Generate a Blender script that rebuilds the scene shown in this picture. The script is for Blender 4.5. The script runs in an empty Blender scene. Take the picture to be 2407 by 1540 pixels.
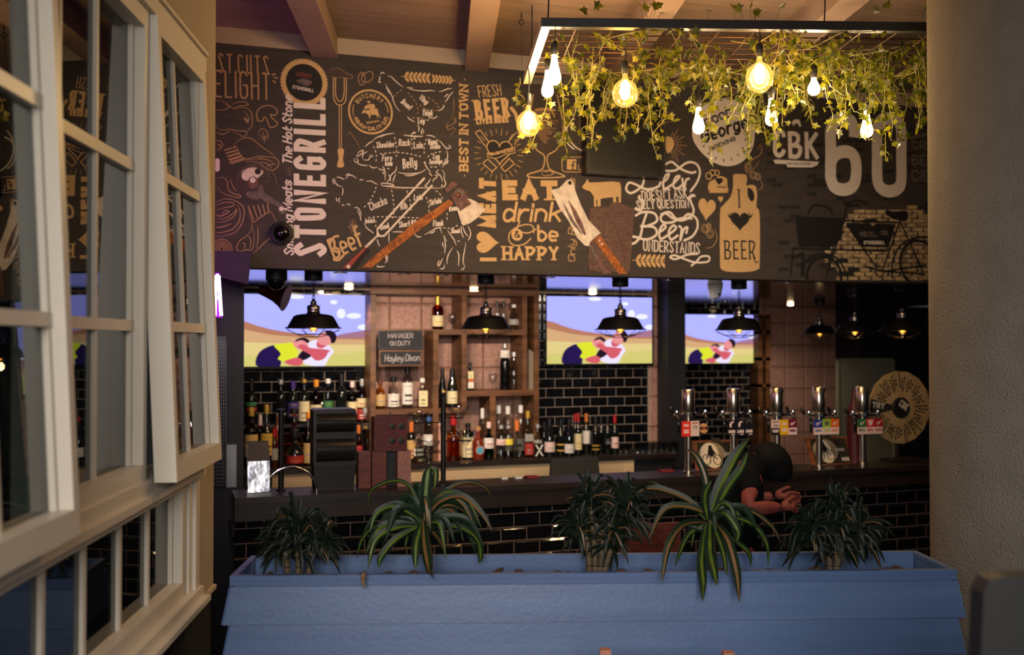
import bpy, bmesh, math, random
from mathutils import Vector, Matrix
random.seed(11)
SC = bpy.context.scene
COL = SC.collection

# ---------------------------------------------------------------- camera
F = 2340.0                       # focal length in pixels of a 2407 px wide frame
TH = math.radians(18.49)         # the camera is turned this far from the bar's normal
PITCH = math.atan(35.0 / F)
CT, ST = math.cos(TH), math.sin(TH)
EYE = Vector((0, 0, 2.0))
RIGHT = Vector((CT, -ST, 0))
FWD = Vector((ST * math.cos(PITCH), CT * math.cos(PITCH), math.sin(PITCH)))
UP = RIGHT.cross(FWD)
cd = bpy.data.cameras.new('camera')
cam = bpy.data.objects.new('camera', cd)
COL.objects.link(cam)
cam.matrix_world = Matrix(((RIGHT.x, UP.x, -FWD.x, EYE.x), (RIGHT.y, UP.y, -FWD.y, EYE.y),
                           (RIGHT.z, UP.z, -FWD.z, EYE.z), (0, 0, 0, 1)))
cd.sensor_width = 36.0
cd.lens = F / 2407 * 36
cd.clip_start = 0.05
cd.dof.use_dof = True
cd.dof.focus_distance = 4.4
cd.dof.aperture_fstop = 2.0
SC.camera = cam

# ---------------------------------------------------------------- world, daylight, exposure
SC.view_settings.view_transform = 'Standard'
SC.view_settings.look = 'None'
SC.view_settings.gamma = 1.0
SC.view_settings.use_curve_mapping = False
SC.view_settings.exposure = 0.0
W = bpy.data.worlds.new('world')
SC.world = W
W.use_nodes = True
W.node_tree.nodes['Background'].inputs[0].default_value = (0.75, 0.85, 1.0, 1)
W.node_tree.nodes['Background'].inputs[1].default_value = 0.05


def plan(xc, zc, z=0.0):
    """A point given to the right of and ahead of the camera, at height z."""
    return Vector((xc * CT + zc * ST, -xc * ST + zc * CT, z))


def lamp(name, kind, loc, energy, color, target=None, **kw):
    d = bpy.data.lights.new(name, kind)
    d.energy = energy
    d.color = color
    for k, v in kw.items():
        setattr(d, k, v)
    o = bpy.data.objects.new(name, d)
    COL.objects.link(o)
    o.location = loc
    if target is not None:
        o.rotation_euler = (Vector(target) - Vector(loc)).to_track_quat('-Z', 'Y').to_euler()
    return o


# daylight from the open front of the room, behind the photographer
lamp('daylight', 'AREA', plan(-0.1, -1.6, 2.7), 66, (1.0, 0.95, 0.88), plan(0.2, 3.4, 1.0),
     shape='RECTANGLE', size=2.2, size_y=1.5, spread=math.radians(80))


# ---------------------------------------------------------------- pixel to world helpers
def ray(px, py):
    return FWD + RIGHT * ((px - 1203.5) / F) + UP * ((770 - py) / F)


def hy(px, py, y):
    d = ray(px, py)
    return EYE + d * (y / d.y)


def hz(px, py, z):
    d = ray(px, py)
    return EYE + d * ((z - EYE.z) / d.z)


def hd(px, py, zc):
    d = ray(px, py)
    n = Vector((ST, CT, 0))
    return EYE + d * (zc / d.dot(n))


# ---------------------------------------------------------------- materials
def lin(c):
    out = []
    for v in c:
        v = v / 255.0
        out.append(v / 12.92 if v <= 0.04045 else ((v + 0.055) / 1.055) ** 2.4)
    return (out[0], out[1], out[2], 1)


MATS = {}


def mat(name, rgb=(128, 128, 128), rough=0.5, metal=0.0, spec=0.5, noise=None, bump=None, emit=None,
        coat=0.0, trans=0.0, ior=1.45, alpha=None):
    """noise=(scale, rgb2, detail), bump=(scale, strength)."""
    if name in MATS:
        return MATS[name]
    m = bpy.data.materials.new(name)
    m.use_nodes = True
    nt = m.node_tree
    b = nt.nodes['Principled BSDF']
    b.inputs['Base Color'].default_value = lin(rgb)
    b.inputs['Roughness'].default_value = rough
    b.inputs['Metallic'].default_value = metal
    b.inputs['Specular IOR Level'].default_value = spec
    b.inputs['Coat Weight'].default_value = coat
    b.inputs['Transmission Weight'].default_value = trans
    b.inputs['IOR'].default_value = ior
    if emit:
        b.inputs['Emission Color'].default_value = lin(emit[0])
        b.inputs['Emission Strength'].default_value = emit[1]
    if noise or bump:
        tc = nt.nodes.new('ShaderNodeTexCoord')
    if noise:
        n = nt.nodes.new('ShaderNodeTexNoise')
        mp = nt.nodes.new('ShaderNodeMapping')
        s = noise[0]
        mp.inputs['Scale'].default_value = s if isinstance(s, tuple) else (s, s, s)
        n.inputs['Scale'].default_value = 1.0
        n.inputs['Detail'].default_value = noise[2] if len(noise) > 2 else 4
        r = nt.nodes.new('ShaderNodeValToRGB')
        r.color_ramp.elements[0].position = 0.35
        r.color_ramp.elements[1].position = 0.68
        r.color_ramp.elements[0].color = lin(rgb)
        r.color_ramp.elements[1].color = lin(noise[1])
        nt.links.new(tc.outputs['Object'], mp.inputs[0])
        nt.links.new(mp.outputs[0], n.inputs['Vector'])
        nt.links.new(n.outputs['Fac'], r.inputs[0])
        nt.links.new(r.outputs[0], b.inputs['Base Color'])
    if bump:
        n2 = nt.nodes.new('ShaderNodeTexNoise')
        n2.inputs['Scale'].default_value = bump[0]
        n2.inputs['Detail'].default_value = 3
        bp = nt.nodes.new('ShaderNodeBump')
        bp.inputs['Strength'].default_value = bump[1]
        bp.inputs['Distance'].default_value = 0.01
        nt.links.new(tc.outputs['Object'], n2.inputs['Vector'])
        nt.links.new(n2.outputs['Fac'], bp.inputs['Height'])
        nt.links.new(bp.outputs[0], b.inputs['Normal'])
    MATS[name] = m
    return m


def emis(name, rgb, strength):
    if name in MATS:
        return MATS[name]
    m = bpy.data.materials.new(name)
    m.use_nodes = True
    nt = m.node_tree
    nt.nodes.remove(nt.nodes['Principled BSDF'])
    e = nt.nodes.new('ShaderNodeEmission')
    e.inputs[0].default_value = lin(rgb)
    e.inputs[1].default_value = strength
    nt.links.new(e.outputs[0], nt.nodes['Material Output'].inputs[0])
    MATS[name] = m
    return m


def thin_glass(name, tint=(255, 255, 255), gloss=1.0, rough=0.0, glow=None):
    """A thin sheet of glass: tinted see-through plus a fresnel reflection."""
    if name in MATS:
        return MATS[name]
    m = bpy.data.materials.new(name)
    m.use_nodes = True
    nt = m.node_tree
    nt.nodes.remove(nt.nodes['Principled BSDF'])
    t = nt.nodes.new('ShaderNodeBsdfTransparent')
    t.inputs[0].default_value = lin(tint)
    g = nt.nodes.new('ShaderNodeBsdfGlossy')
    g.inputs['Roughness'].default_value = rough
    fr = nt.nodes.new('ShaderNodeFresnel')
    fr.inputs[0].default_value = 1.5
    mul = nt.nodes.new('ShaderNodeMath')
    mul.operation = 'MULTIPLY'
    mul.inputs[1].default_value = gloss
    mx = nt.nodes.new('ShaderNodeMixShader')
    ge = nt.nodes.new('ShaderNodeNewGeometry')       # both faces of the sheet reflect alike
    io = nt.nodes.new('ShaderNodeMath')
    io.operation = 'MULTIPLY_ADD'
    io.inputs[1].default_value = 1 / 1.5 - 1.5
    io.inputs[2].default_value = 1.5
    nt.links.new(ge.outputs['Backfacing'], io.inputs[0])
    nt.links.new(io.outputs[0], fr.inputs[0])
    nt.links.new(fr.outputs[0], mul.inputs[0])
    nt.links.new(mul.outputs[0], mx.inputs[0])
    nt.links.new(t.outputs[0], mx.inputs[1])
    nt.links.new(g.outputs[0], mx.inputs[2])
    out = mx
    if glow:
        e = nt.nodes.new('ShaderNodeEmission')
        e.inputs[0].default_value = lin(glow[0])
        e.inputs[1].default_value = glow[1]
        ad = nt.nodes.new('ShaderNodeAddShader')
        nt.links.new(mx.outputs[0], ad.inputs[0])
        nt.links.new(e.outputs[0], ad.inputs[1])
        out = ad
    nt.links.new(out.outputs[0], nt.nodes['Material Output'].inputs[0])
    MATS[name] = m
    return m


def leaf_mat(name, rgb, rgb2, rough=0.35, transl=0.35, scale=18):
    if name in MATS:
        return MATS[name]
    m = mat(name, rgb, rough, noise=(scale, rgb2, 2))
    nt = m.node_tree
    b = nt.nodes['Principled BSDF']
    tr = nt.nodes.new('ShaderNodeBsdfTranslucent')
    src = b.inputs['Base Color'].links[0].from_socket
    nt.links.new(src, tr.inputs[0])
    mx = nt.nodes.new('ShaderNodeMixShader')
    mx.inputs[0].default_value = transl
    nt.links.new(b.outputs[0], mx.inputs[1])
    nt.links.new(tr.outputs[0], mx.inputs[2])
    nt.links.new(mx.outputs[0], nt.nodes['Material Output'].inputs[0])
    return m


# ---------------------------------------------------------------- mesh building
class MB:
    def __init__(self):
        self.v, self.f, self.m = [], [], []

    def add(self, vs, fs, m=0):
        o = len(self.v)
        self.v += [Vector(p) for p in vs]
        for f in fs:
            self.f.append([i + o for i in f])
            self.m.append(m)

    def box(self, x0, x1, y0, y1, z0, z1, m=0):
        self.add([(x0, y0, z0), (x1, y0, z0), (x1, y1, z0), (x0, y1, z0),
                  (x0, y0, z1), (x1, y0, z1), (x1, y1, z1), (x0, y1, z1)],
                 [(0, 3, 2, 1), (4, 5, 6, 7), (0, 1, 5, 4), (1, 2, 6, 5), (2, 3, 7, 6), (3, 0, 4, 7)], m)

    def hexa(self, p, m=0):
        """Eight corners: bottom four counter-clockwise, top four."""
        self.add(p, [(0, 3, 2, 1), (4, 5, 6, 7), (0, 1, 5, 4), (1, 2, 6, 5), (2, 3, 7, 6), (3, 0, 4, 7)], m)

    def prism(self, pts, off, m=0, mside=None):
        n = len(pts)
        off = Vector(off)
        vs = [Vector(p) for p in pts]
        self.add(vs + [p + off for p in vs], [tuple(range(n)), tuple(range(2 * n - 1, n - 1, -1))], m)
        self.add(vs + [p + off for p in vs], [(i, (i + 1) % n, n + (i + 1) % n, n + i) for i in range(n)],
                 m if mside is None else mside)

    def poly(self, pts, m=0):
        self.add(pts, [tuple(range(len(pts)))], m)

    def tube(self, pts, r, n=8, m=0, closed=False, caps=True):
        pts = [Vector(p) for p in pts]
        k = len(pts)
        rs = r if isinstance(r, (list, tuple)) else [r] * k
        vs = []
        prev = None
        for i, p in enumerate(pts):
            if closed:
                d = pts[(i + 1) % k] - pts[i - 1]
            else:
                d = pts[min(i + 1, k - 1)] - pts[max(i - 1, 0)]
            d.normalize()
            if prev is None:
                a = d.orthogonal().normalized()
            else:
                a = prev - d * prev.dot(d)
                a = a.normalized() if a.length > 1e-6 else d.orthogonal().normalized()
            prev = a
            b = d.cross(a)
            for j in range(n):
                t = 2 * math.pi * j / n
                vs.append(p + (a * math.cos(t) + b * math.sin(t)) * rs[i])
        fs = []
        for i in range(k if closed else k - 1):
            for j in range(n):
                i2 = (i + 1) % k
                fs.append((i * n + j, i * n + (j + 1) % n, i2 * n + (j + 1) % n, i2 * n + j))
        if caps and not closed:
            fs.append(tuple(range(n - 1, -1, -1)))
            fs.append(tuple((k - 1) * n + j for j in range(n)))
        self.add(vs, fs, m)

    def lathe(self, prof, n=20, c=(0, 0, 0), m=0, axis='z', open_end=False):
        cx = Vector(c)
        vs, fs = [], []
        for (r, z) in prof:
            for j in range(n):
                t = 2 * math.pi * j / n
                if axis == 'z':
                    vs.append(cx + Vector((r * math.cos(t), r * math.sin(t), z)))
                else:
                    vs.append(cx + Vector((r * math.cos(t), z, r * math.sin(t))))
        k = len(prof)
        for i in range(k - 1):
            for j in range(n):
                fs.append((i * n + j, i * n + (j + 1) % n, (i + 1) * n + (j + 1) % n, (i + 1) * n + j))
        if prof[0][0] > 1e-5:
            fs.append(tuple(range(n - 1, -1, -1)))
        if prof[-1][0] > 1e-5 and not open_end:
            fs.append(tuple((k - 1) * n + j for j in range(n)))
        self.add(vs, fs, m)

    def build(self, name, mats, parent=None, smooth=True, loc=None, weld=True, angle=38):
        """World coordinates in; under a parent they become the parent's local ones."""
        inv = Matrix.Identity(4)
        if parent is not None:
            inv = wmat(parent).inverted()
        elif loc is not None:
            inv = Matrix.Translation(-Vector(loc))
        me = bpy.data.meshes.new(name)
        me.from_pydata([inv @ p for p in self.v], [], self.f)
        if not isinstance(mats, (list, tuple)):
            mats = [mats]
        for x in mats:
            me.materials.append(x)
        me.polygons.foreach_set('material_index', self.m)
        if weld:
            bm = bmesh.new()
            bm.from_mesh(me)
            bmesh.ops.remove_doubles(bm, verts=bm.verts, dist=1e-5)
            bmesh.ops.recalc_face_normals(bm, faces=bm.faces)
            bm.to_mesh(me)
            bm.free()
        if smooth:
            me.shade_smooth()
            me.set_sharp_from_angle(angle=math.radians(angle))
        o = bpy.data.objects.new(name, me)
        COL.objects.link(o)
        if parent is not None:
            o.parent = parent
        elif loc is not None:
            o.location = loc
        return o


def wmat(o):
    m = Matrix.Translation(o.location) @ o.rotation_euler.to_matrix().to_4x4()
    return wmat(o.parent) @ m if o.parent else m


def tag(o, label=None, cat=None, group=None, kind=None):
    if label:
        o['label'] = label
    if cat:
        o['category'] = cat
    if group:
        o['group'] = group
    if kind:
        o['kind'] = kind
    return o


def thing(name, label, cat, loc=(0, 0, 0), rz=0.0, group=None):
    o = bpy.data.objects.new(name, None)
    o.empty_display_size = 0.05
    COL.objects.link(o)
    o.location = loc
    o.rotation_euler = (0, 0, rz)
    return tag(o, label, cat, group)


def copy_tree(o, parent=None):
    c = o.copy()
    COL.objects.link(c)
    c.parent = parent
    for ch in list(o.children):
        copy_tree(ch, c)
    return c


def struct(mb, name, mats, **kw):
    o = mb.build(name, mats, **kw)
    o['kind'] = 'structure'
    return o


def catmull(pts, n=5, closed=False):
    pts = [Vector(p) for p in pts]
    k = len(pts)
    if k < 3:
        return pts
    out = []
    rng = range(k if closed else k - 1)
    for i in rng:
        p1, p2 = pts[i], pts[(i + 1) % k]
        p0 = pts[i - 1] if (closed or i > 0) else p1
        p3 = pts[(i + 2) % k] if (closed or i + 2 < k) else p2
        for j in range(n):
            t = j / n
            out.append(0.5 * ((2 * p1) + (p2 - p0) * t + (2 * p0 - 5 * p1 + 4 * p2 - p3) * t * t
                              + (3 * p1 - p0 - 3 * p2 + p3) * t * t * t))
    if not closed:
        out.append(pts[-1])
    return out


# ---------------------------------------------------------------- palette
m_black = mat('matte_black', (22, 22, 24), 0.55)
m_blackgloss = mat('gloss_black', (14, 14, 16), 0.18)
m_blackmetal = mat('black_metal', (24, 23, 24), 0.42, 0.4)
m_chrome = mat('chrome', (225, 222, 220), 0.12, 1.0)
m_steel = mat('brushed_steel', (205, 190, 172), 0.22, 1.0)
m_pewter = mat('pewter', (150, 140, 135), 0.32, 1.0)
m_white = mat('white_plastic', (215, 210, 205), 0.45)
m_tile = mat('black_tile', (13, 14, 17), 0.06, spec=0.6)
m_grout = mat('grout', (168, 150, 136), 0.85)
m_wood = mat('oiled_pine', (118, 78, 46), 0.5, noise=((3, 3, 22), (74, 45, 24), 5))
m_wood_h = mat('oiled_pine_flat', (118, 78, 46), 0.5, noise=((3, 22, 22), (74, 45, 24), 5))
m_darkwood = mat('dark_counter_wood', (40, 29, 25), 0.4, noise=((3, 20, 20), (26, 20, 18), 5))
m_redwood = mat('red_brown_wood', (98, 46, 38), 0.45, noise=((12, 12, 40), (66, 30, 26), 4))
m_blue = mat('blue_paint', (54, 73, 108), 0.42, noise=((1.2, 1.2, 16), (63, 83, 118), 6), bump=(60, 0.06))
m_plaster = mat('rough_plaster', (104, 97, 90), 0.9, noise=(7, (96, 90, 83), 3), bump=(120, 0.9))
m_pier = mat('pier_plaster', (150, 134, 116), 0.9, bump=(190, 0.4))
m_frame = mat('cream_frame_paint', (192, 182, 168), 0.38)
m_clear = thin_glass('clear_glass', (236, 240, 240), 2.6, 0.03)
m_pane = thin_glass('window_pane', (150, 160, 160), 1.15)
m_soil = mat('bark_mulch', (64, 42, 32), 0.95, noise=(40, (34, 24, 20), 4), bump=(60, 0.6))

# ================================================================ the room
YM, YB, YB2 = 6.0, 8.2, 10.6        # mural plane, back wall, far back wall
ZS, ZC = 2.44, 3.83                 # soffit over the bar, ceiling
ZT = 1.14                           # bar top
D1 = (plan(-0.0712, 1) - plan(0, 0)).normalized()    # run of the ceiling beams and of the window wall

m_floor = mat('dark_floorboards', (46, 36, 30), 0.5, noise=((2, 14, 2), (30, 24, 21), 4))
m_ceil = mat('painted_ceiling_boards', (142, 120, 108), 0.7, noise=((1.5, 26, 3), (126, 106, 94), 5))
m_beam = mat('painted_beam', (150, 128, 118), 0.65, noise=((6, 2, 6), (138, 116, 106), 4))
m_strip = mat('cream_board', (172, 152, 132), 0.6)
m_charcoal = mat('charcoal_board', (66, 58, 55), 0.75, noise=((4, 4, 30), (57, 50, 48), 4))
m_soffit = mat('lacquered_soffit', (30, 28, 27), 0.09, spec=0.3, bump=(3, 0.03))
m_darkwall = mat('dark_wall_paint', (30, 29, 33), 0.6)
m_pillar = mat('dark_lacquer_pillar', (28, 26, 31), 0.42)
m_hide = mat('copper_hide_panel', (172, 132, 116), 0.6, noise=(26, (146, 108, 94), 6), bump=(90, 0.25))
m_seam = mat('hide_seam', (96, 66, 54), 0.7)

b = MB()
b.box(-6, 10, -4, 12.5, -0.06, 0)
struct(b, 'floor', m_floor)

b = MB()
y = -3.5
while y < YM - 0.02:
    b.box(-5, 6, y, y + 0.136, ZC, ZC + 0.02)
    y += 0.14
b.box(-5, 6, -3.5, YM, ZC + 0.02, ZC + 0.06)
struct(b, 'ceiling', m_ceil, smooth=False)

# beams running from the mural towards the open front
bx1 = hy(764, 122, YM).x
bx2 = hy(1120, 152, YM).x
for k, bx in enumerate((2 * bx1 - bx2, bx1, bx2, 2 * bx2 - bx1, 3 * bx2 - 2 * bx1)):
    n = Vector((D1.y, -D1.x, 0)) * 0.074
    p0, p1 = Vector((bx, YM, 0)), Vector((bx, YM, 0)) - D1 * 8.5
    b = MB()
    z0, z1 = ZC - 0.125, ZC
    q = [p0 - n, p0 + n, p1 + n, p1 - n]
    b.hexa([v + Vector((0, 0, z0)) for v in (q[3], q[2], q[1], q[0])] +
           [v + Vector((0, 0, z1)) for v in (q[3], q[2], q[1], q[0])])
    struct(b, 'trim_%d' % (k + 1), m_beam, smooth=False)

b = MB()
b.box(-3.4, 6.0, YM, YM + 0.2, ZS, ZC)
struct(b, 'wall_front', m_charcoal, smooth=False)
b = MB()
b.box(-3.4, 6.0, YM - 0.022, YM, 3.735, ZC)
struct(b, 'trim_6', m_strip, smooth=False)
b = MB()
b.box(-3.4, 8.5, YM + 0.2, 11.5, ZS, ZS + 0.06)
struct(b, 'ceiling_bar', m_soffit, smooth=False)


def tiles(b, y, x0, x1, z0, z1, px=0.168, pz=0.0835, ox=0.0, oz=0.0, g=0.0042, h=0.007, bev=0.011, mt=0, mg=1):
    """Bevelled brick-bond tiles on the plane y, facing -y."""
    b.add([(x0, y, z0), (x1, y, z0), (x1, y, z1), (x0, y, z1)], [(0, 1, 2, 3)], mg)
    r = int(math.floor((z0 - oz) / pz))
    while oz + r * pz < z1:
        za, zb = max(oz + r * pz + g / 2, z0), min(oz + (r + 1) * pz - g / 2, z1)
        off = ox + (px / 2 if r % 2 else 0)
        c = int(math.floor((x0 - off) / px))
        while off + c * px < x1:
            xa, xb = max(off + c * px + g / 2, x0), min(off + (c + 1) * px - g / 2, x1)
            if xb - xa > 0.006 and zb - za > 0.006:
                e = min(bev, (xb - xa) * 0.4, (zb - za) * 0.4)
                j = random.uniform(-0.0007, 0.0007)
                k = random.uniform(-0.0007, 0.0007)
                b.add([(xa, y, za), (xb, y, za), (xb, y, zb), (xa, y, zb),
                       (xa + e, y - h + j, za + e), (xb - e, y - h - j, za + e),
                       (xb - e, y - h - j + k, zb - e), (xa + e, y - h + j + k, zb - e)],
                      [(4, 5, 6, 7), (0, 1, 5, 4), (1, 2, 6, 5), (2, 3, 7, 6), (3, 0, 4, 7)], mt)
            c += 1
        r += 1


def hides(b, y, x0, x1, z0, z1, p=0.272, ox=0.0, oz=0.0, rivets=True):
    """Square hide panels with raised seams and rows of rivets on the plane y."""
    b.add([(x0, y, z0), (x1, y, z0), (x1, y, z1), (x0, y, z1)], [(0, 1, 2, 3)], 1)
    i0, i1 = int(math.floor((x0 - ox) / p)), int(math.ceil((x1 - ox) / p))
    k0, k1 = int(math.floor((z0 - oz) / p)), int(math.ceil((z1 - oz) / p))
    for i in range(i0, i1):
        for k in range(k0, k1):
            xa, xb = max(ox + i * p + 0.004, x0), min(ox + (i + 1) * p - 0.004, x1)
            za, zb = max(oz + k * p + 0.004, z0), min(oz + (k + 1) * p - 0.004, z1)
            if xb - xa < 0.01 or zb - za < 0.01:
                continue
            e = min(0.012, (xb - xa) / 3, (zb - za) / 3)
            b.add([(xa, y, za), (xb, y, za), (xb, y, zb), (xa, y, zb),
                   (xa + e, y - 0.009, za + e), (xb - e, y - 0.009, za + e),
                   (xb - e, y - 0.009, zb - e), (xa + e, y - 0.009, zb - e)],
                  [(4, 5, 6, 7), (0, 1, 5, 4), (1, 2, 6, 5), (2, 3, 7, 6), (3, 0, 4, 7)], 0)
            if rivets:
                xx = xa + 0.02
                while xx < xb - 0.01:
                    if zb - za > 0.1:
                        zz = zb - 0.016
                        b.add([(xx - 0.006, y - 0.009, zz), (xx, y - 0.009, zz - 0.006), (xx + 0.006, y - 0.009, zz),
                               (xx, y - 0.009, zz + 0.006), (xx, y - 0.015, zz)],
                              [(0, 1, 4), (1, 2, 4), (2, 3, 4), (3, 0, 4)], 1)
                    xx += 0.022


xpil = hy(573, 900, 6.44).x               # right edge of the dark pillar at the bar's left end
xs0, xs1 = hy(870, 800, YB).x, hy(1267, 800, YB).x
xh0, xh1 = hy(1523, 800, YB - 0.01).x, hy(1570, 800, YB - 0.01).x
b = MB()
b.box(-3.4, xh1 + 0.02, YB, YB + 0.15, 0, ZS, 1)
tiles(b, YB - 0.002, -2.4, xs0 + 0.02, 0.9, ZS, oz=hy(700, 897, YB).z, ox=hy(613, 1000, YB).x)
tiles(b, YB - 0.002, xs1 - 0.02, xh0, 0.9, ZS, oz=hy(1400, 867, YB).z, ox=hy(1304, 1000, YB).x)
struct(b, 'wall_back', [m_tile, m_grout], smooth=False)
b = MB()
hides(b, YB - 0.004, xs0, xs1, 0.95, ZS, ox=hy(916, 700, YB).x, oz=hy(1000, 866, YB).z)
hides(b, YB - 0.03, xh0, xh1, 0.95, ZS, ox=xh0 - 0.02, oz=hy(1540, 862, YB).z)
struct(b, 'trim_7', [m_hide, m_seam], smooth=False)

# dark post, then the deeper second bar behind it
xp0, xp1 = hy(1570, 800, 7.95).x, hy(1611, 800, 7.95).x
b = MB()
b.box(xp0, xp1, 7.95, 8.4, 0, ZS)
b.box(xp0, xp0 + 0.12, 8.4, YB2, 0, ZS)
struct(b, 'wall_partition', m_darkwall, smooth=False)
xq0, xq1 = hy(1785, 800, YB2).x, hy(1962, 800, YB2).x
b = MB()
b.box(xp0 + 0.1, 9.5, YB2, YB2 + 0.15, 0, ZS, 1)
tiles(b, YB2 - 0.002, xp0 + 0.1, xq0, 0.2, ZS, oz=hy(1700, 872, YB2).z, ox=0.03)
struct(b, 'wall_far', [m_tile, m_grout], smooth=False)
b = MB()
hides(b, YB2 - 0.02, xq0, xq1, 0.2, ZS, ox=hy(1888, 800, YB2).x, oz=hy(1850, 863, YB2).z)
struct(b, 'trim_8', [m_hide, m_seam], smooth=False)
b = MB()
b.box(xq1, 9.5, YB2 - 0.5, YB2, 0, ZS)
b.box(9.3, 9.5, -4, YB2, 0, ZC)
struct(b, 'wall_right', m_darkwall, smooth=False)
b = MB()
b.box(-3.5, xpil, 6.43, YB, 0, ZS)
struct(b, 'wall_left', m_pillar, smooth=False)

# a tall grey-green door leaf in the dark far wall
t = thing('door_1', None, None, hy(1965, 1000, YB2 - 0.51) * 1.0)
t.location.z = 0
t['kind'] = 'structure'
m_gg = mat('grey_green_paint', (124, 122, 104), 0.5)
xa, xb = hy(1966, 900, YB2 - 0.52).x, hy(2100, 900, YB2 - 0.52).x
zt = hy(2000, 843, YB2 - 0.52).z
b = MB()
b.box(xa, xb, YB2 - 0.53, YB2 - 0.501, 0.02, zt)
b.build('door_panel', m_gg, t, smooth=False)
b = MB()
for (p, q, u, v) in ((xa, xa + 0.02, 0.02, zt), (xb - 0.02, xb, 0.02, zt), (xa, xb, zt - 0.02, zt)):
    b.box(p, q, YB2 - 0.545, YB2 - 0.529, u, v)
b.build('door_frame', mat('grey_green_trim', (140, 136, 112), 0.5), t, smooth=False)

# narrow shelving posts at the second bar
t = thing('shelf_unit', 'narrow pine shelf unit with thin rungs beside the smallest television', 'shelf', (xq0, YB2 - 0.2, 0))
xa, xb = hy(1782, 800, YB2 - 0.2).x, hy(1812, 800, YB2 - 0.2).x
for xx in (xa, xb - 0.07):
    b = MB()
    b.box(xx, xx + 0.06, YB2 - 0.2, YB2 - 0.03, 0.0, 2.32)
    b.build('upright', m_wood, t, smooth=False)
for zz in (1.15, 1.46, 1.78, 2.1, 2.3):
    b = MB()
    b.box(xa, xb, YB2 - 0.2, YB2 - 0.03, zz, zz + 0.04)
    b.build('shelf', m_wood_h, t, smooth=False)

# ---------------------------------------------------------------- round plaster column
cc = plan(1.674 + 0.5074, 4.0 - 0.2123)
b = MB()
b.lathe([(0.55, 0), (0.55, 0.5), (0.55, 1.2), (0.55, 2.2), (0.55, 3.2), (0.55, ZC)], 96, (cc.x, cc.y, 0))
struct(b, 'wall_column', m_plaster)

# ---------------------------------------------------------------- window wall on the left
OW = plan(-0.299 * 3.9, 3.9)
UW = -D1
NW = Vector((D1.y, -D1.x, 0))


def ww(t, z, n=0.0):
    """t: distance ahead of the camera along the wall, z height, n out from the wall."""
    return OW + UW * ((3.9 - t) * 1.00253) + NW * n + Vector((0, 0, z))


def wbox(b, t0, t1, z0, z1, n0, n1, m=0, tilt=None):
    """Box on the window wall; tilt=(z_hinge, slope) pushes it out below the hinge."""
    def P(t, z, n):
        if tilt:
            n = n + (tilt[0] - z) * tilt[1]
        return ww(t, z, n)
    b.hexa([P(t0, z0, n0), P(t0, z0, n1), P(t1, z0, n1), P(t1, z0, n0),
            P(t0, z1, n0), P(t0, z1, n1), P(t1, z1, n1), P(t1, z1, n0)], m)


ZW0, ZTR, ZW1 = 1.075, 1.56, 3.02
T0, T1 = 0.2, 3.645
b = MB()
wbox(b, T1, 3.9, 1.05, ZC, -0.14, 0.0)
wbox(b, -0.6, T1, ZW1 + 0.04, ZC, -0.14, 0.0)
struct(b, 'wall_window', m_pier, smooth=False)
b = MB()
wbox(b, -0.6, 3.9, 0, 1.05, -0.14, -0.01)
struct(b, 'wall_dado', m_darkwall, smooth=False)
b = MB()
wbox(b, T1 - 0.02, 3.905, 1.04, 1.056, -0.05, 0.012)
struct(b, 'trim_9', m_strip, smooth=False)
b = MB()
wbox(b, -0.6, 3.9, 0, ZC, -1.6, -1.55)
wbox(b, 3.85, 3.9, 0, ZC, -1.6, -0.14)
struct(b, 'wall_dark_backing', m_darkwall, smooth=False)  # dark wall added behind the panes to keep the glass dark


def window(name, t0, t1, z0, z1, tm, zm, tilt, n0=0.0, st=0.034, mun=0.014, label=None):
    w = thing(name, None, None, ww((t0 + t1) / 2, z0, n0))
    w['kind'] = 'structure'
    tl = (z1, tilt) if tilt else None
    b = MB()
    d0, d1 = n0 - 0.045, n0 + 0.022
    for (a, c, e, f) in ((t0, t0 + st, z0, z1), (t1 - st, t1, z0, z1)):
        wbox(b, a, c, e, f, d0, d1, 0, tl)
    for (e, f) in ((z0, z0 + 0.06), (z1 - 0.055, z1)):
        wbox(b, t0 + st, t1 - st, e, f, d0, d1, 0, tl)
    # inner stepped bead
    for (a, c, e, f) in ((t0 + st, t0 + st + 0.016, z0 + 0.06, z1 - 0.055), (t1 - st - 0.016, t1 - st, z0 + 0.06, z1 - 0.055)):
        wbox(b, a, c, e, f, d0 + 0.005, d0 + 0.036, 0, tl)
    b.build('window_frame', m_frame, w, smooth=False)
    b = MB()
    for tt in tm:
        wbox(b, tt - mun / 2, tt + mun / 2, z0 + 0.06, z1 - 0.055, n0 - 0.036, n0 - 0.012, 0, tl)
    for zz in zm:
        wbox(b, t0 + st, t1 - st, zz - 0.016, zz + 0.016, n0 - 0.035, n0 - 0.006, 0, tl)
    if tm or zm:
        b.build('glazing_bars', m_frame, w, smooth=False)
    b = MB()
    wbox(b, t0 + st - 0.005, t1 - st + 0.005, z0 + 0.055, z1 - 0.05, n0 - 0.028, n0 - 0.024, 0, tl)
    b.build('pane', m_pane, w, smooth=False)
    return w


window('window_1', 1.28, 2.205, 1.575, 3.0, (1.58, 1.89), (2.05, 2.525), 0.048, 0.0)
window('window_2', 2.215, 3.0, 1.575, 3.0, (2.40, 2.66), (2.05, 2.525), 0, -0.02)
window('window_3', 3.02, 3.64, 1.575, 3.0, (3.33,), (2.05, 2.525), 0.046, 0.0)
window('window_4', 0.3, 1.27, 1.575, 3.0, (0.62, 0.94), (2.05, 2.525), 0, -0.02)
window('window_5', 0.3, 3.5, ZW0 + 0.03, 1.54, (0.65, 0.93, 1.21, 1.49, 1.77, 2.05, 2.344, 2.617, 2.907, 3.187), (), 0, -0.03, mun=0.02)
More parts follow.
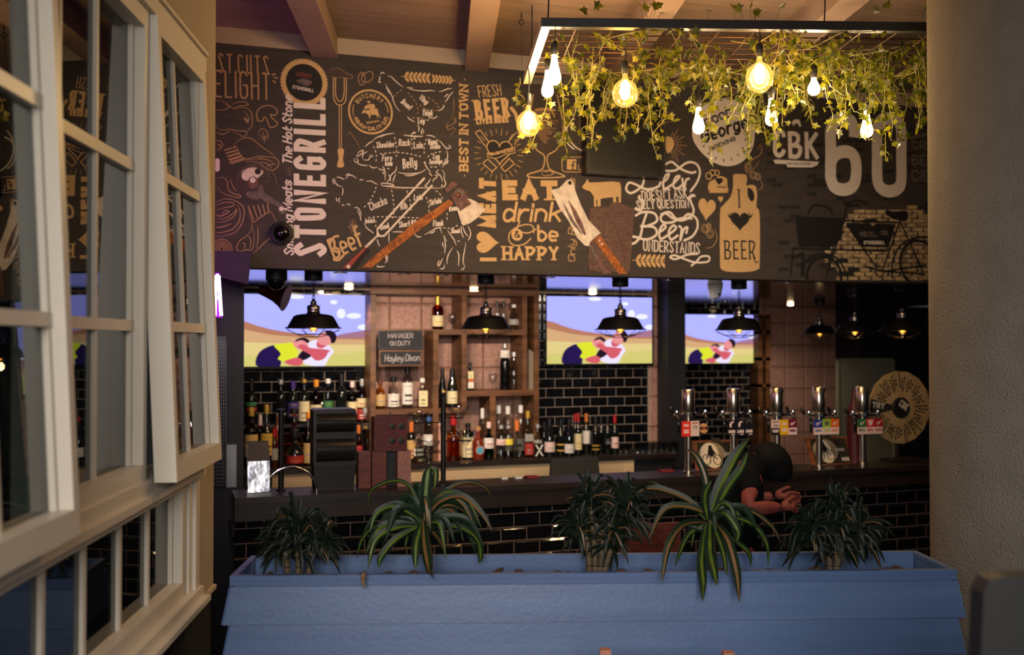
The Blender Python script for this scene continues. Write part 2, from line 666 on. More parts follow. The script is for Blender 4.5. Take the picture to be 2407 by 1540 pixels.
# outer frame: head, transom, sill, jamb, posts
b = MB()
wbox(b, -0.6, T1 + 0.02, 3.0, 3.05, -0.1, 0.02)
wbox(b, -0.6, T1, 3.05, 3.062, -0.1, 0.032)
wbox(b, -0.6, T1, 1.535, 1.585, -0.1, 0.012)
wbox(b, -0.6, T1, 1.52, 1.542, -0.1, 0.03)
wbox(b, -0.6, T1 + 0.02, 1.06, 1.11, -0.1, 0.02)
wbox(b, -0.6, T1 + 0.02, 1.056, 1.075, -0.1, 0.045)
wbox(b, 3.5, 3.545, 1.1, 1.53, -0.1, -0.02)
wbox(b, 3.545, 3.59, 1.1, 1.53, -0.1, -0.005)
wbox(b, 3.59, T1, 1.06, 3.05, -0.1, 0.008)
wbox(b, 3.003, 3.018, 1.58, 3.0, -0.1, -0.03)
struct(b, 'trim_10', m_frame, smooth=False)

# ---------------------------------------------------------------- the bar
xb0, xb1 = hy(551, 1170, 5.75).x, 7.2
bar = thing('bar_counter', 'long bar counter with dark wooden top and black brick-tiled front', 'bar counter', (1.5, 6.1, 0))
b = MB()
b.box(xb0, xb1, 5.70, 6.03, ZT - 0.035, ZT)
b.box(xb0, xb1, 5.72, 5.80, ZT - 0.135, ZT - 0.035)
b.build('bar_top', m_darkwood, bar, smooth=False)
b = MB()
b.box(xb0, xb1, 6.031, 6.42, 0.86, 0.9)
b.build('work_surface', m_blackmetal, bar, smooth=False)
b = MB()
b.box(xb0 + 0.02, xb1, 5.83, 6.02, 0, ZT - 0.035, 1)
tiles(b, 5.828, xb0 + 0.005, xb1, 0.05, ZT - 0.035, oz=hy(1300, 1202, 5.82).z, ox=hy(579, 1260, 5.82).x, g=0.005)
b.build('tiled_front', [m_tile, mat('dim_grout', (118, 94, 84), 0.85)], bar, smooth=False)

# back counter with its fluted cream fascia
xbc1 = hy(1592, 1065, 7.74).x
bc = thing('back_counter', 'back counter with dark wood worktop and cream fluted fascia under the bottles', 'counter', (0.5, 7.95, 0))
b = MB()
b.box(xpil + 0.004, xbc1, 7.72, YB - 0.016, 1.0, 1.04)
b.build('worktop', m_darkwood, bc, smooth=False)
xf0, xf1 = hy(640, 1100, 7.75).x, hy(1490, 1100, 7.75).x
m_cream = mat('cream_moulding', (206, 178, 140), 0.5)
b = MB()
zz = 1.0
for k in range(7):
    b.box(xf0, xf1, 7.752 + 0.003 * (k % 2), 7.79, zz - 0.012, zz)
    zz -= 0.013
    b.box(xf0, xf1, 7.768, 7.79, zz - 0.004, zz)
    zz -= 0.004
for xx in [xf1 - 0.012 - 0.016 * k for k in range(6)]:
    b.box(xx, xx + 0.012, 7.75, 7.79, 0.3, 0.99)
xm = hy(1165, 1100, 7.75).x
for k in range(4):
    b.box(xm + 0.016 * k, xm + 0.016 * k + 0.012, 7.755, 7.79, 0.3, zz)
b.build('fluted_fascia', m_cream, bc, smooth=False)
b = MB()
b.box(xpil + 0.004, xbc1 - 0.02, 7.79, YB - 0.02, 0, 1.0)
b.build('cupboard_body', m_black, bc, smooth=False)

YF0 = 7.86
rs = thing('bottle_step', 'dark raised step on the back counter below the left television', 'shelf', (-0.9, 8.1, 1.04))
b = MB()
b.box(xpil + 0.01, hy(871, 800, YF0).x - 0.02, 8.0, YB - 0.02, 1.33, 1.355)
b.build('step_top', m_darkwood, rs, smooth=False)
for xx in (xpil + 0.02, hy(871, 800, YF0).x - 0.06):
    b = MB()
    b.box(xx, xx + 0.03, 8.02, YB - 0.03, 1.04, 1.33)
    b.build('side_support', m_darkwood, rs, smooth=False)

# shelf unit of pine posts and shelves in front of the hide panels
YF = 7.86
su = thing('bottle_shelf', 'pine bottle shelving of uneven compartments in front of the copper hide panels', 'shelf', (0.4, 8.0, 1.04))


def upright(px0, px1, pya, pyb, name='upright'):
    x0, x1 = hy(px0, 800, YF).x, hy(px1, 800, YF).x
    z1, z0 = hy((px0 + px1) / 2, pya, YF).z, hy((px0 + px1) / 2, pyb, YF).z
    b = MB()
    b.box(x0, x1, YF, YB - 0.02, max(z0, 1.04), z1)
    return b.build(name, m_wood, su, smooth=False)


def plank(px0, px1, pya, pyb, name='shelf'):
    x0, x1 = hy(px0, 800, YF).x, hy(px1, 800, YF).x
    pm = (px0 + px1) / 2
    z1, z0 = hy(pm, pya, YF).z, hy(pm, pyb, YF).z
    b = MB()
    b.box(x0, x1, YF + 0.002, YB - 0.021, z0, z1)
    b.build(name, m_wood_h, su, smooth=False)
    return z1


zst = plank(871, 1267, 684, 693.5, 'top_rail')
upright(871, 883.6, 693, 1090)
upright(1085.5, 1097, 693, 972)
upright(1228, 1239, 693, 920)
upright(1255.6, 1267, 693, 1090)
upright(1018.5, 1031, 786, 1090)
upright(1152, 1165, 932, 1090)
Z_A = plank(1018, 1228, 775, 787)
Z_B = plank(883.6, 1097, 961, 973)
Z_C = plank(1097, 1256, 918, 931)
for k in range(4):
    x0 = hy(1242.5 + 2.9 * k, 870, 7.9).x
    b = MB()
    b.box(x0, x0 + 0.007, 7.88, 8.05, Z_C + 0.002, hy(1245, 822 + 2 * k, 7.95).z)
    tag(b.build('menu_board', mat('menu_board_grey', (150, 134, 112), 0.6), None, smooth=False,
                loc=(x0, 8.0, Z_C)), ['leftmost', 'second', 'third', 'rightmost'][k] +
        ' of four thin grey menu boards standing in the narrow slot of the pine shelving', 'menu board',
        'menu boards in the narrow shelf slot')

# ---------------------------------------------------------------- blue planter
PA, PB = plan(hd(540, 1357, 3.3).dot(RIGHT), 3.3), plan(hd(2250, 1342, 3.39).dot(RIGHT), 3.39)
PX = (PB - PA).normalized()
PYv = Vector((-PX.y, PX.x, 0))
PL = (PB - PA).length
ZP = hd(1400, 1347, 3.345).z
PD = 0.315


def pp(a, d, z):
    return PA + PX * a + PYv * d + Vector((0, 0, z))


pl = thing('planter', 'long sky-blue weatherboard planter box in front of the bar', 'planter', pp(PL / 2, PD / 2, 0))
b = MB()


def pbox(b, a0, a1, d0, d1, z0, z1, m=0, flare=0.0, e=0.0):
    """flare: how far the bottom sticks out to the front; e: and past both ends."""
    b.hexa([pp(a0 - e, d0 - flare, z0), pp(a1 + e, d0 - flare, z0), pp(a1, d1, z0), pp(a0, d1, z0),
            pp(a0, d0, z1), pp(a1, d0, z1), pp(a1, d1, z1), pp(a0, d1, z1)], m)


pbox(b, 0, PL, 0, 0.022, ZP - 0.016, ZP)
pbox(b, 0, PL, PD - 0.022, PD, ZP - 0.02, ZP)
pbox(b, 0, 0.022, 0.022, PD - 0.022, ZP - 0.016, ZP)
pbox(b, PL - 0.022, PL, 0.022, PD - 0.022, ZP - 0.016, ZP)
pbox(b, 0.001, PL - 0.001, 0.0025, 0.02, ZP - 0.024, ZP - 0.016)
pbox(b, 0, PL, 0, 0.022, ZP - 0.033, ZP - 0.0185)
for d0, d1 in ((0.0, 0.02), (PD - 0.02, PD)):
    pbox(b, 0.012, PL - 0.012, d0 + (0.004 if d0 == 0 else 0), d1, 0.05, ZP - 0.012)
for a0 in (0.002, PL - 0.02):
    pbox(b, a0, a0 + 0.018, 0.02, PD - 0.02, 0.05, ZP - 0.012)
b.build('planter_box', m_blue, pl, smooth=False)
hpl = 0.1225
z = ZP - 0.037
while z > 0.1:
    b = MB()
    pbox(b, 0.004, PL - 0.004, -0.001, 0.012, z - hpl + 0.0015, z, 0, 0.013, 0.022)
    for (a0, s) in ((0.0, -1), (PL, 1)):
        b.hexa([pp(a0 + s * 0.024, -0.014, z - hpl + 0.0015), pp(a0 + s * 0.024, PD, z - hpl + 0.0015), pp(a0, PD, z - hpl + 0.0015), pp(a0, 0, z - hpl + 0.0015),
                pp(a0 + s * 0.003, 0, z), pp(a0 + s * 0.003, PD, z), pp(a0 - s * 0.01, PD, z), pp(a0 - s * 0.01, 0.01, z)])
    b.build('weatherboard', m_blue, pl, smooth=False)
    z -= hpl
b = MB()
nx, ny = 90, 10
vs, fs = [], []
for i in range(nx + 1):
    for j in range(ny + 1):
        vs.append(pp(0.022 + (PL - 0.044) * i / nx, 0.022 + (PD - 0.044) * j / ny,
                     ZP - 0.075 + random.uniform(-0.012, 0.014)))
for i in range(nx):
    for j in range(ny):
        q = i * (ny + 1) + j
        fs.append((q, q + 1, q + ny + 2, q + ny + 1))
b.add(vs, fs)
for i in range(160):
    c = pp(random.uniform(0.06, PL - 0.06), random.uniform(0.05, PD - 0.05), ZP - 0.068 + random.uniform(0, 0.01))
    s = random.uniform(0.008, 0.02)
    a = random.uniform(0, 3.1)
    u, w = Vector((math.cos(a), math.sin(a), 0.2)) * s * 1.7, Vector((-math.sin(a), math.cos(a), random.uniform(-0.4, 0.4))) * s
    b.hexa([c - u - w, c + u - w, c + u + w, c - u + w] + [p + Vector((0, 0, s * 0.6)) for p in (c - u - w * .8, c + u * .8 - w, c + u + w * .7, c - u * .9 + w)])
tag(b.build('bark_mulch', m_soil, None, smooth=False, weld=False), 'brown bark mulch filling the blue planter', 'mulch', kind='stuff')

# ================================================================ the printed mural
GLY = {  # single-stroke letters on a grid: hex digit = 0..15, a-h lower-case after digit use; '~' = smooth, y letters g,h,i = -1,-2,-3
 'A': (6, '00 3A 60|14 54'), 'B': (6, '00 0A|~0A 3A 59 57 35 05|~35 64 62 40 00'), 'C': (6, '~68 4A 2A 08 02 20 40 62'),
 'D': (6, '00 0A|~0A 3A 68 62 30 00'), 'E': (5, '5A 0A 00 50|05 45'), 'F': (5, '5A 0A 00|05 45'),
 'G': (6, '~68 4A 2A 08 02 20 40 62|62 65 35'), 'H': (6, '00 0A|60 6A|05 65'), 'I': (0, '00 0A'), 'J': (5, '~5A 52 30 11 02'),
 'K': (6, '00 0A|6A 04|25 60'), 'L': (5, '0A 00 50'), 'M': (8, '00 0A 42 8A 80'), 'N': (6, '00 0A 60 6A'),
 'O': (6, '~30 12 08 19 3A 59 68 62 51 30'), 'P': (6, '00 0A|~0A 3A 59 68 56 34 04'), 'Q': (6, '~30 12 08 19 3A 59 68 62 51 30|42 7h'),
 'R': (6, '00 0A|~0A 3A 59 68 56 34 04|34 60'), 'S': (6, '~68 4A 2A 08 17 35 53 62 40 20 02'), 'T': (6, '0A 6A|3A 30'),
 'U': (6, '~0A 03 11 30 51 63 6A'), 'V': (6, '0A 30 6A'), 'W': (8, '0A 20 48 60 8A'), 'X': (6, '0A 60|00 6A'), 'Y': (6, '0A 35 6A|35 30'),
 'Z': (6, '0A 6A 00 60'), 'a': (5, '~55 36 16 04 02 10 30 52|56 50'), 'b': (5, '0A 00|~04 16 36 54 52 30 10 02'),
 'c': (5, '~55 36 16 04 02 10 30 51'), 'd': (5, '5A 50|~54 36 16 04 02 10 30 52'), 'e': (5, '~03 53 55 36 16 04 02 10 30 40'),
 'f': (4, '~4A 2A 18 15 10|06 46'), 'g': (5, '~54 36 16 04 02 10 30 52|~56 50 4h 2i 0h'), 'h': (5, '0A 00|~04 16 36 54 50'),
 'i': (0, '06 00|08 09'), 'k': (5, '0A 00|56 03|24 50'), 'l': (1, '~0A 02 10'), 'm': (8, '06 00|~04 16 26 44 40|~44 56 66 84 80'),
 'n': (5, '06 00|~04 16 36 54 50'), 'o': (5, '~10 02 04 16 36 54 52 30 10'), 'p': (5, '06 0i|~04 16 36 54 52 30 10 02'),
 'r': (4, '06 00|~03 15 26 46'), 's': (5, '~55 36 16 04 23 43 51 30 10 01'), 't': (4, '~1A 12 20 40|06 46'),
 'u': (5, '~06 02 10 30 52|56 50'), 'v': (5, '06 30 56'), 'w': (8, '06 20 45 60 86'), 'x': (5, '06 50|00 56'), 'y': (5, '~06 03 11 31 53|~56 50 4h 2i 0h'),
 '0': (6, '~30 12 08 19 3A 59 68 62 51 30'), '1': (2, '08 2A 20'), '2': (6, '~08 2A 4A 68 66 00|00 60'), '3': (6, '~08 2A 4A 68 56 35 53 62 40 20 02'),
 '4': (6, '40 4A 03 63'), '6': (6, '~68 4A 2A 08 02 20 40 62 64 46 26 04'), '7': (6, '0A 6A 20'), '8': (6, '~35 17 2A 4A 57 35 13 20 40 53 35'),
 '9': (6, '~02 20 40 62 68 4A 2A 08 06 24 44 66'), '&': (6, '~60 27 2A 4A 38 04 02 20 40 64'), "'": (0, '08 0A'), '.': (0, '00 01'),
 '-': (3, '04 34'), '_': (2, '00 00')}


def gval(ch):
    return -(ord(ch) - 102) if ch in 'ghi' else int(ch, 16)


def glyph_strokes(ch):
    w, s = GLY[ch]
    out = []
    for st in s.split('|'):
        sm = st.startswith('~')
        pts = [(gval(q[0]) / 10.0, gval(q[1]) / 10.0) for q in st.lstrip('~').split()]
        if sm:
            loop = pts[0] == pts[-1]
            pts = [(p.x, p.y) for p in catmull([Vector((x, y, 0)) for x, y in (pts[:-1] if loop else pts)], 6, closed=loop)]
            if loop:
                pts.append(pts[0])
        out.append(pts)
    return w / 10.0, out


class Print:
    """Flat ink shapes laid on a plane; to(px) gives (u, v) on it, at(u, v, k) the place k layers up."""
    def __init__(self, at):
        self.b = MB()
        self.at = at
        self.d = 1e-5

    def nxt(self):
        self.d += 4e-6
        return self.d

    def ribbon(self, pts, w, m, closed=False, taper=False):
        pts = [Vector((p[0], p[1])) for p in pts]
        q = [pts[0]]
        for p in pts[1:]:
            if (p - q[-1]).length > 1e-6:
                q.append(p)
        if closed and (q[0] - q[-1]).length < 1e-6:
            q.pop()
        n = len(q)
        if n < 2:
            return
        d = self.nxt()
        vs = []
        for i in range(n):
            a = q[i] - q[i - 1] if (i > 0 or closed) else q[1] - q[0]
            c = q[(i + 1) % n] - q[i] if (i < n - 1 or closed) else a
            a, c = a.normalized(), c.normalized()
            t = a + c
            if t.length < 1e-4:
                t = a
            t.normalize()
            nn = Vector((-t.y, t.x))
            cs = max(0.5, abs(nn.dot(Vector((-a.y, a.x)))))
            h = w / 2 / cs
            if taper:
                h *= 0.25 + 0.75 * math.sin(math.pi * (i + 0.4) / (n - 0.2))
            d += 1.2e-6                       # later bends lie on top where a stroke crosses itself
            vs += [self.at(*(q[i] + nn * h), d), self.at(*(q[i] - nn * h), d)]
        fs = []
        for i in range(n if closed else n - 1):
            j = (i + 1) % n
            fs.append((2 * i, 2 * i + 1, 2 * j + 1, 2 * j))
        self.d = d
        self.b.add(vs, fs, m)

    def dash(self, pts, w, m, on=0.014, off=0.013):
        pts = catmull([Vector((p[0], p[1], 0)) for p in pts], 8)
        seg, acc, cur = [], 0.0, [pts[0]]
        pen = True
        for a, c in zip(pts, pts[1:]):
            L = (c - a).length
            s = 0.0
            while s < L:
                need = (on if pen else off) - acc
                if s + need <= L:
                    s += need
                    p = a + (c - a) * (s / L)
                    if pen:
                        cur.append(p)
                        self.ribbon([(v.x, v.y) for v in cur], w, m)
                    cur = [p]
                    pen = not pen
                    acc = 0.0
                else:
                    acc += L - s
                    s = L
            if pen:
                cur.append(c)

    def fill(self, pts, m):
        d = self.nxt()
        self.b.poly([self.at(p[0], p[1], d) for p in pts], m)

    def ring(self, c, r, w, m, ry=None, n=40, a0=0.0, a1=2 * math.pi):
        ry = ry or r
        full = abs(a1 - a0 - 2 * math.pi) < 1e-6
        k = n if full else n + 1
        pts = [(c[0] + r * math.cos(a0 + (a1 - a0) * i / n), c[1] + ry * math.sin(a0 + (a1 - a0) * i / n)) for i in range(k)]
        self.ribbon(pts, w, m, closed=full)

    def disc(self, c, r, m, ry=None, n=32):
        ry = ry or r
        self.fill([(c[0] + r * math.cos(2 * math.pi * i / n), c[1] + ry * math.sin(2 * math.pi * i / n)) for i in range(n)], m)

    def text(self, s, p0, p1, h, wt, m, slant=0.0, serif=0.0, gap=0.18, arch=None):
        """Letters along the base line p0-p1, capital height h, stroke width wt (both in plane units)."""
        p0, p1 = Vector(p0[:2]), Vector(p1[:2])
        e = p1 - p0
        L = e.length
        e.normalize()
        n = Vector((-e.y, e.x))
        tot = 0.0
        adv = []
        for ch in s:
            w = 0.35 if ch == ' ' else GLY[ch][0] / 10.0
            adv.append((tot, w))
            tot += w
        sp = gap * h * 0.45
        nl = len([c for c in s if c != ' '])
        k = max((L - nl * wt - (nl - 1) * sp) / max(tot, 0.05), 0.02 * h)
        off = -wt - sp
        for ch, (x0, w) in zip(s, adv):
            if ch != ' ':
                off += wt + sp
            if ch == ' ':
                continue
            _, sts = glyph_strokes(ch)
            ends = []
            for st in sts:
                q = []
                for (x, y) in st:
                    if ch.isupper() or ch.isdigit():          # keep the bends of narrow capitals round
                        rb = min(0.2, max(0.3 * k, 0.5 * wt) / h)
                        y = y * rb / 0.2 if y < 0.2 else (1 - (1 - y) * rb / 0.2 if y > 0.8 else rb + (y - 0.2) * (1 - 2 * rb) / 0.6)
                    X, Y = (x0 + x) * k + off + wt * 0.5 + slant * y * h, y * (h - wt) + wt / 2
                    q.append(p0 + e * X + n * Y)
                if (q[0] - q[-1]).length > 1e-5 and len(q) > 1:      # square stroke ends
                    i1 = next((v for v in q if (v - q[0]).length > 1e-6), q[-1])
                    i2 = next((v for v in reversed(q) if (v - q[-1]).length > 1e-6), q[0])
                    q = [q[0] + (q[0] - i1).normalized() * wt * 0.48] + q + [q[-1] + (q[-1] - i2).normalized() * wt * 0.48]
                self.ribbon(q, wt, m, closed=len(q) > 2 and (q[0] - q[-1]).length < 1e-6)
                if serif and len(st) >= 2:
                    for (sx, sy), (tx, ty) in ((st[0], st[1]), (st[-1], st[-2])):
                        if abs(sx - tx) < 0.25 * abs(sy - ty) + 0.02 and (sy < 0.06 or sy > 0.94):
                            c = p0 + e * ((x0 + sx) * k + off + wt * 0.5 + slant * sy * h) + n * (sy * (h - wt) + wt / 2)
                            c += n * ((-1 if sy < 0.5 else 1) * (wt / 2 - serif / 2))
                            self.ribbon([c - e * wt * 1.05, c + e * wt * 1.05], serif, m)

    def arc_text(self, s, c, r, a0, a1, h, wt, m, inward=False):
        """Letters spaced evenly round a circle from angle a0 to a1 (radians)."""
        n = len(s)
        for i, ch in enumerate(s):
            if ch == ' ':
                continue
            a = a0 + (a1 - a0) * (i + 0.5) / n
            w, sts = glyph_strokes(ch)
            rad = Vector((math.cos(a), math.sin(a)))
            tan = Vector((math.sin(a), -math.cos(a)))
            if inward:
                rad, tan = -rad, -tan
            o = Vector(c) + Vector((math.cos(a), math.sin(a))) * r - rad * h / 2
            for st in sts:
                self.ribbon([o + tan * ((x - w / 2) * h * 0.9) + rad * (y * h) for x, y in st], wt, m)


YS = YM - 0.014          # the face of the mural board


def A(ox=0, oy=0, s=1.0):
    """Points measured on the photograph (in an enlarged crop) turned into places on the board."""
    def g(pts):
        out = []
        for x, y in pts:
            p = hy(ox + x / s, oy + y / s, YS)
            out.append((p.x, p.z))
        return out
    return g


def S(px, px_y=400):
    """Length on the board of px pixels near a given column."""
    return px * hy(1200, 400, YS).length / F * 0.97


MU = Print(lambda u, v, d: Vector((u, YS - d, min(max(v, ZS), 3.73))))
mural_mats = [m_charcoal,
              mat('ink_white', (228, 214, 206), 0.7), mat('ink_tan', (210, 172, 122), 0.7, noise=(60, (198, 160, 110), 3)),
              mat('ink_board_dark', (38, 34, 34), 0.8), mat('ink_wood', (188, 108, 48), 0.7, noise=((60, 60, 60), (112, 58, 26), 5)),
              mat('ink_steel', (232, 218, 204), 0.7, noise=(30, (204, 186, 172), 5)), mat('ink_iron', (122, 88, 84), 0.7, noise=(40, (84, 58, 58), 5)),
              mat('ink_grey', (118, 104, 100), 0.7, noise=(30, (88, 76, 74), 5)), mat('ink_cloth', (112, 84, 74), 0.8, noise=((30, 30, 90), (84, 62, 56), 5)),
              mat('ink_red', (150, 62, 50), 0.7), mat('ink_sketch', (176, 140, 104), 0.8),
              mat('ink_brick_pale', (204, 176, 132), 0.8, noise=((14, 14, 40), (128, 108, 84), 6)), mat('ink_bike', (24, 21, 20), 0.7),
              mat('ink_shade', (70, 58, 54), 0.8)]
WHT, TAN, DRK, WOD, STL, IRN, GRY, CLO, RED, SKT, BRK, BIK, SHD = range(1, 14)
xm0, xm1 = -2.6, 5.95
MU.b.box(xm0, xm1, YS, YM - 0.0005, ZS - 0.004, 3.733, 0)
P = A()


def T(s, a, c, h, wt, m, **kw):
    q = P([a, c])
    MU.text(s, q[0], q[1], S(h), S(wt), m, **kw)


def strokes(g, lst, w, m, smooth=True, taper=True):
    for st in lst:
        q = g(st)
        if smooth and len(q) > 2:
            q = [(p.x, p.y) for p in catmull([Vector((x, y, 0)) for x, y in q], 5)]
        MU.ribbon(q, w, m, taper=taper and len(q) > 4)


def smooth_fill(g, pts, m, n=4):
    q = catmull([Vector((x, y, 0)) for x, y in g(pts)], n, closed=True)
    MU.fill([(p.x, p.y) for p in q], m)


def heart(c, w, h, rot, m, line=None):
    pts = []
    for i in range(40):
        t = 2 * math.pi * i / 40
        x = 16 * math.sin(t) ** 3
        y = 13 * math.cos(t) - 5 * math.cos(2 * t) - 2 * math.cos(3 * t) - math.cos(4 * t)
        x, y = x / 32 * w, (y + 2.5) / 30 * h
        pts.append((c[0] + x * math.cos(rot) - y * math.sin(rot), c[1] + x * math.sin(rot) + y * math.cos(rot)))
    if line:
        MU.ribbon(pts, line, m, closed=True)
    else:
        MU.fill(pts, m)


def wheat(a, c, n, m, g):
    a, c = [Vector(p) for p in g([a, c])]
    e = c - a
    L = e.length
    e.normalize()
    nn = Vector((-e.y, e.x))
    MU.ribbon([a - e * L * 0.12, c + e * L * 0.02], S(1.4), m)
    h = L / n
    for i in range(n):
        o = a + e * (h * (i + 0.1))
        for s in (-1, 1):
            q = [o, o + e * h * 0.25 + nn * s * h * 0.8, o + e * h * 0.95 + nn * s * h * 1.25, o + e * h * 0.85 + nn * s * h * 0.45]
            MU.fill([(p.x, p.y) for p in catmull([Vector((p.x, p.y, 0)) for p in q], 3, closed=True)], m)


# --- left end: lettering, seal, vertical words
T('BEST CUTS', (474, 169), (632, 177), 39, 3.2, SKT, gap=0.34)
T('DELIGHT', (477, 227), (636, 236), 55, 3.6, SKT, gap=0.22)
for a, c in (((639, 176), (648, 174)), ((643, 182), (654, 184)), ((641, 189), (648, 196))):
    MU.ribbon(P([a, c]), S(3), SKT)
g = A(490, 120, 5.924)
strokes(g, [[(690, 960), (670, 900), (690, 820), (780, 765), (880, 765), (950, 820), (950, 870), (910, 900), (870, 880), (880, 930), (960, 1000), (930, 1050), (860, 1060), (830, 1000), (800, 930), (770, 930), (750, 970), (690, 975), (680, 940)]], S(2), SKT, taper=False)
strokes(g, [[(690, 1200), (700, 1130), (740, 1080), (790, 1100), (830, 1160), (830, 1200), (790, 1230), (700, 1220)], [(780, 1290), (775, 1190), (745, 1120)], [(775, 1220), (720, 1170)], [(780, 1210), (815, 1170)]], S(1.4), SKT)
strokes(g, [[(95, 690), (200, 700), (290, 760), (360, 800), (430, 770), (555, 750), (500, 710), (420, 710), (330, 740)], [(90, 820), (200, 820), (290, 780), (230, 740)],
            [(385, 800), (500, 790), (580, 830), (605, 900), (610, 1010), (570, 1090), (530, 1115)], [(100, 1040), (170, 1100), (310, 1090), (400, 1110), (520, 1120), (530, 1160), (480, 1190), (400, 1150), (320, 1110)],
            [(100, 1130), (200, 1160), (300, 1110)], [(490, 830), (560, 930), (540, 1000), (500, 940)], [(90, 1250), (160, 1250), (195, 1300), (170, 1360), (110, 1380)], [(120, 1300), (160, 1310), (150, 1350)],
            [(350, 1300), (430, 1240), (530, 1205), (630, 1240), (750, 1340), (870, 1420), (950, 1500)], [(345, 1300), (400, 1350), (430, 1430), (490, 1490), (560, 1500), (700, 1465), (800, 1475), (940, 1500)]], S(1.7), SKT)
MU.fill(g([(480, 930), (530, 930), (565, 1010), (510, 960)]), SKT)
for k in range(5):
    q = g([(220 + 18 * k, 1385 + 42 * k), (370 + 32 * k, 1335 + 40 * k)])
    MU.ribbon(q, S(2.2), SKT)
g = A(490, 340, 5.133)
MU.fill(g([(82, 175), (110, 163), (135, 180), (137, 300), (115, 328), (82, 320)]), WHT)
for k in range(5):
    MU.ribbon(g([(195 + 20 * k, 65 + 42 * k), (330 + 24 * k, 30 + 38 * k)]), S(2), SKT)
smooth_fill(g, [(440, 180), (560, 180), (680, 145), (820, 170), (845, 240), (790, 305), (700, 290), (600, 215), (460, 205)], SHD)
strokes(g, [[(440, 180), (560, 180), (680, 145), (820, 170), (845, 240), (790, 305), (700, 290), (600, 215), (460, 205), (440, 180)], [(590, 175), (700, 180), (790, 220)], [(620, 210), (710, 230), (760, 280)], [(700, 270), (760, 240), (810, 240)]], S(1.6), SKT)
smooth_fill(g, [(95, 410), (170, 395), (225, 440), (240, 540), (300, 590), (380, 610), (380, 640), (270, 620), (160, 580), (100, 510)], SHD)
strokes(g, [[(95, 410), (170, 395), (225, 440), (240, 540), (300, 590), (380, 610), (375, 640), (270, 620), (160, 580), (100, 500)], [(270, 420), (320, 440), (340, 500), (370, 570), (320, 540), (280, 470), (270, 420)],
            [(85, 700), (180, 660), (290, 665), (390, 720), (430, 800), (410, 930), (330, 1050), (200, 1100), (85, 1110)], [(85, 740), (180, 700), (290, 700), (300, 740), (200, 760), (90, 790)], [(90, 900), (200, 890), (310, 820), (335, 780), (320, 850), (220, 920), (90, 940)],
            [(340, 720), (380, 800), (370, 920), (290, 1020), (160, 1060), (85, 1060)], [(170, 820), (220, 790), (235, 820), (190, 840), (170, 820)], [(90, 1000), (180, 990), (280, 950)], [(85, 850), (160, 860), (260, 800)]], S(1.9), SKT)
for r in (100, 78, 58, 40, 22):
    c = g([(160, 1260)])[0]
    MU.ring(c, S(r / 5.133), S(1.5), SKT)
# the meat slicer
c = g([(520, 440)])[0]
MU.disc(c, S(36), SHD)
smooth_fill(g, [(400, 380), (420, 310), (520, 270), (640, 310), (660, 340), (600, 400), (520, 430), (430, 430)], STL)
smooth_fill(g, [(455, 580), (580, 570), (640, 640), (560, 660), (480, 630)], GRY)
strokes(g, [[(345, 430), (380, 330), (470, 260), (580, 245), (690, 290), (740, 390), (710, 450), (650, 450)], [(400, 370), (440, 300), (540, 270), (650, 300), (720, 390)], [(740, 300), (800, 380), (825, 500)]], S(1.8), GRY)
smooth_fill(g, [(590, 560), (640, 480), (680, 580), (780, 650), (900, 740), (900, 800), (800, 730), (680, 690)], GRY)
smooth_fill(g, [(470, 450), (500, 400), (560, 390), (600, 440), (590, 510), (530, 530), (480, 510)], IRN)
MU.disc(g([(535, 430)])[0], S(5.5), WHT)
MU.disc(g([(595, 325)])[0], S(6), DRK)
MU.disc(g([(890, 790)])[0], S(8.5), GRY)
MU.disc(g([(880, 775)])[0], S(4.5), WHT)
for k in range(5):
    MU.ribbon(g([(480 + 58 * k, 740 - 8 * k), (545 + 45 * k, 910 - 25 * k)]), S(2), SKT)
strokes(g, [[(480, 740), (530, 930), (640, 870), (750, 815), (830, 960)], [(530, 920), (500, 1060), (380, 1160), (340, 1240), (370, 1290), (450, 1270), (530, 1260), (550, 1100), (520, 960)], [(400, 1190), (440, 1200), (430, 1260)], [(470, 1100), (510, 1150), (500, 1250)],
            [(590, 980), (600, 1100), (580, 1250)], [(540, 1320), (680, 1180), (780, 1110)]], S(1.8), SKT)
c = P([(715, 194)])[0]
n = 46
rr = S(46)
MU.fill([(c[0] + (rr + (S(2.6) if i % 2 else 0)) * math.cos(math.pi * i / n), c[1] + (rr + (S(2.6) if i % 2 else 0)) * 1.02 * math.sin(math.pi * i / n)) for i in range(2 * n)], TAN)
MU.disc(c, S(37), DRK, S(38))
T('STONEGRILL', (687, 208), (737, 218), 7, 1.2, WHT)
MU.fill(P([(697, 190), (714, 184), (733, 192), (717, 200)]), GRY)
MU.fill(P([(697, 190), (717, 200), (717, 205), (697, 195)]), SHD)
MU.fill(P([(717, 200), (733, 192), (733, 197), (717, 205)]), IRN)
for k in range(6):
    strokes(P, [[(698 + 6 * k, 168 + k), (701 + 6 * k, 172 + k), (697 + 6 * k, 176 + k), (700 + 6 * k, 180 + k)]], S(1.6), RED)
T('STONEGRILL', (767, 603), (765, 231), 65, 11, WHT, gap=0.3)
T('Smoking Meats', (691, 602), (686, 425), 20, 3.3, WHT, slant=0.2, gap=0.12)
for k in range(5):
    x = 671 + 0
    strokes(P, [[(671, 393 + 4.4 * k + 2), (676, 390 + 4.4 * k + 2), (681, 394 + 4.4 * k + 2), (687, 391 + 4.4 * k + 2)]], S(1.5), GRY)
T('The Hot Stone', (687, 388), (687, 226), 20, 3.3, WHT, slant=0.2, gap=0.12)

MU.d = 1e-5
